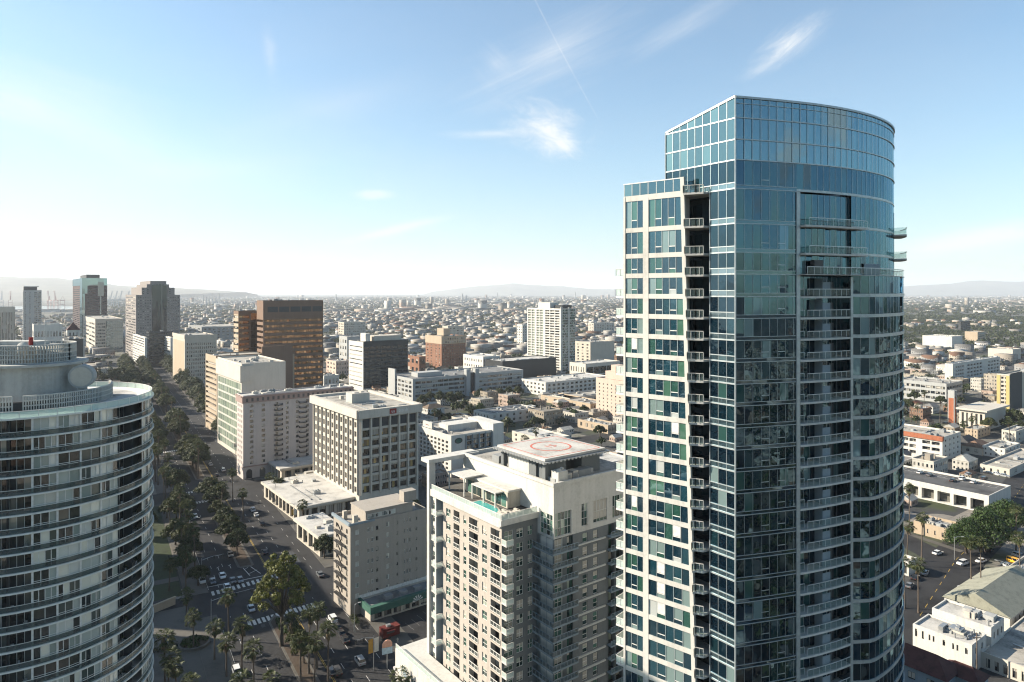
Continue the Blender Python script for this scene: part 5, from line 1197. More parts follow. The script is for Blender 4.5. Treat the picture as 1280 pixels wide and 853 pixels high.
block('tan_shop', 'tan single-storey shop with a flat gravel roof, below the parking structure', 'shop building', 1187.5, 267, 1142, 1203, H=5.0, mats=('tan',), L=[dict(cols=3, rows=1, a=.3, b=.9, z0=.5, z1=3.8, ww=.25, wh=.5)], units=3)
block('white_shop', 'small white shop at the curved glass tower foot, beside the tan single-storey shop', 'shop building', 1136, 235, 1112, 1146, H=5.0, mats=('white',), units=1, L=[dict(cols=3, rows=1, z0=.3, z1=3.6, ww=.6, wh=.8)])
b = block('white_two_storey_house', 'white two-storey flat-roofed house with small square windows, palm shadow on its roof', 'house', 1215, 174.6, 1141, 1233, H=7.6, mats=('white','lightgrey'),
    L=[dict(cols=1, rows=1, a=.02, b=.10, z0=4.2, z1=6.8, ww=.5, wh=.8), dict(cols=1, rows=1, a=.14, b=.22, z0=4.2, z1=6.8, ww=.5, wh=.8), dict(cols=2, rows=1, a=.26, b=.40, z0=4.2, z1=6.8, ww=.45, wh=.6), dict(cols=1, rows=1, a=.5, b=.58, z0=4.2, z1=6.8, ww=.55, wh=.6), dict(cols=2, rows=1, a=.66, b=.80, z0=4.2, z1=6.8, ww=.45, wh=.6), dict(cols=1, rows=1, a=.87, b=.95, z0=4.2, z1=6.8, ww=.55, wh=.6)],
    Rr=[dict(cols=2, rows=2, a=.1, b=.9, z0=.8, z1=6.8, ww=.35, wh=.55)], units=3, par=.5, roof='roof_white')
block('white_rear_house', 'taller white flat-roofed house behind the two-storey one with square windows', 'house', 1239, 181, 1165, 1255, H=8.9, mats=('white',), Rr=[dict(cols=3, rows=2, a=.1, b=.95, z0=.8, z1=8, ww=.4, wh=.5)], units=4, par=.5, roof='roof_white')
def gable(name, label, cat, px, py, lx, ly, h, rh, wall, roof, rz=TH, hip=0.0, wins=2, z=0.0, loc=None):
    X, Y = loc or ground(px, py)
    b = Bld(name, label, cat, (X,Y), rz, (wall,))
    reg = lambda L: [dict(s0=.08*L,s1=.92*L,z0=.6,z1=h-.4,cols=max(1,int(L/4)),rows=max(1,int(h/3)),ww=.4,wh=.5,rec=.12)] if wins else None
    b.facade((0,ly),(0,-1),(-1,0),ly,0,h,reg(ly)); b.facade((0,0),(1,0),(0,-1),lx,0,h,reg(lx)); b.facade((lx,0),(0,1),(1,0),ly,0,h,None); b.facade((lx,ly),(-1,0),(0,1),lx,0,h,None)
    e = .5; r = MB(); m0, m1 = (ly/2, hip*ly/2)
    P = [(-e,-e,h-.1),(lx+e,-e,h-.1),(lx+e,ly+e,h-.1),(-e,ly+e,h-.1)]
    if lx >= ly: r0, r1 = (m1-e, ly/2, h+rh), (lx-m1+e, ly/2, h+rh); r.quad(P[0],P[1],r1,r0); r.quad(P[2],P[3],r0,r1); r.tri(P[1],P[2],r1); r.tri(P[3],P[0],r0)
    else:
        m1 = hip*lx/2; r0, r1 = (lx/2, m1-e, h+rh), (lx/2, ly-m1+e, h+rh); r.quad(P[3],P[0],r0,r1); r.quad(P[1],P[2],r1,r0); r.tri(P[0],P[1],r0); r.tri(P[2],P[3],r1)
    r.quad(P[3],P[2],P[1],P[0])
    part('roof', r, M[roof], b.root); b.finish()
    FOOT.append((b.world((lx/2,ly/2,0)).x, b.world((lx/2,ly/2,0)).y, rz, lx/2+4, ly/2+4)); return b
gable('grey_gabled_hall', 'broad gabled hall with a pale olive-grey roof, behind the white flat-roofed houses', 'hall', 0,0, 34, 17, 4.5, 4.0, 'white', 'roof_olive', loc=(143,196))
gable('red_roof_house', 'blue-grey house under a dark red hip roof, at the curved glass tower foot', 'house', 0,0, 9, 15, 8.0, 3.0, 'bluegrey', 'roof_red', loc=(100.5,158), hip=.9)
gable('red_roof_annex', 'small blue annex under a dark red hip roof, right of the larger red-roofed house', 'house', 0,0, 6, 8, 7.5, 2.0, 'bluegrey', 'roof_red', loc=(107.6,157.5), hip=.9)
block('cream_garage_row', 'low cream building with a row of doors, beside the white two-storey house', 'garage', 1300, 168, 1226, 1380, H=4.2, mats=('warm_white',), L=[dict(cols=6, rows=1, a=.05, b=.97, z0=.2, z1=3.2, ww=.5, wh=.8)], units=2, roof='roof_pale', par=.4)
block('cream_wall_building', 'long low cream building with a cluttered flat roof, right of the grey gabled hall', 'building', 1262, 214, 1234, 1360, H=5.5, mats=('cream',), units=8, roof='roof_pale')
d = 394
b = block('red_trim_apartments', 'white four-storey apartment house with an orange-red roof edge and stacked balconies', 'apartment building', 1178, d, 1100, 1201, H=14, mats=('white','orange','dark'),
    L=[dict(cols=2, rows=3, a=.02, b=.28, z0=1, z1=11.5, ww=.85, wh=.55, rec=1.4), dict(cols=2, rows=3, a=.36, b=.6, z0=1, z1=11.5, ww=.85, wh=.55, rec=1.4), dict(cols=2, rows=3, a=.68, b=.97, z0=1, z1=11.5, ww=.85, wh=.55, rec=1.4)],
    Rr=[dict(cols=4, rows=4, a=.06, b=.95, z0=1, z1=13, ww=.3, wh=.45)], units=4, finish=False, roof='roof_pale')
b.w.box(-.7,.002,11.6,-.01,b.Ly+.3,14.3,1); b.w.box(-.7,-.3,11.6,1.5,-.01,14.3,1); b.finish()
d = 480
b = block('church_hall', 'church hall with a flat pale roof slab on tall piers, beside the bell tower', 'church', 1231, d, 1199, 1257, H=13.6, mats=('warm_white','dark'), L=[dict(cols=5, rows=1, a=.05, b=.95, z0=1, z1=12, ww=.5, wh=.9, rec=.8)], units=0, finish=False, roof='roof_pale', par=.05)
b.w.box(-2,-2,13.4,b.Lx+1.5,b.Ly+1.5,14.6); b.finish()
X, Y = ground(1193, 531); b = Bld('bell_tower', 'slender white framed bell tower with a tall red brick panel, beside the church hall', 'bell tower', (X,Y), TH, ('lightgrey','orange'))
b.w.box(0,0,0,.8,4.4,25); b.w.box(4.2,0,0,5,4.4,25); b.w.box(.81,.5,0,4.19,4.0,19.5,1); b.w.box(.81,1,19.5,4.19,1.6,25); b.w.box(.81,3,19.5,4.19,3.6,25)
b.w.box(.1,-.05,18,.75,-.01,24); b.w.box(-.06,.5,1,-.01,3.9,19.4,1); b.finish(); FOOT.append((X,Y,TH,7,7))
d = 539; H = zat(469, d)
b = block('yellow_apartment_block', 'ten-storey apartment block with yellow end panels and dark balcony recesses, at the right edge', 'apartment building', 1262, d, 1246, 1330, H=H, mats=('cream','slate','warm_white','yellow'),
    L=[dict(cols=2, rows=9, a=.3, b=.95, z0=2, z1=H-1, ww=.8, wh=.55, rec=1.0)], Rr=[dict(cols=6, rows=9, a=.24, b=.98, z0=2, z1=H-1, ww=.8, wh=.5, rec=.8, sm=2, pm=0)], units=3, finish=False)
b.w.box(1.2,-.25,0,b.Lx*.2,-.01,H+1,1); b.w.box(-.25,b.Ly*.72,0,-.01,b.Ly-.01,H-.7,3); b.w.box(-.25,.01,0,-.01,b.Ly*.28,H-.7,3); b.w.box(-.3,.002,H-.6,-.01,b.Ly,H+.4,2); b.finish()
block('grey_three_storey', 'long grey three-storey block with ribbon windows, behind the palms by the church', 'building', 1183, 600, 1120, 1203, yt=480, mats=('lightgrey',), L=[dict(cols=10, rows=3, a=.02, b=.98, lo=.08, hi=.9, ww=.85, wh=.5, rec=.5)], Rr=[dict(cols=5, rows=3, lo=.08, hi=.9, ww=.85, wh=.5, rec=1.2)], units=6)
block('white_balcony_apartments', 'long white apartment block with dark diamond-shaped balcony stacks', 'apartment building', 1191, 740, 1181, 1250, yt=455, mats=('white',), Rr=[dict(cols=4, rows=4, a=.05, b=.22, lo=.08, hi=.88, ww=.7, wh=.5, rec=1.2), dict(cols=5, rows=4, a=.28, b=.6, lo=.08, hi=.88, ww=.75, wh=.5, rec=1.2), dict(cols=4, rows=4, a=.72, b=.98, lo=.08, hi=.88, ww=.7, wh=.5, rec=1.2)], units=5, roof='roof_white')
block('white_warehouse', 'big plain bright white warehouse box standing high among the right-hand rooftops', 'warehouse', 1190, 1150, 1153, 1203, yt=421, mats=('white','lightgrey'), units=4, roof='roof_white')
block('tan_office', 'small tan office block with two dark window strips, beyond the white warehouse', 'office building', 1222, 1350, 1206, 1232, yt=415, mats=('tan',), Rr=[dict(cols=1, rows=3, lo=.15, hi=.9, ww=.8, wh=.5)], units=1)
block('blue_glass_box', 'dark blue-grey glass box beyond the white warehouse, among far trees', 'office building', 1201, 1700, 1198, 1213, yt=402, mats=('slate',), L=None, Rr=[dict(cols=4, rows=5, lo=.05, hi=.95, ww=.9, wh=.7, glass='blackglass')], units=1)
block('cream_hangar', 'wide cream warehouse with a pale roof at the right edge beneath far trees', 'warehouse', 1266, 960, 1235, 1276, yt=437, mats=('warm_white',), units=3, roof='roof_pale')
gable('brown_roof_house', 'house under a brown shingle hip roof, in front of the church hall', 'house', 1228, 570, 16, 11, 4.5, 3.2, 'cream', 'roof_brown', hip=.8)
gable('dark_roof_house', 'house under a dark shingle roof, behind the parking structure beside the red-edged apartments', 'house', 1214, 566, 16, 12, 4.5, 4.0, 'tan', 'roof_dark', hip=.5)
for xc, dd, xl, xr, hh, mt, lab in ((1222,455,1205,1238,6,'tan','tan flat-roofed cottage block between the church hall and the brown-roofed house'),(1256,400,1228,1275,6,'white','white stucco house with a flat stepped roof, right of the brown-roofed house'),(1270,440,1252,1300,8,'warm_white','cream two-storey block with carports at the right edge, below the yellow-ended apartments'),(1262,360,1225,1310,4.5,'warm_white','low pale-roofed building behind the parking deck wall at the right edge')):
    block('low_house', lab, 'house', xc, dd, xl, xr, H=hh, mats=(mt,), L=[dict(cols=4, rows=max(1,int(hh/3)), ww=.3, wh=.45)], Rr=[dict(cols=4, rows=max(1,int(hh/3)), ww=.3, wh=.45)], units=2)
# mid-ground low blocks around the long white office and pink block
for nm, lab, ct, xc, dd, xl, xr, hh, mt, rf, fl in (
    ('villa_block','white two-storey courtyard block with arched windows, in front of the long white office','building',612,500,640-12,672,8.5,'white','roof_grey',2),
    ('villa_wing','long pale two-storey wing with regular windows, left of the courtyard block','building',628,520,622,670,8,'lightgrey','roof_grey',2),
    ('yellow_shed','long ochre-walled shed with a pale gable end, right of the courtyard block','building',738,560,676,760,6,'tan','roof_pale',1),
    ('dim_house','low olive-grey house among dark trees, before the tall fins of the long white office','house',612,475,580,626,5,'beige','roof_grey',1),
    ('grey_wide_roof','wide low building with a pale membrane roof and dark skylight, behind the helipad','building',722,350,672,790,7,'white','roof_white',1),
    ('stucco_row','pale stucco row with small roof boxes, between the oval-emblem hotel and the helipad','building',682,420,640,712,7,'warm_white','roof_white',2),
    ('beige_store','beige store with a flat roof by the parking lot of the pink block','building',760,470,722,775,6,'tan','roof_pale',1),
    ('pale_store','pale roofed store in front of the stepped town blocks','building',712,590,690,775,6,'cream','roof_pale',1)):
    if xl > xc: xl = xc-20
    block(nm, lab, ct, xc, dd, xl, xr, H=hh, mats=(mt,), L=[dict(cols=5, rows=fl, ww=.35, wh=.5)], Rr=[dict(cols=7, rows=fl, ww=.35, wh=.5)], units=5, roof=rf)
# farther landmarks in the middle
for nm, lab, ct, xc, dd, xl, xr, yt, mt, rows, cols in (
    ('cream_hospital','wide cream block of small windows, beyond the black and white office','building',430,1500,423,457,403,'cream',5,10),
    ('grey_office','grey-green office slab standing beyond the black and white office','office building',434,900,424,466,421,'lightgrey',4,8),
    ('green_glass_office','wide low greenish glass office, beyond the granite tower','office building',252,1300,235,300,409,'midgrey',5,8),
    ('cream_tower','slender cream block behind the red-brown brick hotel','building',560,1250,553,580,408,'cream',7,4),
    ('white_spire_block','narrow white block with a stepped top, left of the white and green apartment tower','building',653,1250,646,661,406,'white',7,3),
    ('pale_flats','pale flats with balcony rows beyond the red-topped building','apartment building',742,1600,735,768,404,'warm_white',6,8),
    ('low_brick_store','low red-brown brick store between the black office and the brick hotel','building',524,800,508,532,446,'brick',2,5),
    ('salmon_block','salmon pink low block beside the black and white office','building',420,800,408,440,452,'pink',3,6),
    ('white_cube','small white cube building at the foot of the black and white office','building',405,640,400,424,470,'white',2,4)):
    block(nm, lab, ct, xc, dd, xl, xr, yt=yt, mats=(mt,), L=[dict(cols=3, rows=rows, ww=.5, wh=.5)], Rr=[dict(cols=cols, rows=rows, ww=.55, wh=.5)], units=3)

# ================================================================== ground, avenue, side streets
g = MB(); S = 26000.0; g.sheet([(-S,-3000),(S,-3000),(S,S),(-S,S)], 0.0)
def ground_material():
    m, nt, out = newmat('city_ground')
    tc = N(nt, 'ShaderNodeTexCoord'); mp = N(nt, 'ShaderNodeMapping'); mp.inputs['Rotation'].default_value = (0,0,-TH); nt.links.new(tc.outputs['Object'], mp.inputs['Vector'])
    def noise(sc, det=4.0, src=mp.outputs[0]):
        n = N(nt, 'ShaderNodeTexNoise', Scale=sc, Detail=det, Roughness=.65); nt.links.new(src, n.inputs['Vector']); return n.outputs[0]
    vo = N(nt, 'ShaderNodeTexVoronoi', Scale=.022); vo.distance = 'CHEBYCHEV'; nt.links.new(mp.outputs[0], vo.inputs['Vector'])
    sep = N(nt, 'ShaderNodeSeparateColor'); nt.links.new(vo.outputs['Color'], sep.inputs[0])
    lots = ramp(nt, sep.outputs[0], [(0,(.06,.06,.06)),(.3,(.13,.12,.105)),(.5,(.19,.175,.155)),(.65,(.045,.046,.048)),(.9,(.06,.065,.045))], 'CONSTANT')
    fine = ramp(nt, noise(.35,5), [(.3,(.7,.7,.7)),(.7,(1.15,1.15,1.15))])
    c = mix(nt, 1.0, lots, fine, 'MULTIPLY')
    green = ramp(nt, noise(.012,6), [(.54,(0,0,0)),(.62,(1,1,1))])
    c = mix(nt, green, c, (.045,.055,.028))
    far = ramp(nt, noise(.0022,5), [(.42,(0,0,0)),(.6,(1,1,1))])
    c = mix(nt, math_(nt,'MULTIPLY',far,.3), c, (.055,.062,.04))
    p = N(nt, 'ShaderNodeBsdfPrincipled', Roughness=.9); p.inputs['Specular IOR Level'].default_value = .2
    nt.links.new(c, p.inputs['Base Color']); nt.links.new(p.outputs[0], out.inputs[0]); return m
M['ground'] = ground_material(); struct('ground', g, M['ground'])
AZ = R(-31); AO = (-97.5, 257.0); AT = (math.sin(AZ), math.cos(AZ)); AN = (math.cos(AZ), -math.sin(AZ))
def av(t, s): return (AO[0]+AT[0]*t+AN[0]*s, AO[1]+AT[1]*t+AN[1]*s)
def av_inv(x, y): dx, dy = x-AO[0], y-AO[1]; return (dx*AT[0]+dy*AT[1], dx*AN[0]+dy*AN[1])
HW = 19.0
def flatstrip(name, pts, z, mat, kind='structure'):
    mb = MB(); mb.sheet(pts, z); return struct(name, mb, M[mat], kind)
flatstrip('avenue_road', [av(-160,-HW),av(-160,HW),av(1500,HW),av(1500,-HW)], .02, 'asphalt')
CROSS = [-38.0, 92.0, 200.0, 330.0]
for t in CROSS: flatstrip('side_street', [av(t-9,-160),av(t-9,260),av(t+9,260),av(t+9,-160)], .026, 'asphalt')
def slab(name, pts, z0, z1, mat): mb = MB(); mb.prism(pts, z0, z1); return struct(name, mb, M[mat])
edges = [-160] + [e for t in CROSS for e in (t-9, t+9)] + [900]
for i in range(0, len(edges), 2):
    t0, t1 = edges[i], edges[i+1]
    if t1-t0 < 3: continue
    slab('left_pavement', [av(t0,-HW-7),av(t1,-HW-7),av(t1,-HW),av(t0,-HW)][::-1], 0, .15, 'paving')
    slab('right_pavement', [av(t0,HW),av(t1,HW),av(t1,HW+7),av(t0,HW+7)][::-1], 0, .15, 'paving')
MED = [(-122,-56,-6.5,-1.8), (-14,55,-7.5,-2.0), (118,180,-7,-2), (218,300,-7,-2), (342,720,-7,-2)]
for t0, t1, s0, s1 in MED:
    pts = [av(t0,s0+1),av(t0+1.5,s0),av(t1-4,s0),av(t1,(s0+s1)/2),av(t1-4,s1),av(t0+1.5,s1),av(t0,s1-1)][::-1]
    slab('median_kerb', pts, 0, .16, 'paving')
    c0 = .5; slab('median_soil', [av(t0+1.5,s0+c0+.3),av(t1-4.5,s0+c0),av(t1-1.5,(s0+s1)/2),av(t1-4.5,s1-c0),av(t0+1.5,s1-c0-.3)][::-1], .1, .19, 'soil')
slab('plaza', [av(-36,-HW-7.02),av(-36,-HW-46),av(-110,-HW-46),av(-110,-HW-7.02)], 0, .13, 'paving')
flatstrip('lawn', [av(-27,-HW-7.5),av(-27,-HW-40),av(80,-HW-40),av(80,-HW-7.5)], .05, 'lawn')
flatstrip('side_path', [av(-10,-HW-7.3),av(-10,-HW-40),av(-14,-HW-40),av(-14,-HW-7.3)], .09, 'paving')
# parking lot by the restaurant
PL = [ground(428,792), ground(470,843), ground(560,800), ground(540,740)]
flatstrip('parking_lot', PL, .03, 'asphalt')
mk = MB()
def dash(t0, t1, s0, s1=None, w=.15, z=.034, m=0):
    s1 = s0 if s1 is None else s1; p, q = av(t0,s0), av(t1,s1); dx, dy = q[0]-p[0], q[1]-p[1]; L = math.hypot(dx,dy) or 1; nx, ny = -dy/L*w/2, dx/L*w/2
    mk.quad((p[0]-nx,p[1]-ny,z),(q[0]-nx,q[1]-ny,z),(q[0]+nx,q[1]+ny,z),(p[0]+nx,p[1]+ny,z),m)
def crossing(px0, py0, px1, py1, n=15, wid=3.4):
    a, c = ground(px0,py0), ground(px1,py1)
    for i in range(n):
        f = (i+.5)/n; x, y = a[0]+(c[0]-a[0])*f, a[1]+(c[1]-a[1])*f
        for k in (1,):
            h = wid/2; w_ = .42; p = [(x-AT[0]*h-AN[0]*w_, y-AT[1]*h-AN[1]*w_),(x-AT[0]*h+AN[0]*w_, y-AT[1]*h+AN[1]*w_),(x+AT[0]*h+AN[0]*w_, y+AT[1]*h+AN[1]*w_),(x+AT[0]*h-AN[0]*w_, y+AT[1]*h-AN[1]*w_)]
            mk.quad(*[(u_,v_,.037) for u_,v_ in p],0)
crossing(263,743,366,715,17); crossing(309,781,394,756,15); crossing(231,617,262,611,9); crossing(233,631,266,625,9); crossing(203,566,222,563,7)
for t0, t1 in ((-27,80),(103,190),(212,320),(342,700),(-150,-50)):
    for s in (-15.6,-11.9,5.2,9.0,14.9):
        t = t0
        while t < t1: dash(t, min(t1,t+3), s, w=.14 if s not in (-15.6,14.9) else .1); t += 9
    dash(t0, t1, 1.2, w=.14, m=1); dash(t0, t1, 1.55, w=.14, m=1)
    dash(t0, t1, -HW+.25, w=.1)
dash(-22,6,-5.0,-8.0,.25); dash(-22,6,-1.5,-8.0,.25)
for k in range(5): dash(-20+5*k, -18+5*k, -4.8-.5*k, -1.9-1.1*k, .22)
for s in (-9.6,-13.5,-3.2): dash(-12,-9,s,w=.2); dash(-9.2,-8.2,s-.5,s+.5,.22)
dash(-24.5,-24.5,-19,-1,.4)
a_, c_ = ground(475,800), ground(535,760)
for k in range(9):
    f = k/8; x, y = a_[0]+(c_[0]-a_[0])*f, a_[1]+(c_[1]-a_[1])*f
    mk.quad((x,y,.036),(x+.12,y-.1,.036),(x+3.2,y-4.1,.036),(x+3.08,y-4.0,.036),0)
pa = MB(); r6 = random.Random(6)
for _ in range(70):
    t, s_, l_, w_ = r6.uniform(-140,300), r6.uniform(-18,17), r6.uniform(2,14), r6.uniform(.5,2.6)
    pa.quad(*[(*av(a_, c_), .030+.0004*r6.random()) for a_, c_ in ((t,s_),(t,s_+w_),(t+l_,s_+w_),(t+l_,s_))][::-1], r6.choice((0,0,1)))
struct('asphalt_patches', pa, [M['roof_dark2'], M['slate']])
struct('road_markings', mk, [M['paint'], M['paint_y']])
# streets on the right
def street(name, pts, w, z, mat='asphalt'):
    mb = MB()
    for (p, q) in zip(pts, pts[1:]):
        dx, dy = q[0]-p[0], q[1]-p[1]; L = math.hypot(dx,dy); nx, ny = -dy/L*w/2, dx/L*w/2; ex, ey = dx/L*w*.25, dy/L*w*.25
        mb.sheet([(p[0]-nx-ex,p[1]-ny-ey),(q[0]-nx+ex,q[1]-ny+ey),(q[0]+nx+ex,q[1]+ny+ey),(p[0]+nx-ex,p[1]+ny-ey)], z); z += .003
    return struct(name, mb, M[mat])
ST1 = [(96,168), ground(1150,770), ground(1195,700), ground(1252,645), (330,420)]
ST2 = [ground(1090,655), ground(1170,695), ground(1285,742), (215,150)]
street('right_street', ST1, 17, .03); street('right_side_street', ST2, 12, .045)
street('right_pavement_strip', [ground(1125,664), ground(1200,689)], 3, .055, 'paving')
mk2 = MB(); 
for (p, q) in zip(ST1[1:], ST1[2:]):
    n = int(math.hypot(q[0]-p[0],q[1]-p[1])/7)
    for i in range(n):
        f0, f1 = i/n, (i+.45)/n; mk2.bar((p[0]+(q[0]-p[0])*f0,p[1]+(q[1]-p[1])*f0),(p[0]+(q[0]-p[0])*f1,p[1]+(q[1]-p[1])*f1), .05, .062, .15)
struct('right_street_markings', mk2, M['paint_y'])
for (s_, w_) in ((ST1,11),(ST2,9)):
    for (p,q) in zip(s_, s_[1:]):
        L = math.hypot(q[0]-p[0],q[1]-p[1]); FOOT.append(((p[0]+q[0])/2,(p[1]+q[1])/2, math.atan2(q[1]-p[1],q[0]-p[0]), L/2+4, w_+2))
FOOT.append((*av(500,0), math.atan2(AT[1],AT[0]), 700, HW+14)); FOOT.append((*ground(490,800), TH, 22, 20)); FOOT.append((*av(-30,-45), math.atan2(AT[1],AT[0]), 100, 40))

# ================================================================== vegetation
def palm_meshes(seed, h):
    r = random.Random(seed); tr = MB(); lx, ly = r.uniform(-.5,.5), r.uniform(-.5,.5)
    pts = [(lx*(i/6)**2, ly*(i/6)**2, h*i/6) for i in range(7)]
    tr.tube(pts, [.34,.24,.21,.19,.18,.18,.2], 8)
    cr = MB(); dd = MB(); tx, ty, tz = pts[-1]
    for i in range(46):
        a = r.random()*2*math.pi; el = r.uniform(-.75,1.35); L = r.uniform(1.1,1.9); ca, sa = math.cos(a), math.sin(a); ce, se = math.cos(el), math.sin(el)
        bx, by, bz = tx+ca*ce*L, ty+sa*ce*L, tz+.1+se*L
        nrm = 7; rad = r.uniform(.95,1.5)
        for k in range(nrm):
            f = (k/(nrm-1)-.5)*2.3; dirx = ca*math.cos(f)*ce - sa*math.sin(f); diry = sa*math.cos(f)*ce + ca*math.sin(f); dirz = se*math.cos(f) - .28 - .2*abs(f)
            px_, py_ = -sa*.15, ca*.15
            mx, my, mz = bx+dirx*rad*.55, by+diry*rad*.55, bz+dirz*rad*.45
            ex, ey, ez = bx+dirx*rad, by+diry*rad, bz+dirz*rad*.9-.18
            cr.quad((bx,by,bz),(mx+px_,my+py_,mz),(ex,ey,ez),(mx-px_,my-py_,mz-.05))
        cr.quad((tx,ty,tz),(tx+ca*.04,ty+sa*.04,tz+.06),(bx,by,bz+.04),(bx-sa*.05,by+ca*.05,bz))
    for i in range(60):
        a = r.random()*2*math.pi; z = tz-r.uniform(0,2.0); q = .28+.42*r.random(); ca, sa = math.cos(a), math.sin(a)
        dd.quad((tx+ca*.2,ty+sa*.2,z),(tx+ca*q-sa*.16,ty+sa*q+ca*.16,z-.6),(tx+ca*q*1.05,ty+sa*q*1.05,z-1.5),(tx+ca*q+sa*.16,ty+sa*q-ca*.16,z-.6))
    return tr.mesh('trunk', M['bark']), cr.mesh('crown', M['frond']), dd.mesh('dead_fronds', M['dead'])
PALMS = {h: [palm_meshes(h*10+i, h) for i in range(3)] for h in (9,12,15,18,21)}
def leafcards(mb, cx, cy, cz, rad, n, r, size, flat=.8):
    for _ in range(n):
        th, ph = r.random()*2*math.pi, math.acos(r.uniform(-.75,1)); q = rad*(.55+.5*r.random())
        x, y, z = cx+q*math.sin(ph)*math.cos(th), cy+q*math.sin(ph)*math.sin(th), cz+q*math.cos(ph)*flat
        a = Vector((r.gauss(0,1),r.gauss(0,1),r.gauss(0,1))).normalized(); o = Vector((x-cx,y-cy,(z-cz)*1.3)).normalized(); a = (a - o*a.dot(o)*.75).normalized(); c = a.cross(o+Vector((r.gauss(0,.4),r.gauss(0,.4),r.gauss(0,.4)))).normalized()
        s1, s2 = size*r.uniform(.6,1.3), size*r.uniform(.4,.9)
        p = Vector((x,y,z)); mb.quad(tuple(p-a*s1), tuple(p+c*s2), tuple(p+a*s1), tuple(p-c*s2))
def tree_meshes(seed, h, rad, leaf, clumps=26, cards=95, size=.42, trunk_h=.38, spread=1.0, cs=(.22,.40)):
    r = random.Random(seed); tr = MB(); cr = MB()
    tr.tube([(0,0,0),(r.uniform(-.2,.2),r.uniform(-.2,.2),h*trunk_h*.6),(r.uniform(-.4,.4),r.uniform(-.4,.4),h*trunk_h)], [.05*rad+.12,.04*rad+.1,.035*rad+.08], 8)
    for i in range(clumps):
        a = 2*math.pi*(i*.618+r.random()*.1); f = math.sqrt((i+.5)/clumps); z = h*trunk_h + (h*(1-trunk_h))*(.15+.8*(1-f**1.6)*r.uniform(.55,1.0)+.05)
        q = rad*f*.85*spread; x, y = q*math.cos(a), q*math.sin(a); cr_r = rad*r.uniform(*cs)
        if i % 3 == 0: tr.tube([(0,0,h*trunk_h*.85),(x*.45,y*.45,h*trunk_h+(z-h*trunk_h)*.45),(x*.85,y*.85,z-.2)], [.03*rad+.06,.022*rad+.04,.03], 5)
        leafcards(cr, x, y, z, cr_r, cards, r, size)
    return tr.mesh('trunk', M['bark']), cr.mesh('crown', M[leaf])
T_BIG = [tree_meshes(i, 12, 6.0, ('leaf','leaf','leaf_olive')[i-1], 46, 130, .30, cs=(.15,.30)) for i in (1,2,3)]
T_MED = [tree_meshes(10+i, 8, 4.0, ('leaf','leaf2','leaf')[i], 24, 120, .28) for i in range(3)]
T_FIC = [tree_meshes(20+i, 14, 8.0, 'leaf2', 46, 260, .30, .25, 1.05) for i in range(2)]
T_EUC = [tree_meshes(30, 24, 7.6, 'bronze_leaf', 62, 130, .30, .36, cs=(.10,.21))]
T_FAR = [tree_meshes(40+i, 9, 4.6, 'leaf', 12, 26, .95) for i in range(5)]
def vege(name, label, cat, x, y, meshes, group=None, sc=1.0, rz=None, names=('trunk','crown','dead_fronds'), z=0.0):
    t = thing(name, label, cat, (x,y,z), RND.random()*6.28 if rz is None else rz, group); t.scale = (sc*RND.uniform(.92,1.08), sc*RND.uniform(.92,1.08), sc*RND.uniform(.94,1.06))
    for nm, me in zip(names, meshes): link(nm, me, t)
    return t
def at_crown(px, py, h):
    d_ = (CAMH-h)*FOC/(py-HZ); return gx(px,d_), d_
near = [(233,745,9,'on the plaza edge beside the lawn'),(242,770,9,'on the plaza before the circular planter'),(286,747,12,'before the far zebra crossing'),(268,783,9,'at the street corner by the circular planter'),(302,783,12,'at the near left kerb'),(283,802,9,'right of the circular planter'),(317,811,9,'at the near left kerb beside a white car'),
        (386,770,15,'in the lower median under the olive tree'),(396,764,15,'in the lower median, tallest of the cluster'),(410,783,15,'at the right end of the lower median cluster'),(376,797,12,'in the lower median cluster'),(393,801,12,'lower middle of the lower median cluster'),(336,850,12,'at the bottom edge on the left kerb'),(302,853,12,'at the bottom edge beside the plaza'),(350,708,12,'beside the far zebra crossing, behind the olive tree'),(500,845,9,'by the parking lot at the bottom edge'),(365,778,9,'in the lower median cluster, lower than the rest')]
for px_, py_, h, lab in near:
    x, y = at_crown(px_, py_, h); vege('fan_palm', 'fan palm '+lab, 'palm tree', x, y, PALMS[h][RND.randrange(3)], 'fan palms along the avenue')
rightp = [(1137,613,18,'tall fan palm beside the glass tower, farthest up the right street'),(1152,650,15,'fan palm before the tan shop, sunlit crown'),(1134,655,15,'fan palm close against the glass tower edge'),(1148,705,15,'fan palm with a long bare trunk in the right street'),(1214,673,18,'left one of two fan palms standing close together before the dense ficus'),(1226,675,18,'right one of two fan palms standing close together before the dense ficus'),(1270,632,18,'tall fan palm right of the dense ficus'),(1275,676,15,'fan palm above the yellow car at the right edge'),(1131,700,15,'fan palm half hidden by the glass tower'),(1139,503,15,'dark fan palm left of the grey three-storey block'),(1155,492,18,'dark fan palm before the grey three-storey block'),(1175,498,18,'fan palm left of the bell tower'),(1206,532,15,'fan palm right of the bell tower, before the church hall'),(1216,524,15,'taller fan palm before the church hall'),(1262,528,15,'fan palm at the foot of the yellow-ended apartments'),(1146,509,12,'sunlit fan palm beside the grey three-storey block')]
for px_, py_, h, lab in rightp:
    x, y = at_crown(px_, py_, h); vege('fan_palm', lab, 'palm tree', x, y, PALMS[h][RND.randrange(3)], 'fan palms on the right streets')
n = 0
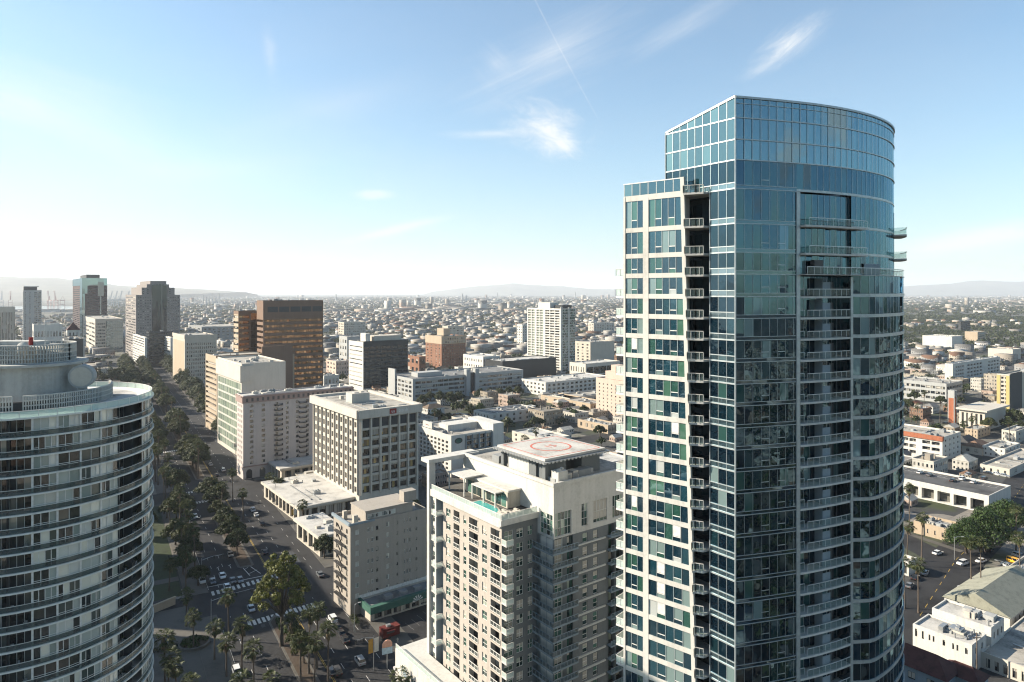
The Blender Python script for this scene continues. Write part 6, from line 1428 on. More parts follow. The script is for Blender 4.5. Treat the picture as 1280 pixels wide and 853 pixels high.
for t in list(range(-120,60,11))+list(range(60,760,8)):
    for s, side in ((-HW-2.2,'left'),(-HW-5.8,'left'),(HW+2.2,'right'),(HW+6,'right')):
        if side == 'right' and s > HW+3 and t < 170: continue
        if any(abs(t-c) < 12 for c in CROSS): continue
        if t < -45 and s > 0: continue
        if t < -30 and s < 0: continue
        if RND.random() < .12: continue
        x, y = av(t+RND.uniform(-3,3), s+RND.uniform(-.6,.6))
        if not open_ground(x, y): continue
        if side == 'right' and t < 170: h = 9 if RND.random() < .6 else 12
        else: h = RND.choice((12,12,15,15,18))
        where = 'near' if t < 90 else 'middle' if t < 320 else 'far'
        if RND.random() < (.72 if t < 200 else .62): vege('fan_palm', f'fan palm in the row on the {side} pavement of the avenue, {where} stretch', 'palm tree', x, y, PALMS[h][RND.randrange(3)], f'palms on the {side} pavement, {where} stretch')
        else: vege('street_tree', f'dark leafy tree in the row on the {side} pavement of the avenue, {where} stretch', 'tree', x, y, RND.choice(T_BIG if t > 150 else T_MED), f'street trees on the {side} pavement, {where} stretch', RND.uniform(1.0,1.5) if t > 100 else RND.uniform(.9,1.3))
for t0, t1, s0, s1 in MED[2:]:
    for t in range(int(t0)+4, int(t1)-4, 7):
        x, y = av(t, (s0+s1)/2+RND.uniform(-1,1)); where = 'middle' if t < 320 else 'far'
        if RND.random() < .55: vege('median_tree', f'dark leafy tree in the planted median of the avenue, {where} stretch', 'tree', x, y, RND.choice(T_BIG), f'median trees, {where} stretch', RND.uniform(.95,1.4))
        else: vege('fan_palm', f'fan palm in the planted median of the avenue, {where} stretch', 'palm tree', x, y, PALMS[RND.choice((12,15,18))][RND.randrange(3)], f'median palms, {where} stretch')
for px_, py_, sc, lab in ((289,683,1.0,'big spreading dark tree with forked pale trunk in the near median island'),(281,663,.8,'dark spreading tree behind the forked one in the near median island'),(272,650,.75,'dark tree at the far tip of the near median island'),(232,575,1.15,'large black-green tree in the middle of the avenue by the second crossing'),(240,570,1.0,'large dark tree right of the black-green one in the avenue'),(296,694,.8,'dark tree at the near tip of the near median island'),(270,640,1.0,'dark tree filling the median island behind the spreading ones'),(262,628,1.0,'dark tree in the avenue just before the second crossing'),(225,655,1.1,'dense dark tree on the left kerb across from the near median island'),(232,690,.9,'dark tree at the left kerb above the far zebra crossing'),(222,620,1.1,'dense dark tree on the left kerb at the second crossing'),(348,622,.8,'dark tree at the right kerb beside the middle pavilion'),(318,585,.8,'dark tree at the right kerb before the pale pink old hotel'),(380,830,.6,'small leafy tree under the lower median palms'),(371,815,.55,'small leafy tree beside the olive tree trunk')):
    x, y = ground(px_, py_); vege('median_tree', lab, 'tree', x, y, RND.choice(T_BIG), None, sc)
for px_, h, py_, lab in ((291,15,588,'fan palm rising above the near median trees, right one'),(277,15,607,'fan palm above the near median trees, left one'),(304,12,615,'fan palm at the right edge of the near median trees')):
    x, y = at_crown(px_, py_, h); vege('fan_palm', lab, 'palm tree', x, y, PALMS[h][1], 'fan palms along the avenue')
x, y = ground(352,808); vege('eucalyptus_tree', 'tall olive-yellow leafy tree with bare pale trunk in the lower median', 'tree', x, y, T_EUC[0], None, 1.1)
for px_, py_, sc, lab in ((1208,692,.95,'dense bright green ficus, left one of the big clump'),(1232,690,1.1,'dense green ficus in the middle of the big clump'),(1262,668,.95,'dense dark ficus at the right end of the big clump'),(1248,665,.9,'dense ficus at the back of the big clump')):
    x, y = ground(px_, py_); vege('ficus_tree', lab, 'tree', x, y, RND.choice(T_FIC), 'clump of ficus trees', sc)
for px_, py_, sc, lab in ((1236,540,.9,'brownish round tree before the church hall'),(1270,535,1.1,'dark tree at the foot of the yellow-ended apartments'),(1276,545,.9,'low dark tree at the right edge by the white wall')):
    x, y = ground(px_, py_); vege('street_tree', lab, 'tree', x, y, RND.choice(T_BIG), None, sc)
for i,(px_, py_) in enumerate(((538,505),(550,506),(562,506),(574,505),(600,502),(612,501),(624,501),(636,500),(648,498),(528,510))):
    x, y = ground(px_, py_); vege('round_tree', 'dark round clipped tree in the row before the long white office', 'tree', x, y, T_BIG[i%3], 'round trees before the long white office', .95)
for i,(px_, py_, h) in enumerate(((544,515,18),(556,525,12),(562,530,12),(670,540,12),(700,505,15),(655,548,9),(575,528,12))):
    x, y = at_crown(px_, py_, h); vege('fan_palm', ['tall fan palm alone behind the oval-emblem hotel','fan palm beside the roof of the oval-emblem hotel','fan palm in the garden behind the oval-emblem hotel','fan palm behind the helipad','tall fan palm before the stepped town blocks','small fan palm left of the helipad corner','fan palm over the dark garden of the olive-grey house'][i], 'palm tree', x, y, PALMS[h][i%3], 'garden palms in midtown')
for i,(px_, py_) in enumerate(((692,525),(712,523),(730,520),(668,536),(718,527),(640,510),(588,520),(600,518),(560,530),(548,528))):
    x, y = ground(px_, py_); vege('garden_tree', 'leafy garden tree between the long white office and the pink apartment block', 'tree', x, y, T_MED[i%3], 'garden trees in midtown', 1.1)
for i in range(46):
    t = RND.uniform(40, 620); s_ = -HW-RND.uniform(10, 34)
    if any(abs(t-c) < 12 for c in CROSS): continue
    x, y = av(t, s_)
    if RND.random() < .4: vege('fan_palm', 'fan palm in the gardens left of the avenue pavement', 'palm tree', x, y, PALMS[RND.choice((12,15,18))][RND.randrange(3)], 'garden palms left of the avenue')
    else: vege('garden_tree', 'dark leafy tree in the gardens left of the avenue pavement', 'tree', x, y, RND.choice(T_BIG), 'garden trees left of the avenue', RND.uniform(.7,1.2))
for i in range(9):
    x, y = av(-58+RND.uniform(-45,40), -HW-RND.uniform(9,30)); vege('fan_palm', 'short fan palm among the planted beds of the plaza by the round tower', 'palm tree', x, y, PALMS[RND.choice((9,9,12))][RND.randrange(3)], 'plaza palms')
# planters, hedges, plaza details
x, y = ground(243,806); pt = thing('circular_planter', 'round white-rimmed planter bed on the plaza full of clipped green plants', 'planter', (x,y,0))
mb = MB(); ring(mb, 3.6, 4.2, .12, .85, n=36); part('rim', mb, M['paving'], pt); mb = MB(); r5 = random.Random(5)
for i in range(34): a = r5.random()*6.28; q = 3.1*math.sqrt(r5.random()); leafcards(mb, q*math.cos(a), q*math.sin(a), .9, .75, 45, r5, .22)
part('plants', mb, M['leaf2'], pt); mb = MB(); mb.sheet([cp(2*math.pi*i/24,3.62) for i in range(24)], .7); part('soil', mb, M['soil'], pt)
def hedge(label, p, q, w_, h, leaf='leaf'):
    t = thing('hedge', label, 'hedge', (p[0],p[1],0), math.atan2(q[1]-p[1],q[0]-p[0])); L = math.hypot(q[0]-p[0],q[1]-p[1]); mb = MB(); r = random.Random(int(p[0])); n = int(L/.9)
    for i in range(n): leafcards(mb, L*(i+.5)/n, r.uniform(-.2,.2), h*.55, w_*.6, 55, r, .25)
    part('foliage', mb, M[leaf], t)
hedge('dark hedge along the plaza edge beside the round tower', av(-62,-HW-30), av(-62,-HW-12), 1.6, 1.5); hedge('low dark shrub bed at the near end of the plaza', av(-95,-HW-34), av(-95,-HW-10), 3, 1.4); hedge('shrubs beside the restaurant wall by the parking lot', ground(441,775), ground(446,785), 2, 2.2); hedge('low shrubs at the tip of the lower median', av(-60,-4), av(-70,-4), 1.6, .9,'leaf2')
mb = MB(); mb.box(0,0,0,26,.5,2.2); mb.box(-.2,-.15,2.2,26.2,.65,2.45); t = link('garden_wall', mb.mesh('garden_wall', M['tan'])); t.location = (*av(-45,-HW-33),0); t.rotation_euler = (0,0,R(62-31+28)); tag(t,'low tan garden wall at the plaza behind the round tower','wall')

# ================================================================== vehicles
def car_meshes(kind):
    b_ = MB(); g_ = MB(); wl = MB()
    if kind == 'suv': prof = [(-2.3,.45,.95,.86),(-2.2,.35,1.12,.92),(-1.2,.32,1.15,.95),(0,.3,1.15,.95),(1.1,.32,1.12,.95),(2.1,.35,1.02,.9),(2.35,.45,.8,.8)]; cab = (-2.1,-1.75,.75,1.35,1.72)
    elif kind == 'van': prof = [(-2.6,.45,1.2,.9),(-2.55,.35,1.3,.98),(-1.2,.32,1.3,1.0),(0,.3,1.3,1.0),(1.3,.32,1.25,1.0),(2.4,.35,1.05,.95),(2.6,.45,.85,.85)]; cab = (-2.5,-2.4,1.0,1.9,2.1)
    else: prof = [(-2.25,.5,.8,.78),(-2.15,.35,.95,.88),(-1.2,.3,.98,.92),(0,.28,.95,.92),(1.1,.3,.93,.92),(2.05,.35,.8,.86),(2.3,.45,.62,.74)]; cab = (-1.75,-1.05,.45,1.2,1.42)
    for (a, c) in zip(prof, prof[1:]):
        (x0,l0,h0,w0),(x1,l1,h1,w1) = a, c
        for sgn in (-1,1): b_.quad((x0,sgn*w0,l0),(x1,sgn*w1,l1),(x1,sgn*w1*.97,h1),(x0,sgn*w0*.97,h0))
        b_.quad((x0,-w0*.97,h0),(x1,-w1*.97,h1),(x1,w1*.97,h1),(x0,w0*.97,h0)); b_.quad((x0,-w0,l0),(x1,-w1,l1),(x1,w1,l1),(x0,w0,l0))
    for p in (prof[0], prof[-1]): b_.quad((p[0],-p[3],p[1]),(p[0],p[3],p[1]),(p[0],p[3]*.97,p[2]),(p[0],-p[3]*.97,p[2]))
    xr, xr1, xf1, xf, zt_ = cab; zb_ = prof[2][2]-.03; wb, wt = prof[3][3]*.93, prof[3][3]*.74
    B = [(xr,-wb,zb_),(xf,-wb,zb_),(xf,wb,zb_),(xr,wb,zb_)]; T = [(xr1,-wt,zt_),(xf1,-wt,zt_),(xf1,wt,zt_),(xr1,wt,zt_)]
    for i in range(4): j = (i+1) % 4; g_.quad(B[i],B[j],T[j],T[i])
    b_.box(xr1-.05,-wt-.02,zt_-.01,xf1+.05,wt+.02,zt_+.05)
    for sgn in (-1,1):
        for f in (.02,.5,.98):
            xb, xt = xr+(xf-xr)*f, xr1+(xf1-xr1)*f; b_.quad((xb-.05,sgn*(wb+.012),zb_),(xb+.05,sgn*(wb+.012),zb_),(xt+.05,sgn*(wt+.012),zt_),(xt-.05,sgn*(wt+.012),zt_))
    wl.tube([(0,-.11,0),(0,.11,0)], .33, 14)
    return b_, g_.mesh('windows', M['carglass']), wl.mesh('wheel', M['rubber'])
CARM = {}
for kd in ('sedan','suv','van'):
    b_, g_, w_ = car_meshes(kd); CARM[kd] = (b_, g_, w_, {})
lamp = MB(); lamp.box(0,-.18,-.06,.04,.18,.08); LAMP = {'headlight': lamp.mesh('headlight', M['frame_white']), 'tail_light': lamp.mesh('tail_light', M['red'])}
CN = 0
def car(label, px_, py_, az, kind='sedan', colour='white', z=0.03, group=None, xy=None):
    x, y = xy or ground(px_, py_, z); b_, g_, w_, cache = CARM[kind]
    if colour not in cache: cache[colour] = b_.mesh('body', M['car_'+colour])
    t = thing('car' if kind != 'van' else 'van', label, {'sedan':'car','suv':'car','van':'van'}[kind], (x,y,z), R(90-az), group)
    link('body', cache[colour], t); link('windows', g_, t)
    for sx in (-1.4,1.42):
        for sy in (-.8,.8): link('wheel', w_, t, Matrix.Translation((sx,sy,.33)))
    for sy in (-.62,.62):
        link('headlight', LAMP['headlight'], t, Matrix.Translation(({'sedan':2.28,'suv':2.33,'van':2.58}[kind],sy,.72))); link('tail_light', LAMP['tail_light'], t, Matrix.Translation(({'sedan':-2.30,'suv':-2.34,'van':-2.63}[kind],sy,.8)))
    return t
UP, DN = -31, 149
for a in ((253,728,DN,'suv','white','white car waiting leftmost at the stop line of the far zebra crossing'),(278,722,DN,'sedan','white','white car in the middle lane before the far zebra crossing'),(284,736,DN,'sedan','white','white car on the far zebra crossing under a palm'),(314,763,DN,'sedan','silver','silver car between the two zebra crossings'),(266,729,DN,'sedan','black','black car between two white cars at the stop line'),(291,728,DN,'sedan','black','black car right of the white car at the far zebra crossing'),
    (296,843,DN,'suv','white','white car on the near left lane at the bottom'),(450,829,UP,'suv','silver','silver car in the sunlit right lane by the parking lot corner'),(421,842,UP,'suv','black','black car in the shade at the bottom, left of the silver one'),(416,776,UP,'suv','white','white car parked at the head of the line along the beige apartment house kerb'),(421,786,UP,'sedan','black','black car parked second in the line on the right kerb'),(426,794,UP,'sedan','black','black car parked third in the line on the right kerb'),(431,802,UP,'sedan','black','black car parked last in the line on the right kerb'),(503,838,70,'sedan','white','white car turning out at the parking lot corner'),
    (244,647,DN,'sedan','white','white car by the left pavement short of the second crossing'),(263,582,UP,'sedan','white','white car beyond the second crossing, middle of the avenue'),(279,589,UP,'suv','white','white car at the right kerb beyond the second crossing'),(271,595,UP,'sedan','black','black car between two white ones beyond the second crossing'),(316,639,UP,'suv','white','white car parked at the kerb by the middle pavilion'),(320,645,UP,'sedan','white','white car parked behind another by the middle pavilion'),(327,656,UP,'suv','black','black car parked last by the middle pavilion'),(331,692,UP,'sedan','black','black car in the sun band left of the corner pavilion'),(288,695,DN,'sedan','grey','dark grey car in the far lanes above the far zebra crossing'),(300,727,DN,'sedan','grey','dark grey car in the turning lane at the far zebra crossing'),(392,768,UP,'suv','white','white car under the olive tree on the right lanes'),(415,842,UP,'sedan','black','dark car at the bottom edge of the right lanes'),(400,720,UP,'sedan','grey','grey car at the right kerb beside the corner pavilion'),(222,520,DN,'sedan','white','white car far up the avenue'),
    (1172,693,62,'sedan','white','white car on the upper right street by the tan shop'),(1203,706,242,'suv','white','white car crossing the right street junction'),(1226,703,242,'sedan','white','white car beyond the junction behind the paired palms'),(1195,746,62,'sedan','white','white car parked at the lower corner of the right junction'),(1203,739,62,'suv','white','white car parked just ahead of the corner one at the right junction'),(1269,705,160,'van','yellow','yellow van at the right edge'),(1260,709,160,'sedan','white','white car left of the yellow van'),(1144,724,44,'sedan','black','dark car parked nearest the glass tower in the right street'),(1137,734,44,'sedan','grey','grey car parked in the right street shade'),(1156,718,44,'sedan','silver','silver car parked in the right street shade'),(1242,679,44,'suv','silver','silver car parked under the dense ficus'),(1250,671,44,'sedan','white','white car parked under the dense ficus'),(1237,688,44,'sedan','black','black car parked under the dense ficus'),(1274,697,160,'suv','white','white car behind the yellow van')):
    car(a[5], a[0], a[1], a[2], a[3], a[4])
dk_ = 7.12
for i,(px_, py_, az, kd, c, lab) in enumerate(((1203,600,53,'suv','white','white car on the parking roof deck, front left'),(1217,604,53,'sedan','white','white car on the parking roof deck, front middle'),(1230,600,53,'suv','black','black car on the parking roof deck, front right'),(1210,594,53,'sedan','silver','silver car on the parking roof deck behind the white pair'),(1236,593,143,'sedan','black','black car by the cream wall of the parking roof deck'),(1246,594,143,'sedan','white','white car by the cream wall of the parking roof deck'),(1255,596,143,'sedan','silver','silver car by the cream wall of the parking roof deck'),(1191,602,53,'sedan','black','black car alone on the left of the parking roof deck'),(1150,592,53,'sedan','white','white car on the parking roof deck near the glass tower'),(1162,595,53,'sedan','grey','grey car on the parking roof deck near the glass tower'))):
    car(lab, px_, py_, az, kd, c, z=dk_)
# red food trailer in the lot
x, y = ground(487,796); t = thing('food_trailer', 'red food trailer parked in the restaurant lot', 'trailer', (x,y,0.03), R(37))
mb = MB(); mb.box(-2.6,-1.2,.5,2.6,1.2,2.9); mb.box(-2.7,-1.3,2.9,2.7,1.3,3.05); part('body', mb, M['trailer'], t)
mb = MB(); mb.box(-1.5,-1.24,1.5,.9,-1.205,2.4); part('hatch', mb, M['frame_dark'], t); mb = MB(); mb.quad((-1.6,-1.25,2.45),(1.0,-1.25,2.45),(1.0,-2.1,2.65),(-1.6,-2.1,2.65)); part('awning', mb, M['red'], t)
mb = MB(); mb.tube([(-.6,-1.25,.38),(-.6,-1.0,.38)],.38,12); mb.tube([(-.6,1.0,.38),(-.6,1.25,.38)],.38,12); part('wheel', mb, M['rubber'], t)
mb = MB(); mb.box(-1.0,-.5,3.06,.2,.5,3.6); part('roof_vent', mb, M['metal'], t)

rp = random.Random(21); nc = 0; spots = []
for _ in range(4000):
    if nc >= 60: break
    d_ = rp.uniform(270, 620); x = rp.uniform(-.30, .74)*d_
    if not clear(x, d_, -3.2) or any(abs(x-a)+abs(d_-c) < 4.5 for a, c in spots): continue
    pp = proj(x, d_, 0)
    if not (150 < pp[0] < 1275) or abs(av_inv(x, d_)[1]) < HW+1: continue
    spots.append((x, d_)); nc += 1; cc = rp.choice(('white','white','silver','black','grey','black','red','blue')); side_ = 'right-hand streets beyond the glass tower' if pp[0] > 900 else 'midtown lots behind the concrete grid office'
    car(f"{cc} car parked in the {side_}", 0, 0, rp.choice((53,143,233,323)), rp.choice(('sedan','suv')), cc, xy=(x, d_), group=f'{cc} cars parked in the {side_}')
    if rp.random() < .6:
        x2, y2 = x+math.cos(TH)*2.9, d_+math.sin(TH)*2.9
        if clear(x2, y2, -3.2) and nc < 60: spots.append((x2,y2)); nc += 1; cc = rp.choice(('white','silver','black','grey')); car(f"{cc} car parked in the {side_}", 0, 0, 143, 'sedan', cc, xy=(x2, y2), group=f'{cc} cars parked in the {side_}')
FOOT += [(x, y, 0, 2.5, 2.5) for x, y in spots]
# ================================================================== lamps, signals, signs
def pole(label, x, y, h, arm, az, name='street_lamp', cat='street lamp', group=None, signal=False, plate=None):
    t = thing(name, label, cat, (x,y,0), R(90-az), group); mb = MB(); mb.tube([(0,0,0),(0,0,h)], [.13,.08], 8); part('pole', mb, M['metal'], t)
    if arm:
        mb = MB(); mb.tube([(0,0,h-.6),(arm*.4,0,h),(arm,0,h+.15)], [.08,.06,.05], 6); part('arm', mb, M['metal'], t)
        if signal:
            for f in (.55,.95): mb = MB(); mb.box(arm*f-.18,-.2,h-.9,arm*f+.18,.2,h+.25); part('signal_head', mb, M['frame_dark'], t)
        else: mb = MB(); mb.box(arm-.1,-.16,h+.05,arm+.7,.16,h+.2); part('lamp_head', mb, M['lightgrey'], t)
    if plate:
        mb = MB(); mb.box(arm*.25,-.03,h-.25,arm*.25+2.0,.03,h+.25); part('street_name_plate', mb, M['plate_green'], t)
    return t
for bx_, by_, lx_, ly_, hh_, lab_ in ((-214,214,26,46,72,'unseen slab of flats added left of the round tower to shade the avenue'),(-174,163,22,36,48,'unseen nearer slab of flats added to shade the plaza'),(-232,300,22,100,44,'unseen long slab of flats added behind the round tower to shade the avenue')):  # unseen slabs, added to throw shadow across the avenue and plaza
    b = Bld('shadow_slab', lab_, 'apartment building', (bx_,by_), R(31), ('cream',)); reg_ = lambda L: [dict(s0=.05*L,s1=.95*L,z0=3,z1=hh_-2,cols=max(2,int(L/5)),rows=int(hh_/3.2),ww=.6,wh=.5,rec=.3)]
    b.box(lx_,ly_,0,hh_,None,None); b.facade((lx_+.01,0),(0,1),(1,0),ly_,0,hh_,reg_(ly_)); b.finish(40)
M['plate_green'] = plain_mat('green_sign_plate', (.05,.34,.17), .5); M['banner_y'] = plain_mat('yellow_banner_cloth', (.42,.23,.04), .8); M['banner_w'] = plain_mat('white_banner_cloth', (.55,.52,.46), .8)
x, y = ground(264,783); pole('traffic signal mast with a long arm and green street plate at the plaza corner', x, y, 8, 12, 55, 'traffic_signal', 'traffic light', None, True, True)
x, y = ground(252,728); pole('traffic signal with its arm over the left lanes at the far zebra crossing', x, y, 8, 7, 60, 'traffic_signal', 'traffic light', None, True)
x, y = ground(467,838); tp = pole('traffic signal pole with yellow and white banners at the parking lot corner', x, y, 9, 5, 235, 'traffic_signal', 'traffic light', None, True)
for (sx, mt_) in ((.2,'banner_y'),(-1.4,'banner_w')): mb = MB(); mb.box(sx,-.03,4.6,sx+1.2,.03,8.2); part('banner', mb, M[mt_], tp)
x, y = ground(443,790); pole('slim lamp post with a round head beside the restaurant wall', x, y, 8, 1.2, 60)
for t in (20, 55, 120, 165, 230, 280, 360, 420, 480):
    for s, a_, sd_ in ((-HW-.8,55,'left'),(HW+.8,235,'right')):
        where = 'near' if t < 90 else 'far'
        q = pole(f'tall street lamp with banner on the {sd_} pavement of the avenue, {where} stretch', *av(t,s), 10, 3, a_+(4), group=f'street lamps on the {sd_} pavement, {where} stretch')
        for (sx, mt_) in ((.15,'banner_y' if t < 90 else 'banner_w'),(-1.0,'banner_w')): mb = MB(); mb.box(sx,-.03,5,sx+.85,.03,7.4); part('banner', mb, M[mt_], q)
for (px_, py_, az, lab) in ((1193,700,100,'street lamp at the tan shop corner'),(1258,735,300,'street lamp behind the grey gabled hall')):
    x, y = ground(px_, py_); pole(lab, x, y, 8.5, 2.5, az)
x, y = ground(1221,845); t = thing('utility_pole', 'dark wooden utility pole against the white two-storey house', 'utility pole', (x,y,0), 0); mb = MB(); mb.tube([(0,0,0),(0,0,11)],[.18,.13],8); part('pole', mb, M['bark'], t); mb = MB(); mb.box(-1.1,-.07,9.6,1.1,.07,9.8); part('crossarm', mb, M['bark'], t)
x, y = ground(484,836); t = thing('pole_sign', 'restaurant pole sign with peach top and pale blue panel', 'sign', (x,y,0), R(25)); mb = MB(); mb.tube([(0,0,0),(0,0,5)],.14,8); part('pole', mb, M['metal'], t)
M['peach'] = plain_mat('peach_sign_face', (.62,.34,.24), .5); M['paleblue'] = plain_mat('pale_blue_sign_face', (.42,.55,.62), .5)
mb = MB(); n0 = 0; pts = [(-1.3,-.12,5.6),(1.3,-.12,5.6),(1.3,-.12,6.6),(.9,-.12,7.2),(0,-.12,7.5),(-.9,-.12,7.2),(-1.3,-.12,6.6)]
mb.v = pts+[(x_,.12,z_) for x_,_,z_ in pts]; k = len(pts); mb.f = [tuple(range(k)), tuple(range(2*k-1,k-1,-1))]+[(i,i+k,(i+1)%k+k,(i+1)%k) for i in range(k)]; mb.m = [0]*len(mb.f); part('sign_head', mb, M['peach'], t)
mb = MB(); mb.box(-1.35,-.14,3.9,1.35,.14,5.55); part('sign_panel', mb, M['paleblue'], t)
for i,(px_,py_,lab) in enumerate(((211,700,'person in dark clothes walking on the shaded left pavement'),(497,805,'person in a pale top standing in the restaurant lot'))):
    x, y = ground(px_,py_); me_ = bpy.data.meshes.new('person'); me_.from_pydata([(0,0,.95),(0,0,1.2),(0,0,1.45),(0,0,1.56),(0,.02,1.68),(.1,0,.9),(.13,.08,.48),(.13,0,.06),(.13,.16,.03),(-.1,0,.9),(-.13,-.05,.48),(-.13,-.2,.06),(-.13,-.05,.03),(.2,0,1.42),(.25,-.05,1.15),(.24,.1,.92),(-.2,0,1.42),(-.25,.04,1.15),(-.24,.15,.92)],[(0,1),(1,2),(2,3),(3,4),(0,5),(5,6),(6,7),(7,8),(0,9),(9,10),(10,11),(11,12),(2,13),(13,14),(14,15),(2,16),(16,17),(17,18)],[])
    me_.materials.append(M['slate' if i == 0 else 'cream']); o = bpy.data.objects.new('person', me_); COL.objects.link(o); o.location = (x,y,.15 if i==0 else .03); md = o.modifiers.new('skin','SKIN'); 
    for v_, rd in zip(me_.skin_vertices[0].data, [.15,.14,.15,.06,.105,.09,.065,.05,.04,.09,.065,.05,.04,.06,.045,.04,.06,.045,.04]): v_.radius = (rd,rd)
    me_.skin_vertices[0].data[0].use_root = True; sb_ = o.modifiers.new('sub','SUBSURF'); sb_.levels = sb_.render_levels = 1; tag(o, lab, 'person')
# ================================================================== low-rise city to the horizon
PAL = [((.58,.56,.51),'white'),((.47,.42,.35),'cream'),((.36,.31,.25),'tan'),((.36,.36,.35),'grey'),((.48,.37,.31),'pinkish'),((.27,.17,.12),'brick-brown'),((.66,.65,.62),'bright white'),((.20,.21,.22),'dark grey')]
def lr_template(i):
    """low-rise templates about 20 m square: walls with real window openings, roof with parapet or gable, roof boxes"""
    r = random.Random(100+i); w = MB(); rf = MB(); wi = MB(); gab = i >= 7
    lx, ly = [(22,16),(18,26),(30,18),(26,26),(16,20),(34,22),(20,34),(14,18),(18,13),(22,14)][i]; h = [6.5,9.5,7,10,13,8,6,4.2,4.5,6.5][i]
    x0, y0 = -lx/2, -ly/2; fl = max(1, int(h/3))
    w.box(x0,y0,0,-x0,-y0,h-.02)
    def wrow(p, t, n, L):
        c = max(2, int(L/3.4))
        for a in range(c):
            for f in range(fl):
                s0 = L*(a+.28)/c; s1 = L*(a+.72)/c; z0 = h*(f+.3)/fl; z1 = h*(f+.72)/fl; q = lambda s, z, o: (p[0]+t[0]*s+n[0]*o, p[1]+t[1]*s+n[1]*o, z)
                w.quad(q(s0,z0,.03),q(s1,z0,.03),q(s1,z1,.03),q(s0,z1,.03),1); w.quad(q(s0-.1,z0-.18,.12),q(s1+.1,z0-.18,.12),q(s1+.1,z0-.02,.12),q(s0-.1,z0-.02,.12),2)
    wrow((x0,-y0),(0,-1),(-1,0),ly); wrow((x0,y0),(1,0),(0,-1),lx)
    if gab:
        e=.5; rh = 2.6; P=[(x0-e,y0-e,h-.05),(-x0+e,y0-e,h-.05),(-x0+e,-y0+e,h-.05),(x0-e,-y0+e,h-.05)]
        hp = r.choice((0,ly*.45)); a, c = (x0-e+hp,0,h+rh),(-x0+e-hp,0,h+rh); rf.quad(P[0],P[1],c,a); rf.quad(P[2],P[3],a,c); rf.tri(P[1],P[2],c); rf.tri(P[3],P[0],a)
    else:
        for (p, q) in (((x0,y0),(-x0,y0)),((-x0,y0),(-x0,-y0)),((-x0,-y0),(x0,-y0)),((x0,-y0),(x0,y0))): w.bar(p, q, h-.02, h+.7, .5)
        rf.sheet([(x0+.2,y0+.2),(-x0-.2,y0+.2),(-x0-.2,-y0-.2),(x0+.2,-y0-.2)], h+.05)
        for _ in range(r.randrange(3,8)):
            bx, by, s = r.uniform(x0+2,-x0-4), r.uniform(y0+2,-y0-4), r.uniform(1,2.6); rf.box(bx,by,h+.06,bx+s,by+s*.8,h+r.uniform(.7,2.2))
        if r.random() < .6: rf.box(x0+lx*.2,y0+ly*.3,h+.06,x0+lx*.45,y0+ly*.55,h+2.8)
    return w.mesh('wall', [M['houses'], M['win'], M['lightgrey']]), rf.mesh('roof', M['houseroof']), None, lx, ly, h, gab
LT = [lr_template(i) for i in range(10)]
LAND = [('the red-brown brick hotel',557,861),('the white and green apartment tower',690,820),('the black and white office',473,669),('the pinkish granite tower',190,1000),('the dark red tower',112,1300),('the brown striped tower',365,500),('the church hall',1225,480),('the white warehouse',1175,1150),('the yellow-ended apartments',1262,539),('the white balcony apartments',1215,740),('the grey three-storey block',1165,600),('the long white office',570,610),('the pink apartment block',765,507),('the cream hospital block',440,1500),('the cream office with a tan end',245,714),('the dark long box',650,745),('the red-topped building',735,900)]
def near_land(px_, d_):
    q = min(LAND, key=lambda l: abs(l[1]-px_)+60*abs(math.log(d_/l[2]))); r_ = d_/q[2]
    rel = 'far beyond' if r_ > 2.0 else 'beyond' if r_ > 1.12 else 'in front of' if r_ < .88 else 'beside'
    return f'{rel} {q[0]}'
cand = []
vx, vy, ux, uy = math.cos(TH), math.sin(TH), -math.sin(TH), math.cos(TH)
def lots():
    for i in range(-90, 156):
        for j in range(-48, 180):
            if i % 6 == 0 or j % 4 == 0: continue        # streets
            yield (i*25+RND.uniform(-3,3)), (j*26+RND.uniform(-3,3))
occ = []
for a, c in lots():
    x, y = vx*a+ux*c, vy*a+uy*c; dist = math.hypot(x, y)
    if dist > 3300 or y < -500 or not clear(x, y, 12): continue
    if y > 0 and dist < 240 and abs(x/max(y,1)) < .9: continue
    if dist < 70: continue
    p = proj(x, y, 4); inframe = y > 20 and -25 < p[0] < 1305
    cand.append((dist, x, y, inframe, p))
cand.sort()
houses, hstuff, trees, tstuff = [], [], [], []
for dist, x, y, inf, p in cand:
    k = RND.random(); dense = .27 if dist < 1500 else .42
    if y > 0 and dist > 1000: dense += .25*max(0, math.sin(x*.004+1)*math.sin(y*.0031))
    if 1100 < p[0] and 1500 < dist < 3300: dense += .4
    if k > dense: (houses if inf and len(houses) < 240 else hstuff).append((x, y, dist, p))
    for _ in range(RND.choice((1,2,2,3)) if k > dense else 6):
        a, c = RND.uniform(-16,16), RND.uniform(-16,16); (trees if inf and len(trees) < 90 else tstuff).append((x+a, y+c, dist, p))
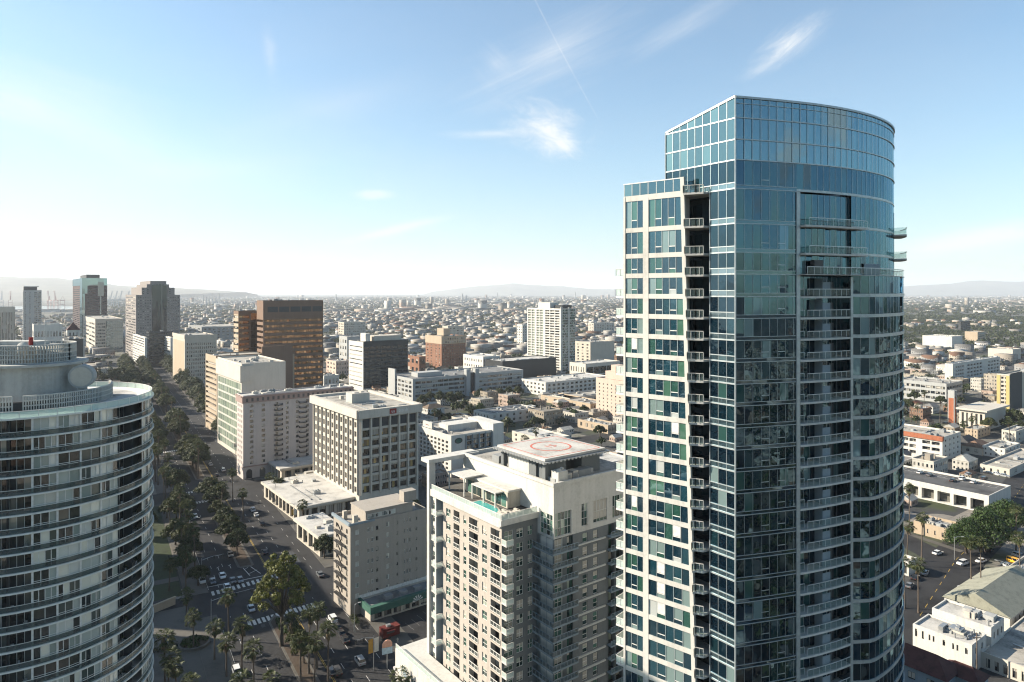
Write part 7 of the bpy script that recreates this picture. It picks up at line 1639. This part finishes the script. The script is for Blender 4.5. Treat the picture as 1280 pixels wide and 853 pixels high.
# behind and beside the camera nearer than the view cone the same low city goes on
for x, y, dist, p in houses:
    ti = RND.choice((0,0,1,2,2,3,4,5,6,6,7,8,9)) if dist > 330 else RND.choice((0,2,7,8)); wme, rme, wime, lx, ly, h, gab = LT[ti]; (c, cn) = PAL[RND.choice((0,0,1,1,2,2,3,4,5,6,7))]
    sc = RND.uniform(.42,.78); lab = f"{'tall' if h > 9 else 'low'} {cn} {'pitched-roof house' if gab else 'flat-roofed building'} {near_land(p[0], dist)}"
    t = thing('house' if gab else 'low_building', lab, 'house' if gab else 'building', (x,y,0), TH+RND.choice((0,0,math.pi/2,math.pi)) if False else TH, 'low buildings spread over the flat city'); t.scale = (sc, sc, RND.uniform(.8,1.15))
    o = link('wall', wme, t); o.color = (*c,1)
    rc = RND.choice(((.46,.44,.40),(.55,.53,.50),(.30,.28,.26),(.18,.18,.18),(.38,.34,.29),(.11,.11,.115),(.26,.24,.21))) if not gab else RND.choice(((.15,.085,.055),(.07,.07,.07),(.2,.15,.11),(.13,.055,.04),(.2,.195,.18),(.10,.075,.055)))
    o = link('roof', rme, t); o.color = (*rc,1)
for x, y, dist, p in trees:
    pal = RND.random() < .22 and dist < 900
    lab = ('fan palm among low buildings ' if pal else 'dark leafy tree among low buildings ')+near_land(p[0], dist)
    if not clear(x, y, -4): continue
    if dist < 420: vege('fan_palm' if pal else 'tree', lab, 'palm tree' if pal else 'tree', x, y, PALMS[RND.choice((9,12,15))][RND.randrange(3)] if pal else RND.choice(T_MED), 'palms scattered through the city' if pal else 'trees scattered through the city', RND.uniform(.8,1.3))
    elif pal: vege('fan_palm', lab, 'palm tree', x, y, PALMS[RND.choice((12,15,18))][RND.randrange(3)], 'palms scattered through the city')
    else: vege('tree', lab, 'tree', x, y, RND.choice(T_FAR), 'trees scattered through the city', RND.uniform(.7,1.35))
got = [(h_[0], h_[1]) for h_ in houses]; added = 0; trees_near = 0
for _ in range(5000):                                        # small infill between the larger blocks: yards, sheds, trees
    d_ = RND.uniform(265, 1000); x = RND.uniform(-.42,.78)*d_
    if not clear(x, d_, 1.5) or any(abs(x-a)+abs(d_-c) < (17 if d_ < 600 else 24) for a, c in got): continue
    got.append((x, d_)); p = proj(x, d_, 3); added += 1
    if RND.random() < .52 and len(houses) < 420:
        ti = RND.choice((0,2,7,8,8,9)); wme, rme, wime, lx, ly, h, gab = LT[ti]; c, cn = PAL[RND.choice((0,1,1,2,3,4,6))]; sc = RND.uniform(.35,.6)
        t = thing('shed' if sc < .45 else 'low_building', f"small {cn} {'pitched-roof house' if gab else 'flat-roofed building'} {near_land(p[0], d_)}", 'building', (x,d_,0), TH, 'low buildings spread over the flat city'); t.scale = (sc, sc, RND.uniform(.6,.9))
        o = link('wall', wme, t); o.color = (*c,1); o = link('roof', rme, t); o.color = (*RND.choice(((.5,.48,.44),(.36,.34,.31),(.22,.22,.22),(.2,.12,.08))),1)
    elif trees_near < 130:
        trees_near += 1; vege('tree', 'dark leafy tree among low buildings '+near_land(p[0], d_), 'tree', x, d_, RND.choice(T_FAR if d_ > 420 else T_MED), 'trees scattered through the city', RND.uniform(.6,1.2))
# everything past the nearest few hundred: one mass of roofs and one of tree crowns
def far_house_material():
    m, nt, out = newmat('far_roofs_and_walls')
    g_ = N(nt, 'ShaderNodeNewGeometry'); r = g_.outputs['Random Per Island']
    wl = ramp(nt, r, [(0,(.56,.54,.49)),(.2,(.44,.39,.32)),(.38,(.32,.28,.23)),(.55,(.62,.60,.57)),(.68,(.28,.28,.28)),(.82,(.45,.33,.26)),(.9,(.22,.14,.10)),(.95,(.16,.17,.18))], 'CONSTANT')
    r2 = math_(nt, 'FRACT', math_(nt, 'MULTIPLY', r, 37.7)); rf = ramp(nt, r2, [(0,(.40,.38,.34)),(.22,(.58,.56,.52)),(.36,(.26,.24,.22)),(.56,(.15,.15,.15)),(.72,(.34,.30,.25)),(.85,(.17,.10,.07))], 'CONSTANT')
    sp = N(nt, 'ShaderNodeSeparateXYZ'); nt.links.new(g_.outputs['Normal'], sp.inputs[0]); up = math_(nt, 'GREATER_THAN', sp.outputs[2], .5)
    c = mix(nt, up, wl, rf)
    tc = N(nt, 'ShaderNodeTexCoord'); mp = N(nt, 'ShaderNodeMapping'); mp.inputs['Rotation'].default_value = (0,0,-TH); nt.links.new(tc.outputs['Object'], mp.inputs['Vector'])
    sx = N(nt, 'ShaderNodeSeparateXYZ'); nt.links.new(mp.outputs[0], sx.inputs[0])
    def cells(v, per, duty): return math_(nt, 'LESS_THAN', math_(nt, 'FRACT', math_(nt, 'DIVIDE', v, per)), duty)
    hz_ = cells(math_(nt,'ADD',sx.outputs[0],sx.outputs[1]), 3.1, .42); vz_ = cells(math_(nt,'ADD',sx.outputs[2],-1.0), 3.1, .45)
    wmask = math_(nt, 'MULTIPLY', math_(nt, 'MULTIPLY', hz_, vz_), math_(nt, 'SUBTRACT', 1.0, up))
    c = mix(nt, math_(nt, 'MULTIPLY', wmask, .8), c, (.04,.045,.05)); c = mix(nt, 1.0, c, (ALB*.86,ALB*.86,ALB*.86), 'MULTIPLY')
    p = N(nt, 'ShaderNodeBsdfPrincipled', Roughness=.85); p.inputs['Specular IOR Level'].default_value = .25; nt.links.new(c, p.inputs['Base Color']); nt.links.new(p.outputs[0], out.inputs[0]); return m
M['farcity'] = far_house_material()
def far_boxes(items):
    it = np.array(items); n = len(it); c, s_ = math.cos(TH), math.sin(TH)
    sx = np.array([-1,1,1,-1,-1,1,1,-1,-1,1])*.5; sy = np.array([-1,-1,1,1,-1,-1,1,1,0,0])*.5; sz = np.array([0,0,0,0,1,1,1,1,1,1.])
    rh = np.where((NPR.random(n) < .28) & (it[:,4] < 9) & (it[:,2] < 34), NPR.uniform(1.5,3.2,n), .02)[:,None]*np.array([0]*8+[1,1.])
    lx = it[:,2:3]*sx; ly = it[:,3:4]*sy; V = np.stack([it[:,0:1]+lx*c-ly*s_, it[:,1:2]+lx*s_+ly*c, it[:,4:5]*sz+rh], -1).reshape(-1,3)
    Fb = np.array([(0,1,5),(0,5,4),(1,2,6),(1,6,5),(2,3,7),(2,7,6),(3,0,4),(3,4,7),(4,5,9),(4,9,8),(6,7,8),(6,8,9),(5,6,9),(7,4,8)]); F = (Fb[None]+10*np.arange(n)[:,None,None]).reshape(-1,3)
    return V, F
def far_boxes_old(items):
    """items: x, y, lx, ly, h arrays -> one mesh of boxes turned to the street grid"""
    it = np.array(items); n = len(it); c, s_ = math.cos(TH), math.sin(TH)
    sx = np.array([-1,1,1,-1,-1,1,1,-1])*.5; sy = np.array([-1,-1,1,1,-1,-1,1,1])*.5; sz = np.array([0,0,0,0,1,1,1,1.])
    lx = it[:,2:3]*sx; ly = it[:,3:4]*sy; V = np.stack([it[:,0:1]+lx*c-ly*s_, it[:,1:2]+lx*s_+ly*c, it[:,4:5]*sz], -1).reshape(-1,3)
    Fb = np.array([(4,5,6,7),(0,1,5,4),(1,2,6,5),(2,3,7,6),(3,0,4,7)]); F = (Fb[None]+8*np.arange(n)[:,None,None]).reshape(-1,4)
    return V, F
items = []
for x, y, dist, p in hstuff:
    lx, ly, h = RND.uniform(12,26), RND.uniform(11,26), RND.choice((4,5,6,7,7,9,10,13))
    items.append((x,y,lx,ly,h))
    if RND.random() < .5: items.append((x+RND.uniform(-3,3),y+RND.uniform(-3,3),lx*.4,ly*.4,h+RND.uniform(1,3)))
    elif RND.random() < .6: items.append((x+lx*.5,y+ly*.3,lx*.6,ly*.6,h*.7))
for _ in range(20):                                          # bigger blocks round about, outside the picture, that the glass looks out on
    a_ = R(RND.uniform(48, 215)); q_ = RND.uniform(200, 520); x, y = q_*math.sin(a_), q_*math.cos(a_)
    if y > 0 and x < .86*y+20 or not clear(x, y, 8): continue
    items.append((x, y, RND.uniform(14,34), RND.uniform(14,26), RND.uniform(12,34)))
for _ in range(13500):                                       # out to the horizon, thinning with distance
    q = RND.random(); d_ = 3200*(13500/3200)**q; a = RND.uniform(-.80,.80); x = a*d_
    if abs(a+.66) < .10 and 3500 < d_ < 7500: continue
    cl = math.sin(x*.0011+.7)*math.sin(d_*.0009+x*.0003)
    if RND.random() < .35-.35*cl and d_ < 9000: continue
    if ((2600 < d_ < 3600 and -.1 < a < .06) or (a > .52 and d_ < 5200)) and RND.random() < .6: continue
    a_u, a_v = x*vx+d_*vy, x*ux+d_*uy
    if d_ < 8000 and (a_u % 150 < 22 or a_v % 105 < 16): continue       # streets stay open
    zone = math.sin(a_u*.0021+1.3)*math.sin(a_v*.0017)+.3*math.sin(a_u*.0071)
    big = RND.random() < (.30 if zone > .35 else .02)
    lx = RND.uniform(60,150) if big else RND.uniform(11,30); ly = RND.uniform(40,90) if big else RND.uniform(10,26); items.append((x,d_,lx,ly,RND.choice((5,6,7,8,10,12)) if not big else RND.uniform(8,14)))
    if RND.random() < .012: items.append((x+30,d_,RND.uniform(20,40),RND.uniform(20,40),RND.uniform(25,60)))
V, F = far_boxes(items); struct_o = link('far_rooftops', numpy_mesh('far_rooftops', V, F, M['farcity'])); tag(struct_o, 'mass of pale low rooftops running to the horizon', 'rooftops', kind='stuff')
P = [(x,y,RND.uniform(4,8),RND.uniform(2.5,5)) for x,y,dist,p in tstuff]
for _ in range(640):
    a_ = R(RND.uniform(50, 250)); q_ = RND.uniform(50, 420); x, y = q_*math.sin(a_), q_*math.cos(a_)
    if (y > 0 and x < .86*y+10) or not clear(x, y, -4): continue
    P.append((x, y, RND.uniform(7,13), RND.uniform(4,7)))
for _ in range(19000):
    q = RND.random(); d_ = 2400*(12000/2400)**q; a = RND.uniform(-.62,.80); x = a*d_
    cl = math.sin(x*.0011+.7)*math.sin(d_*.0009+x*.0003); band_ = 1 if (2600 < d_ < 3600 and -.1 < a < .06) or (a > .52 and d_ < 5200) else 0
    if RND.random() < .30+.35*cl-.5*band_: continue
    a_u, a_v = x*vx+d_*vy, x*ux+d_*uy
    if math.sin(a_u*.0021+1.3)*math.sin(a_v*.0017)+.3*math.sin(a_u*.0071) > .4 and RND.random() < .7: continue
    P.append((x,d_,RND.uniform(6,11),RND.uniform(4,9)*(1+d_/9000)))
P = np.array(P); n = len(P); K = 22
u = NPR.normal(size=(n,K,3)); u /= np.linalg.norm(u,axis=2,keepdims=True); rad = NPR.uniform(.55,1.05,(n,K,1)); C = u*rad; C[:,:,2] *= .75
scl = np.stack([P[:,3],P[:,3],P[:,2]*.55],-1)[:,None,:]; C = C*scl + np.stack([P[:,0],P[:,1],P[:,2]*.55],-1)[:,None,:]
T1 = NPR.normal(size=(n,K,3)); T1 -= u*(T1*u).sum(2,keepdims=True)*.8; T1 /= np.linalg.norm(T1,axis=2,keepdims=True); T2 = np.cross(T1, u+NPR.normal(size=(n,K,3))*.3); T2 /= np.linalg.norm(T2,axis=2,keepdims=True)
sz = (P[:,3]*.36)[:,None,None]*NPR.uniform(.7,1.3,(n,K,1)); V = np.stack([C-T1*sz, C+T2*sz*.7, C+T1*sz, C-T2*sz*.7], 2).reshape(-1,3)
F = np.arange(n*K*4).reshape(-1,4); tag(link('far_tree_crowns', numpy_mesh('far_tree_crowns', V, F, M['leaf'])), 'mass of dark tree crowns between the far rooftops', 'trees', kind='stuff')

# ================================================================== harbour, refinery, hills
mb = MB(); mb.sheet([(gx(-40,3300),3300),(gx(95,3300),3300),(gx(110,4600),4600),(gx(-40,4600),4600)], .3); M['water'] = plain_mat('harbour_water', (.05,.075,.085), .12); struct('harbour_water', mb, M['water'])
mb = MB(); mb.sheet([(gx(222,2350),2350),(gx(420,2900),2900),(gx(420,3060),3060),(gx(222,2480),2480)], .4); mb.sheet([(gx(222,3300),3300),(gx(420,3600),3600),(gx(420,3720),3720),(gx(222,3400),3400)], .4); struct('river_channel', mb, M['roof_pale'])
M['crane'] = plain_mat('gantry_crane_paint', (.30,.14,.13), .6); M['crane_b'] = plain_mat('pale_blue_crane_paint', (.22,.27,.30), .6)
def crane(label, px_, d_, up, col, rz):
    t = thing('gantry_crane', label, 'crane', (gx(px_,d_),d_,0), rz, 'harbour gantry cranes'); f = MB()
    for x_ in (-12,12):
        for y_ in (-9,9): f.box(x_-1.1,y_-1.1,0,x_+1.1,y_+1.1,46)
    for y_ in (-9,9): f.box(-12,y_-1,20,12,y_+1,22); f.box(-13,y_-1,44,13,y_+1,47)
    for x_ in (-12,12): f.box(x_-1,-9,30,x_+1,9,32)
    f.tube([(-12,0,46),(2,0,72),(12,0,46)], 1.1, 6); part('frame', f, M[col], t)
    bo = MB(); a = R(68) if up else R(2); bo.box(-46,-1.6,46,13,1.6,49)
    e = (13+62*math.cos(a), 47+62*math.sin(a))
    for y_ in (-2.5,2.5): bo.tube([(13,y_,47),(e[0],y_,e[1])], 1.3, 6)
    for k in range(6): q = (k+1)/7; bo.box(13+(e[0]-13)*q-.7,-2.5,47+(e[1]-47)*q-.7,13+(e[0]-13)*q+.7,2.5,47+(e[1]-47)*q+.7)
    part('boom', bo, M[col], t)
for px_, d_, up, col, rz, lab in ((2,4300,1,'crane_b',2.2,'far gantry crane with raised boom at the left edge'),(13,4300,1,'crane',2.2,'far gantry crane with raised boom left of the pale apartment tower'),(62,4100,1,'crane',2.4,'reddish gantry crane with raised boom, left of the reddish pair'),(70,4150,1,'crane',2.4,'reddish gantry crane with raised boom, right of the reddish pair'),(78,4150,0,'crane',.6,'reddish gantry crane with lowered boom before the dark red tower'),(136,4300,1,'crane_b',1.5,'pale gantry crane just right of the dark red tower'),(142,4300,1,'crane_b',1.5,'pale gantry crane second right of the dark red tower'),(148,4300,1,'crane_b',1.5,'pale gantry crane third right of the dark red tower'),(157,4200,1,'crane_b',1.5,'tall pale gantry crane left of the granite tower')):
    crane(lab, px_, d_, up, col, rz)
for i,(px_, d_, h, w_) in enumerate(((254,5200,75,5),(258,5200,60,6),(262,5200,66,4),(266,5200,92,4),(270,5200,60,7),(274,5300,80,4),(420,7000,75,9),(578,7200,80,12),(622,8000,90,8),(719,9000,100,8),(583,7200,60,16))):
    t = MB(); t.tube([(0,0,0),(0,0,h*.5),(0,0,h)],[w_,w_*.8,w_*.55],10); o = link('refinery_stack', t.mesh('refinery_stack', M['lightgrey'])); o.location = (gx(px_,d_),d_,0); tag(o, ['slim refinery stack among the far chimneys right of the granite tower'][0] if i < 6 else 'lone far chimney column on the plain before the horizon', 'chimney', 'refinery stacks by the granite tower' if i < 6 else 'lone chimneys on the plain')
for i in range(14):
    px_, d_ = RND.choice((RND.uniform(228,300),RND.uniform(700,745))), RND.uniform(4200,6000); t = MB(); r_ = RND.uniform(18,30); t.tube([(0,0,0),(0,0,14),(0,0,16)],[r_,r_,r_*.3],16); o = link('storage_tank', t.mesh('storage_tank', M['roof_white'])); o.location = (gx(px_,d_),d_,0); tag(o, 'round white storage tank on the far plain', 'tank', 'white storage tanks on the far plain')
def ridge(name, prof, d0, depth, mat, seed):
    r = np.random.default_rng(seed); xs = np.linspace(prof[0][0], prof[-1][0], 220); hs = np.interp(xs, [p[0] for p in prof], [CAMH+(HZ-p[1])/FOC*d0 for p in prof])
    NYR = 14; V = []; 
    nz = np.zeros((NYR,220))
    for f, a in ((6,.5),(13,.3),(29,.2),(61,.1)): nz += a*np.sin(np.linspace(0,f*6.28/3,220)[None,:]+r.uniform(0,6,(NYR,1)).cumsum(0)*.25)
    for j in range(NYR):
        f = j/(NYR-1); prof_h = math.sin(min(1,f*1.02)*math.pi/2) if f < .8 else math.cos((f-.8)/.2*math.pi/2)
        dd = d0-depth*.8+depth*f
        for i in range(220): V.append((gx(xs[i],d0), dd, max(-5, hs[i]*prof_h*(1+.10*nz[j,i]*(1 if j else 0)*(1-.8*(abs(f-.79)<.05))))))
    V = np.array(V); F = np.array([(j*220+i, j*220+i+1, (j+1)*220+i+1, (j+1)*220+i) for j in range(NYR-1) for i in range(219)])
    o = link(name, numpy_mesh(name, V, F, M[mat])); tag(o, kind='structure')
M['hill'] = wall_mat('dry_hillside', (.13,.12,.085), amt=.4, scale=.0025, streak=False)
ridge('near_hills', [(-330,345),(-150,342),(0,345),(30,346),(60,348),(95,350),(140,355),(165,357),(200,358),(232,360),(270,362.5),(300,365)], 11500, 5200, 'hill', 3)
ridge('far_mountains', [(540,365),(575,360),(600,357),(640,354),(665,356),(700,357.5),(740,361),(790,362)], 21500, 3000, 'hill', 5)
ridge('far_right_mountains', [(1060,364),(1110,359),(1150,356),(1185,354),(1230,350.5),(1262,352),(1300,350),(1420,356)], 21500, 3000, 'hill', 8)

# ================================================================== haze, sky, sun, camera
HZB = MB(); HZB.box(-24500,-2600,-1.2,24500,24500,560)
m = bpy.data.materials.new('haze'); m.use_nodes = True; nt = m.node_tree; nt.nodes.clear(); out = nt.nodes.new('ShaderNodeOutputMaterial'); pv = nt.nodes.new('ShaderNodeVolumePrincipled')
pv.inputs['Color'].default_value = (.86,.92,1.0,1); pv.inputs['Density'].default_value = HAZE_D; pv.inputs['Anisotropy'].default_value = .15; nt.links.new(pv.outputs[0], out.inputs['Volume'])
hz_o = link('haze', HZB.mesh('haze', m)); tag(hz_o, kind='stuff')
SUN_AZ, SUN_EL = R(-82), R(27)
sdir = Vector((math.sin(SUN_AZ)*math.cos(SUN_EL), math.cos(SUN_AZ)*math.cos(SUN_EL), math.sin(SUN_EL)))
sl = bpy.data.lights.new('sun','SUN'); sl.energy = 5.0; sl.angle = R(.53); sl.color = (1,.89,.73); so = bpy.data.objects.new('sun', sl); COL.objects.link(so); so.rotation_euler = (-sdir).to_track_quat('-Z','Y').to_euler(); so.location = (-300,100,400)
W = bpy.data.worlds.new('World'); scene.world = W; W.use_nodes = True; nt = W.node_tree; nt.nodes.clear()
wo = nt.nodes.new('ShaderNodeOutputWorld'); bg = nt.nodes.new('ShaderNodeBackground'); bg.inputs['Strength'].default_value = SKY_S
sk = nt.nodes.new('ShaderNodeTexSky'); sk.sky_type = 'NISHITA'; sk.sun_disc = False; sk.sun_elevation = SUN_EL; sk.sun_rotation = SUN_AZ; sk.altitude = 50; sk.air_density = 1.0; sk.dust_density = .5; sk.ozone_density = 1.6
tc = nt.nodes.new('ShaderNodeTexCoord'); sp = nt.nodes.new('ShaderNodeSeparateXYZ'); nt.links.new(tc.outputs['Generated'], sp.inputs[0])
az = math_(nt,'ARCTAN2',sp.outputs[0],sp.outputs[1]); el = math_(nt,'ARCSINE',sp.outputs[2])
def sky_ang(px_, py_): a = math.atan((px_-CX)/FOC); return a, math.atan((HZ-py_)/FOC*math.cos(a))
def cloud(px_, py_, L, Wd, rot, sc, thr, dens, seed, stretch=3.0, soft=.25, at=None):
    """thin cloud at a fixed place in the sky: a soft ellipse of noise in azimuth and elevation"""
    a0, e0 = at or sky_ang(px_, py_); r_ = R(rot); k = 1/FOC
    dx = math_(nt,'ADD',az,-a0); dy = math_(nt,'ADD',el,-e0)
    u_ = math_(nt,'ADD',math_(nt,'MULTIPLY',dx,math.cos(r_)),math_(nt,'MULTIPLY',dy,math.sin(r_))); v_ = math_(nt,'ADD',math_(nt,'MULTIPLY',dx,-math.sin(r_)),math_(nt,'MULTIPLY',dy,math.cos(r_)))
    un = math_(nt,'DIVIDE',u_,L*k); vn = math_(nt,'DIVIDE',v_,Wd*k)
    rr_ = math_(nt,'SQRT',math_(nt,'ADD',math_(nt,'MULTIPLY',un,un),math_(nt,'MULTIPLY',vn,vn)))
    fall = math_(nt,'SUBTRACT',1.0,rr_,clamp=True)
    cb = nt.nodes.new('ShaderNodeCombineXYZ'); nt.links.new(math_(nt,'MULTIPLY',u_,sc/stretch),cb.inputs[0]); nt.links.new(math_(nt,'MULTIPLY',v_,sc),cb.inputs[1]); cb.inputs[2].default_value = seed
    nz = nt.nodes.new('ShaderNodeTexNoise'); nz.inputs['Scale'].default_value = 1.0; nz.inputs['Detail'].default_value = 10; nz.inputs['Roughness'].default_value = .68; nz.inputs['Distortion'].default_value = .6; nt.links.new(cb.outputs[0], nz.inputs['Vector'])
    f = math_(nt,'ADD',math_(nt,'MULTIPLY',fall,1.0),math_(nt,'MULTIPLY',math_(nt,'SUBTRACT',nz.outputs[0],.5),1.3))
    f = math_(nt,'DIVIDE',math_(nt,'SUBTRACT',f,thr),soft,clamp=True); f = math_(nt,'MULTIPLY',math_(nt,'MULTIPLY',f,f),dens)
    return math_(nt,'MULTIPLY',f,math_(nt,'MULTIPLY',fall,3.0,clamp=True))
cl = None
for c_ in (cloud(0,0,170,60,12,22,.1,.95,21,1.8,.5,(R(103),R(13))), cloud(0,0,120,40,-8,24,.15,.8,22,2,.5,(R(122),R(10))), cloud(0,0,200,50,5,20,.15,.7,23,2.5,.6,(R(150),R(17))), cloud(682,163,84,52,-14,46,.17,.85,1,2.0,.8), cloud(618,167,100,11,2,60,.22,.38,2,5,.7), cloud(702,180,44,24,-30,60,.24,.6,9,2.2,.7), cloud(985,57,78,30,30,60,.24,.85,3,4.0,.8), cloud(945,86,50,13,26,60,.25,.36,12,4.0,.7), cloud(465,243,48,12,0,30,.2,.5,4,3,.6), cloud(500,285,120,14,14,26,.15,.5,5,6,.6),
           cloud(40,130,260,70,-12,14,.1,.5,6,5,.9), cloud(690,70,230,75,22,34,.28,.42,7,9,.8), cloud(860,30,130,26,24,34,.2,.26,8,9,.7), cloud(1215,300,160,26,8,24,.1,.7,10,8,.7), cloud(338,70,14,60,8,28,.2,.2,11,1,.7), cloud(620,80,50,50,-40,40,.35,.22,13,7,.6), cloud(250,215,420,70,6,7,.15,.22,14,6,.9), cloud(420,130,300,60,18,9,.25,.16,15,6,.9)):
    cl = c_ if cl is None else math_(nt,'ADD',cl,c_)
def trail(p0, p1, wpx, dens):
    a0, e0 = sky_ang(*p0); a1, e1 = sky_ang(*p1); L = math.hypot(a1-a0,e1-e0); cx_, cy_ = (a1-a0)/L, (e1-e0)/L
    dx = math_(nt,'ADD',az,-a0); dy = math_(nt,'ADD',el,-e0); s_ = math_(nt,'ADD',math_(nt,'MULTIPLY',dx,cx_),math_(nt,'MULTIPLY',dy,cy_)); n_ = math_(nt,'ABSOLUTE',math_(nt,'ADD',math_(nt,'MULTIPLY',dx,-cy_),math_(nt,'MULTIPLY',dy,cx_)))
    m1 = math_(nt,'SUBTRACT',1.0,math_(nt,'DIVIDE',n_,wpx/FOC),clamp=True); m2 = math_(nt,'MULTIPLY',math_(nt,'MULTIPLY_ADD',s_,30.0,1.0,clamp=True),math_(nt,'MULTIPLY',math_(nt,'SUBTRACT',L,s_),18.0,clamp=True),clamp=True)
    nz = nt.nodes.new('ShaderNodeTexNoise'); nz.noise_dimensions = '1D'; nz.inputs['Scale'].default_value = 40; nz.inputs['Detail'].default_value = 3; nt.links.new(s_, nz.inputs['W'])
    return math_(nt,'MULTIPLY',math_(nt,'MULTIPLY',math_(nt,'MULTIPLY',m1,m2),nz.outputs[0]),dens)
cl = math_(nt,'ADD',cl,trail((660,-18),(755,162),1.4,.34)); cl = math_(nt,'MINIMUM',cl,.88)
bal = mix(nt, 1.0, sk.outputs[0], SKY_TINT, 'MULTIPLY')
ex = lambda k_: math_(nt,'POWER',2.718,math_(nt,'MULTIPLY',math_(nt,'MAXIMUM',el,0.0),-1.0/k_))
cbv = nt.nodes.new('ShaderNodeCombineXYZ'); nt.links.new(math_(nt,'MULTIPLY',az,2.2),cbv.inputs[0]); nt.links.new(math_(nt,'MULTIPLY',el,9.0),cbv.inputs[1])
nzv = nt.nodes.new('ShaderNodeTexNoise'); nzv.inputs['Scale'].default_value = 1.3; nzv.inputs['Detail'].default_value = 6; nzv.inputs['Distortion'].default_value = .8; nt.links.new(cbv.outputs[0], nzv.inputs['Vector'])
lf = math_(nt,'MULTIPLY',math_(nt,'SUBTRACT',math_(nt,'MULTIPLY',az,-1.0),-.15),.75,clamp=True)
veil = math_(nt,'ADD',math_(nt,'MULTIPLY_ADD',ex(.115),.66,.10),math_(nt,'MULTIPLY',math_(nt,'MULTIPLY',lf,ex(.30)),.34))
sunward = math_(nt,'COSINE',math_(nt,'ADD',az,.75)); sunward = math_(nt,'MULTIPLY_ADD',math_(nt,'DIVIDE',math_(nt,'ADD',sunward,.25),.5,clamp=True),.8,.2)   # the dusty veil glows on the sun's side only
veil = math_(nt,'MULTIPLY',math_(nt,'MULTIPLY',veil,sunward),math_(nt,'MULTIPLY_ADD',nzv.outputs[0],.7,.65)); veil = math_(nt,'MINIMUM',veil,.9)
bal = mix(nt, veil, bal, (5.3,5.5,5.5))       # thin high cirrus veil, thicker low down and towards the sun
col = mix(nt, cl, bal, CLOUD_C)
nt.links.new(col, bg.inputs['Color']); nt.links.new(bg.outputs[0], wo.inputs[0])
cd = bpy.data.cameras.new('camera'); cd.lens = FOC/1280*36; cd.sensor_width = 36; cd.sensor_fit = 'HORIZONTAL'; cd.clip_start = .5; cd.clip_end = 60000; cd.shift_y = -(426.5-HZ)/1280
co_ = bpy.data.objects.new('camera', cd); COL.objects.link(co_); co_.location = (0,0,CAMH); co_.rotation_euler = (R(90),0,0); scene.camera = co_
scene.view_settings.view_transform = 'Standard'; scene.view_settings.look = 'None'; scene.view_settings.exposure = EXPO; scene.view_settings.gamma = 1.0; scene.view_settings.use_curve_mapping = False
cy = scene.cycles; cy.max_bounces = 6; cy.diffuse_bounces = 2; cy.glossy_bounces = 3; cy.transmission_bounces = 2; cy.transparent_max_bounces = 12; cy.volume_bounces = 1; cy.caustics_reflective = False; cy.caustics_refractive = False; cy.sample_clamp_indirect = 6; cy.use_denoising = True; cy.use_adaptive_sampling = True; cy.filter_width = 1.15; cy.adaptive_threshold = .02
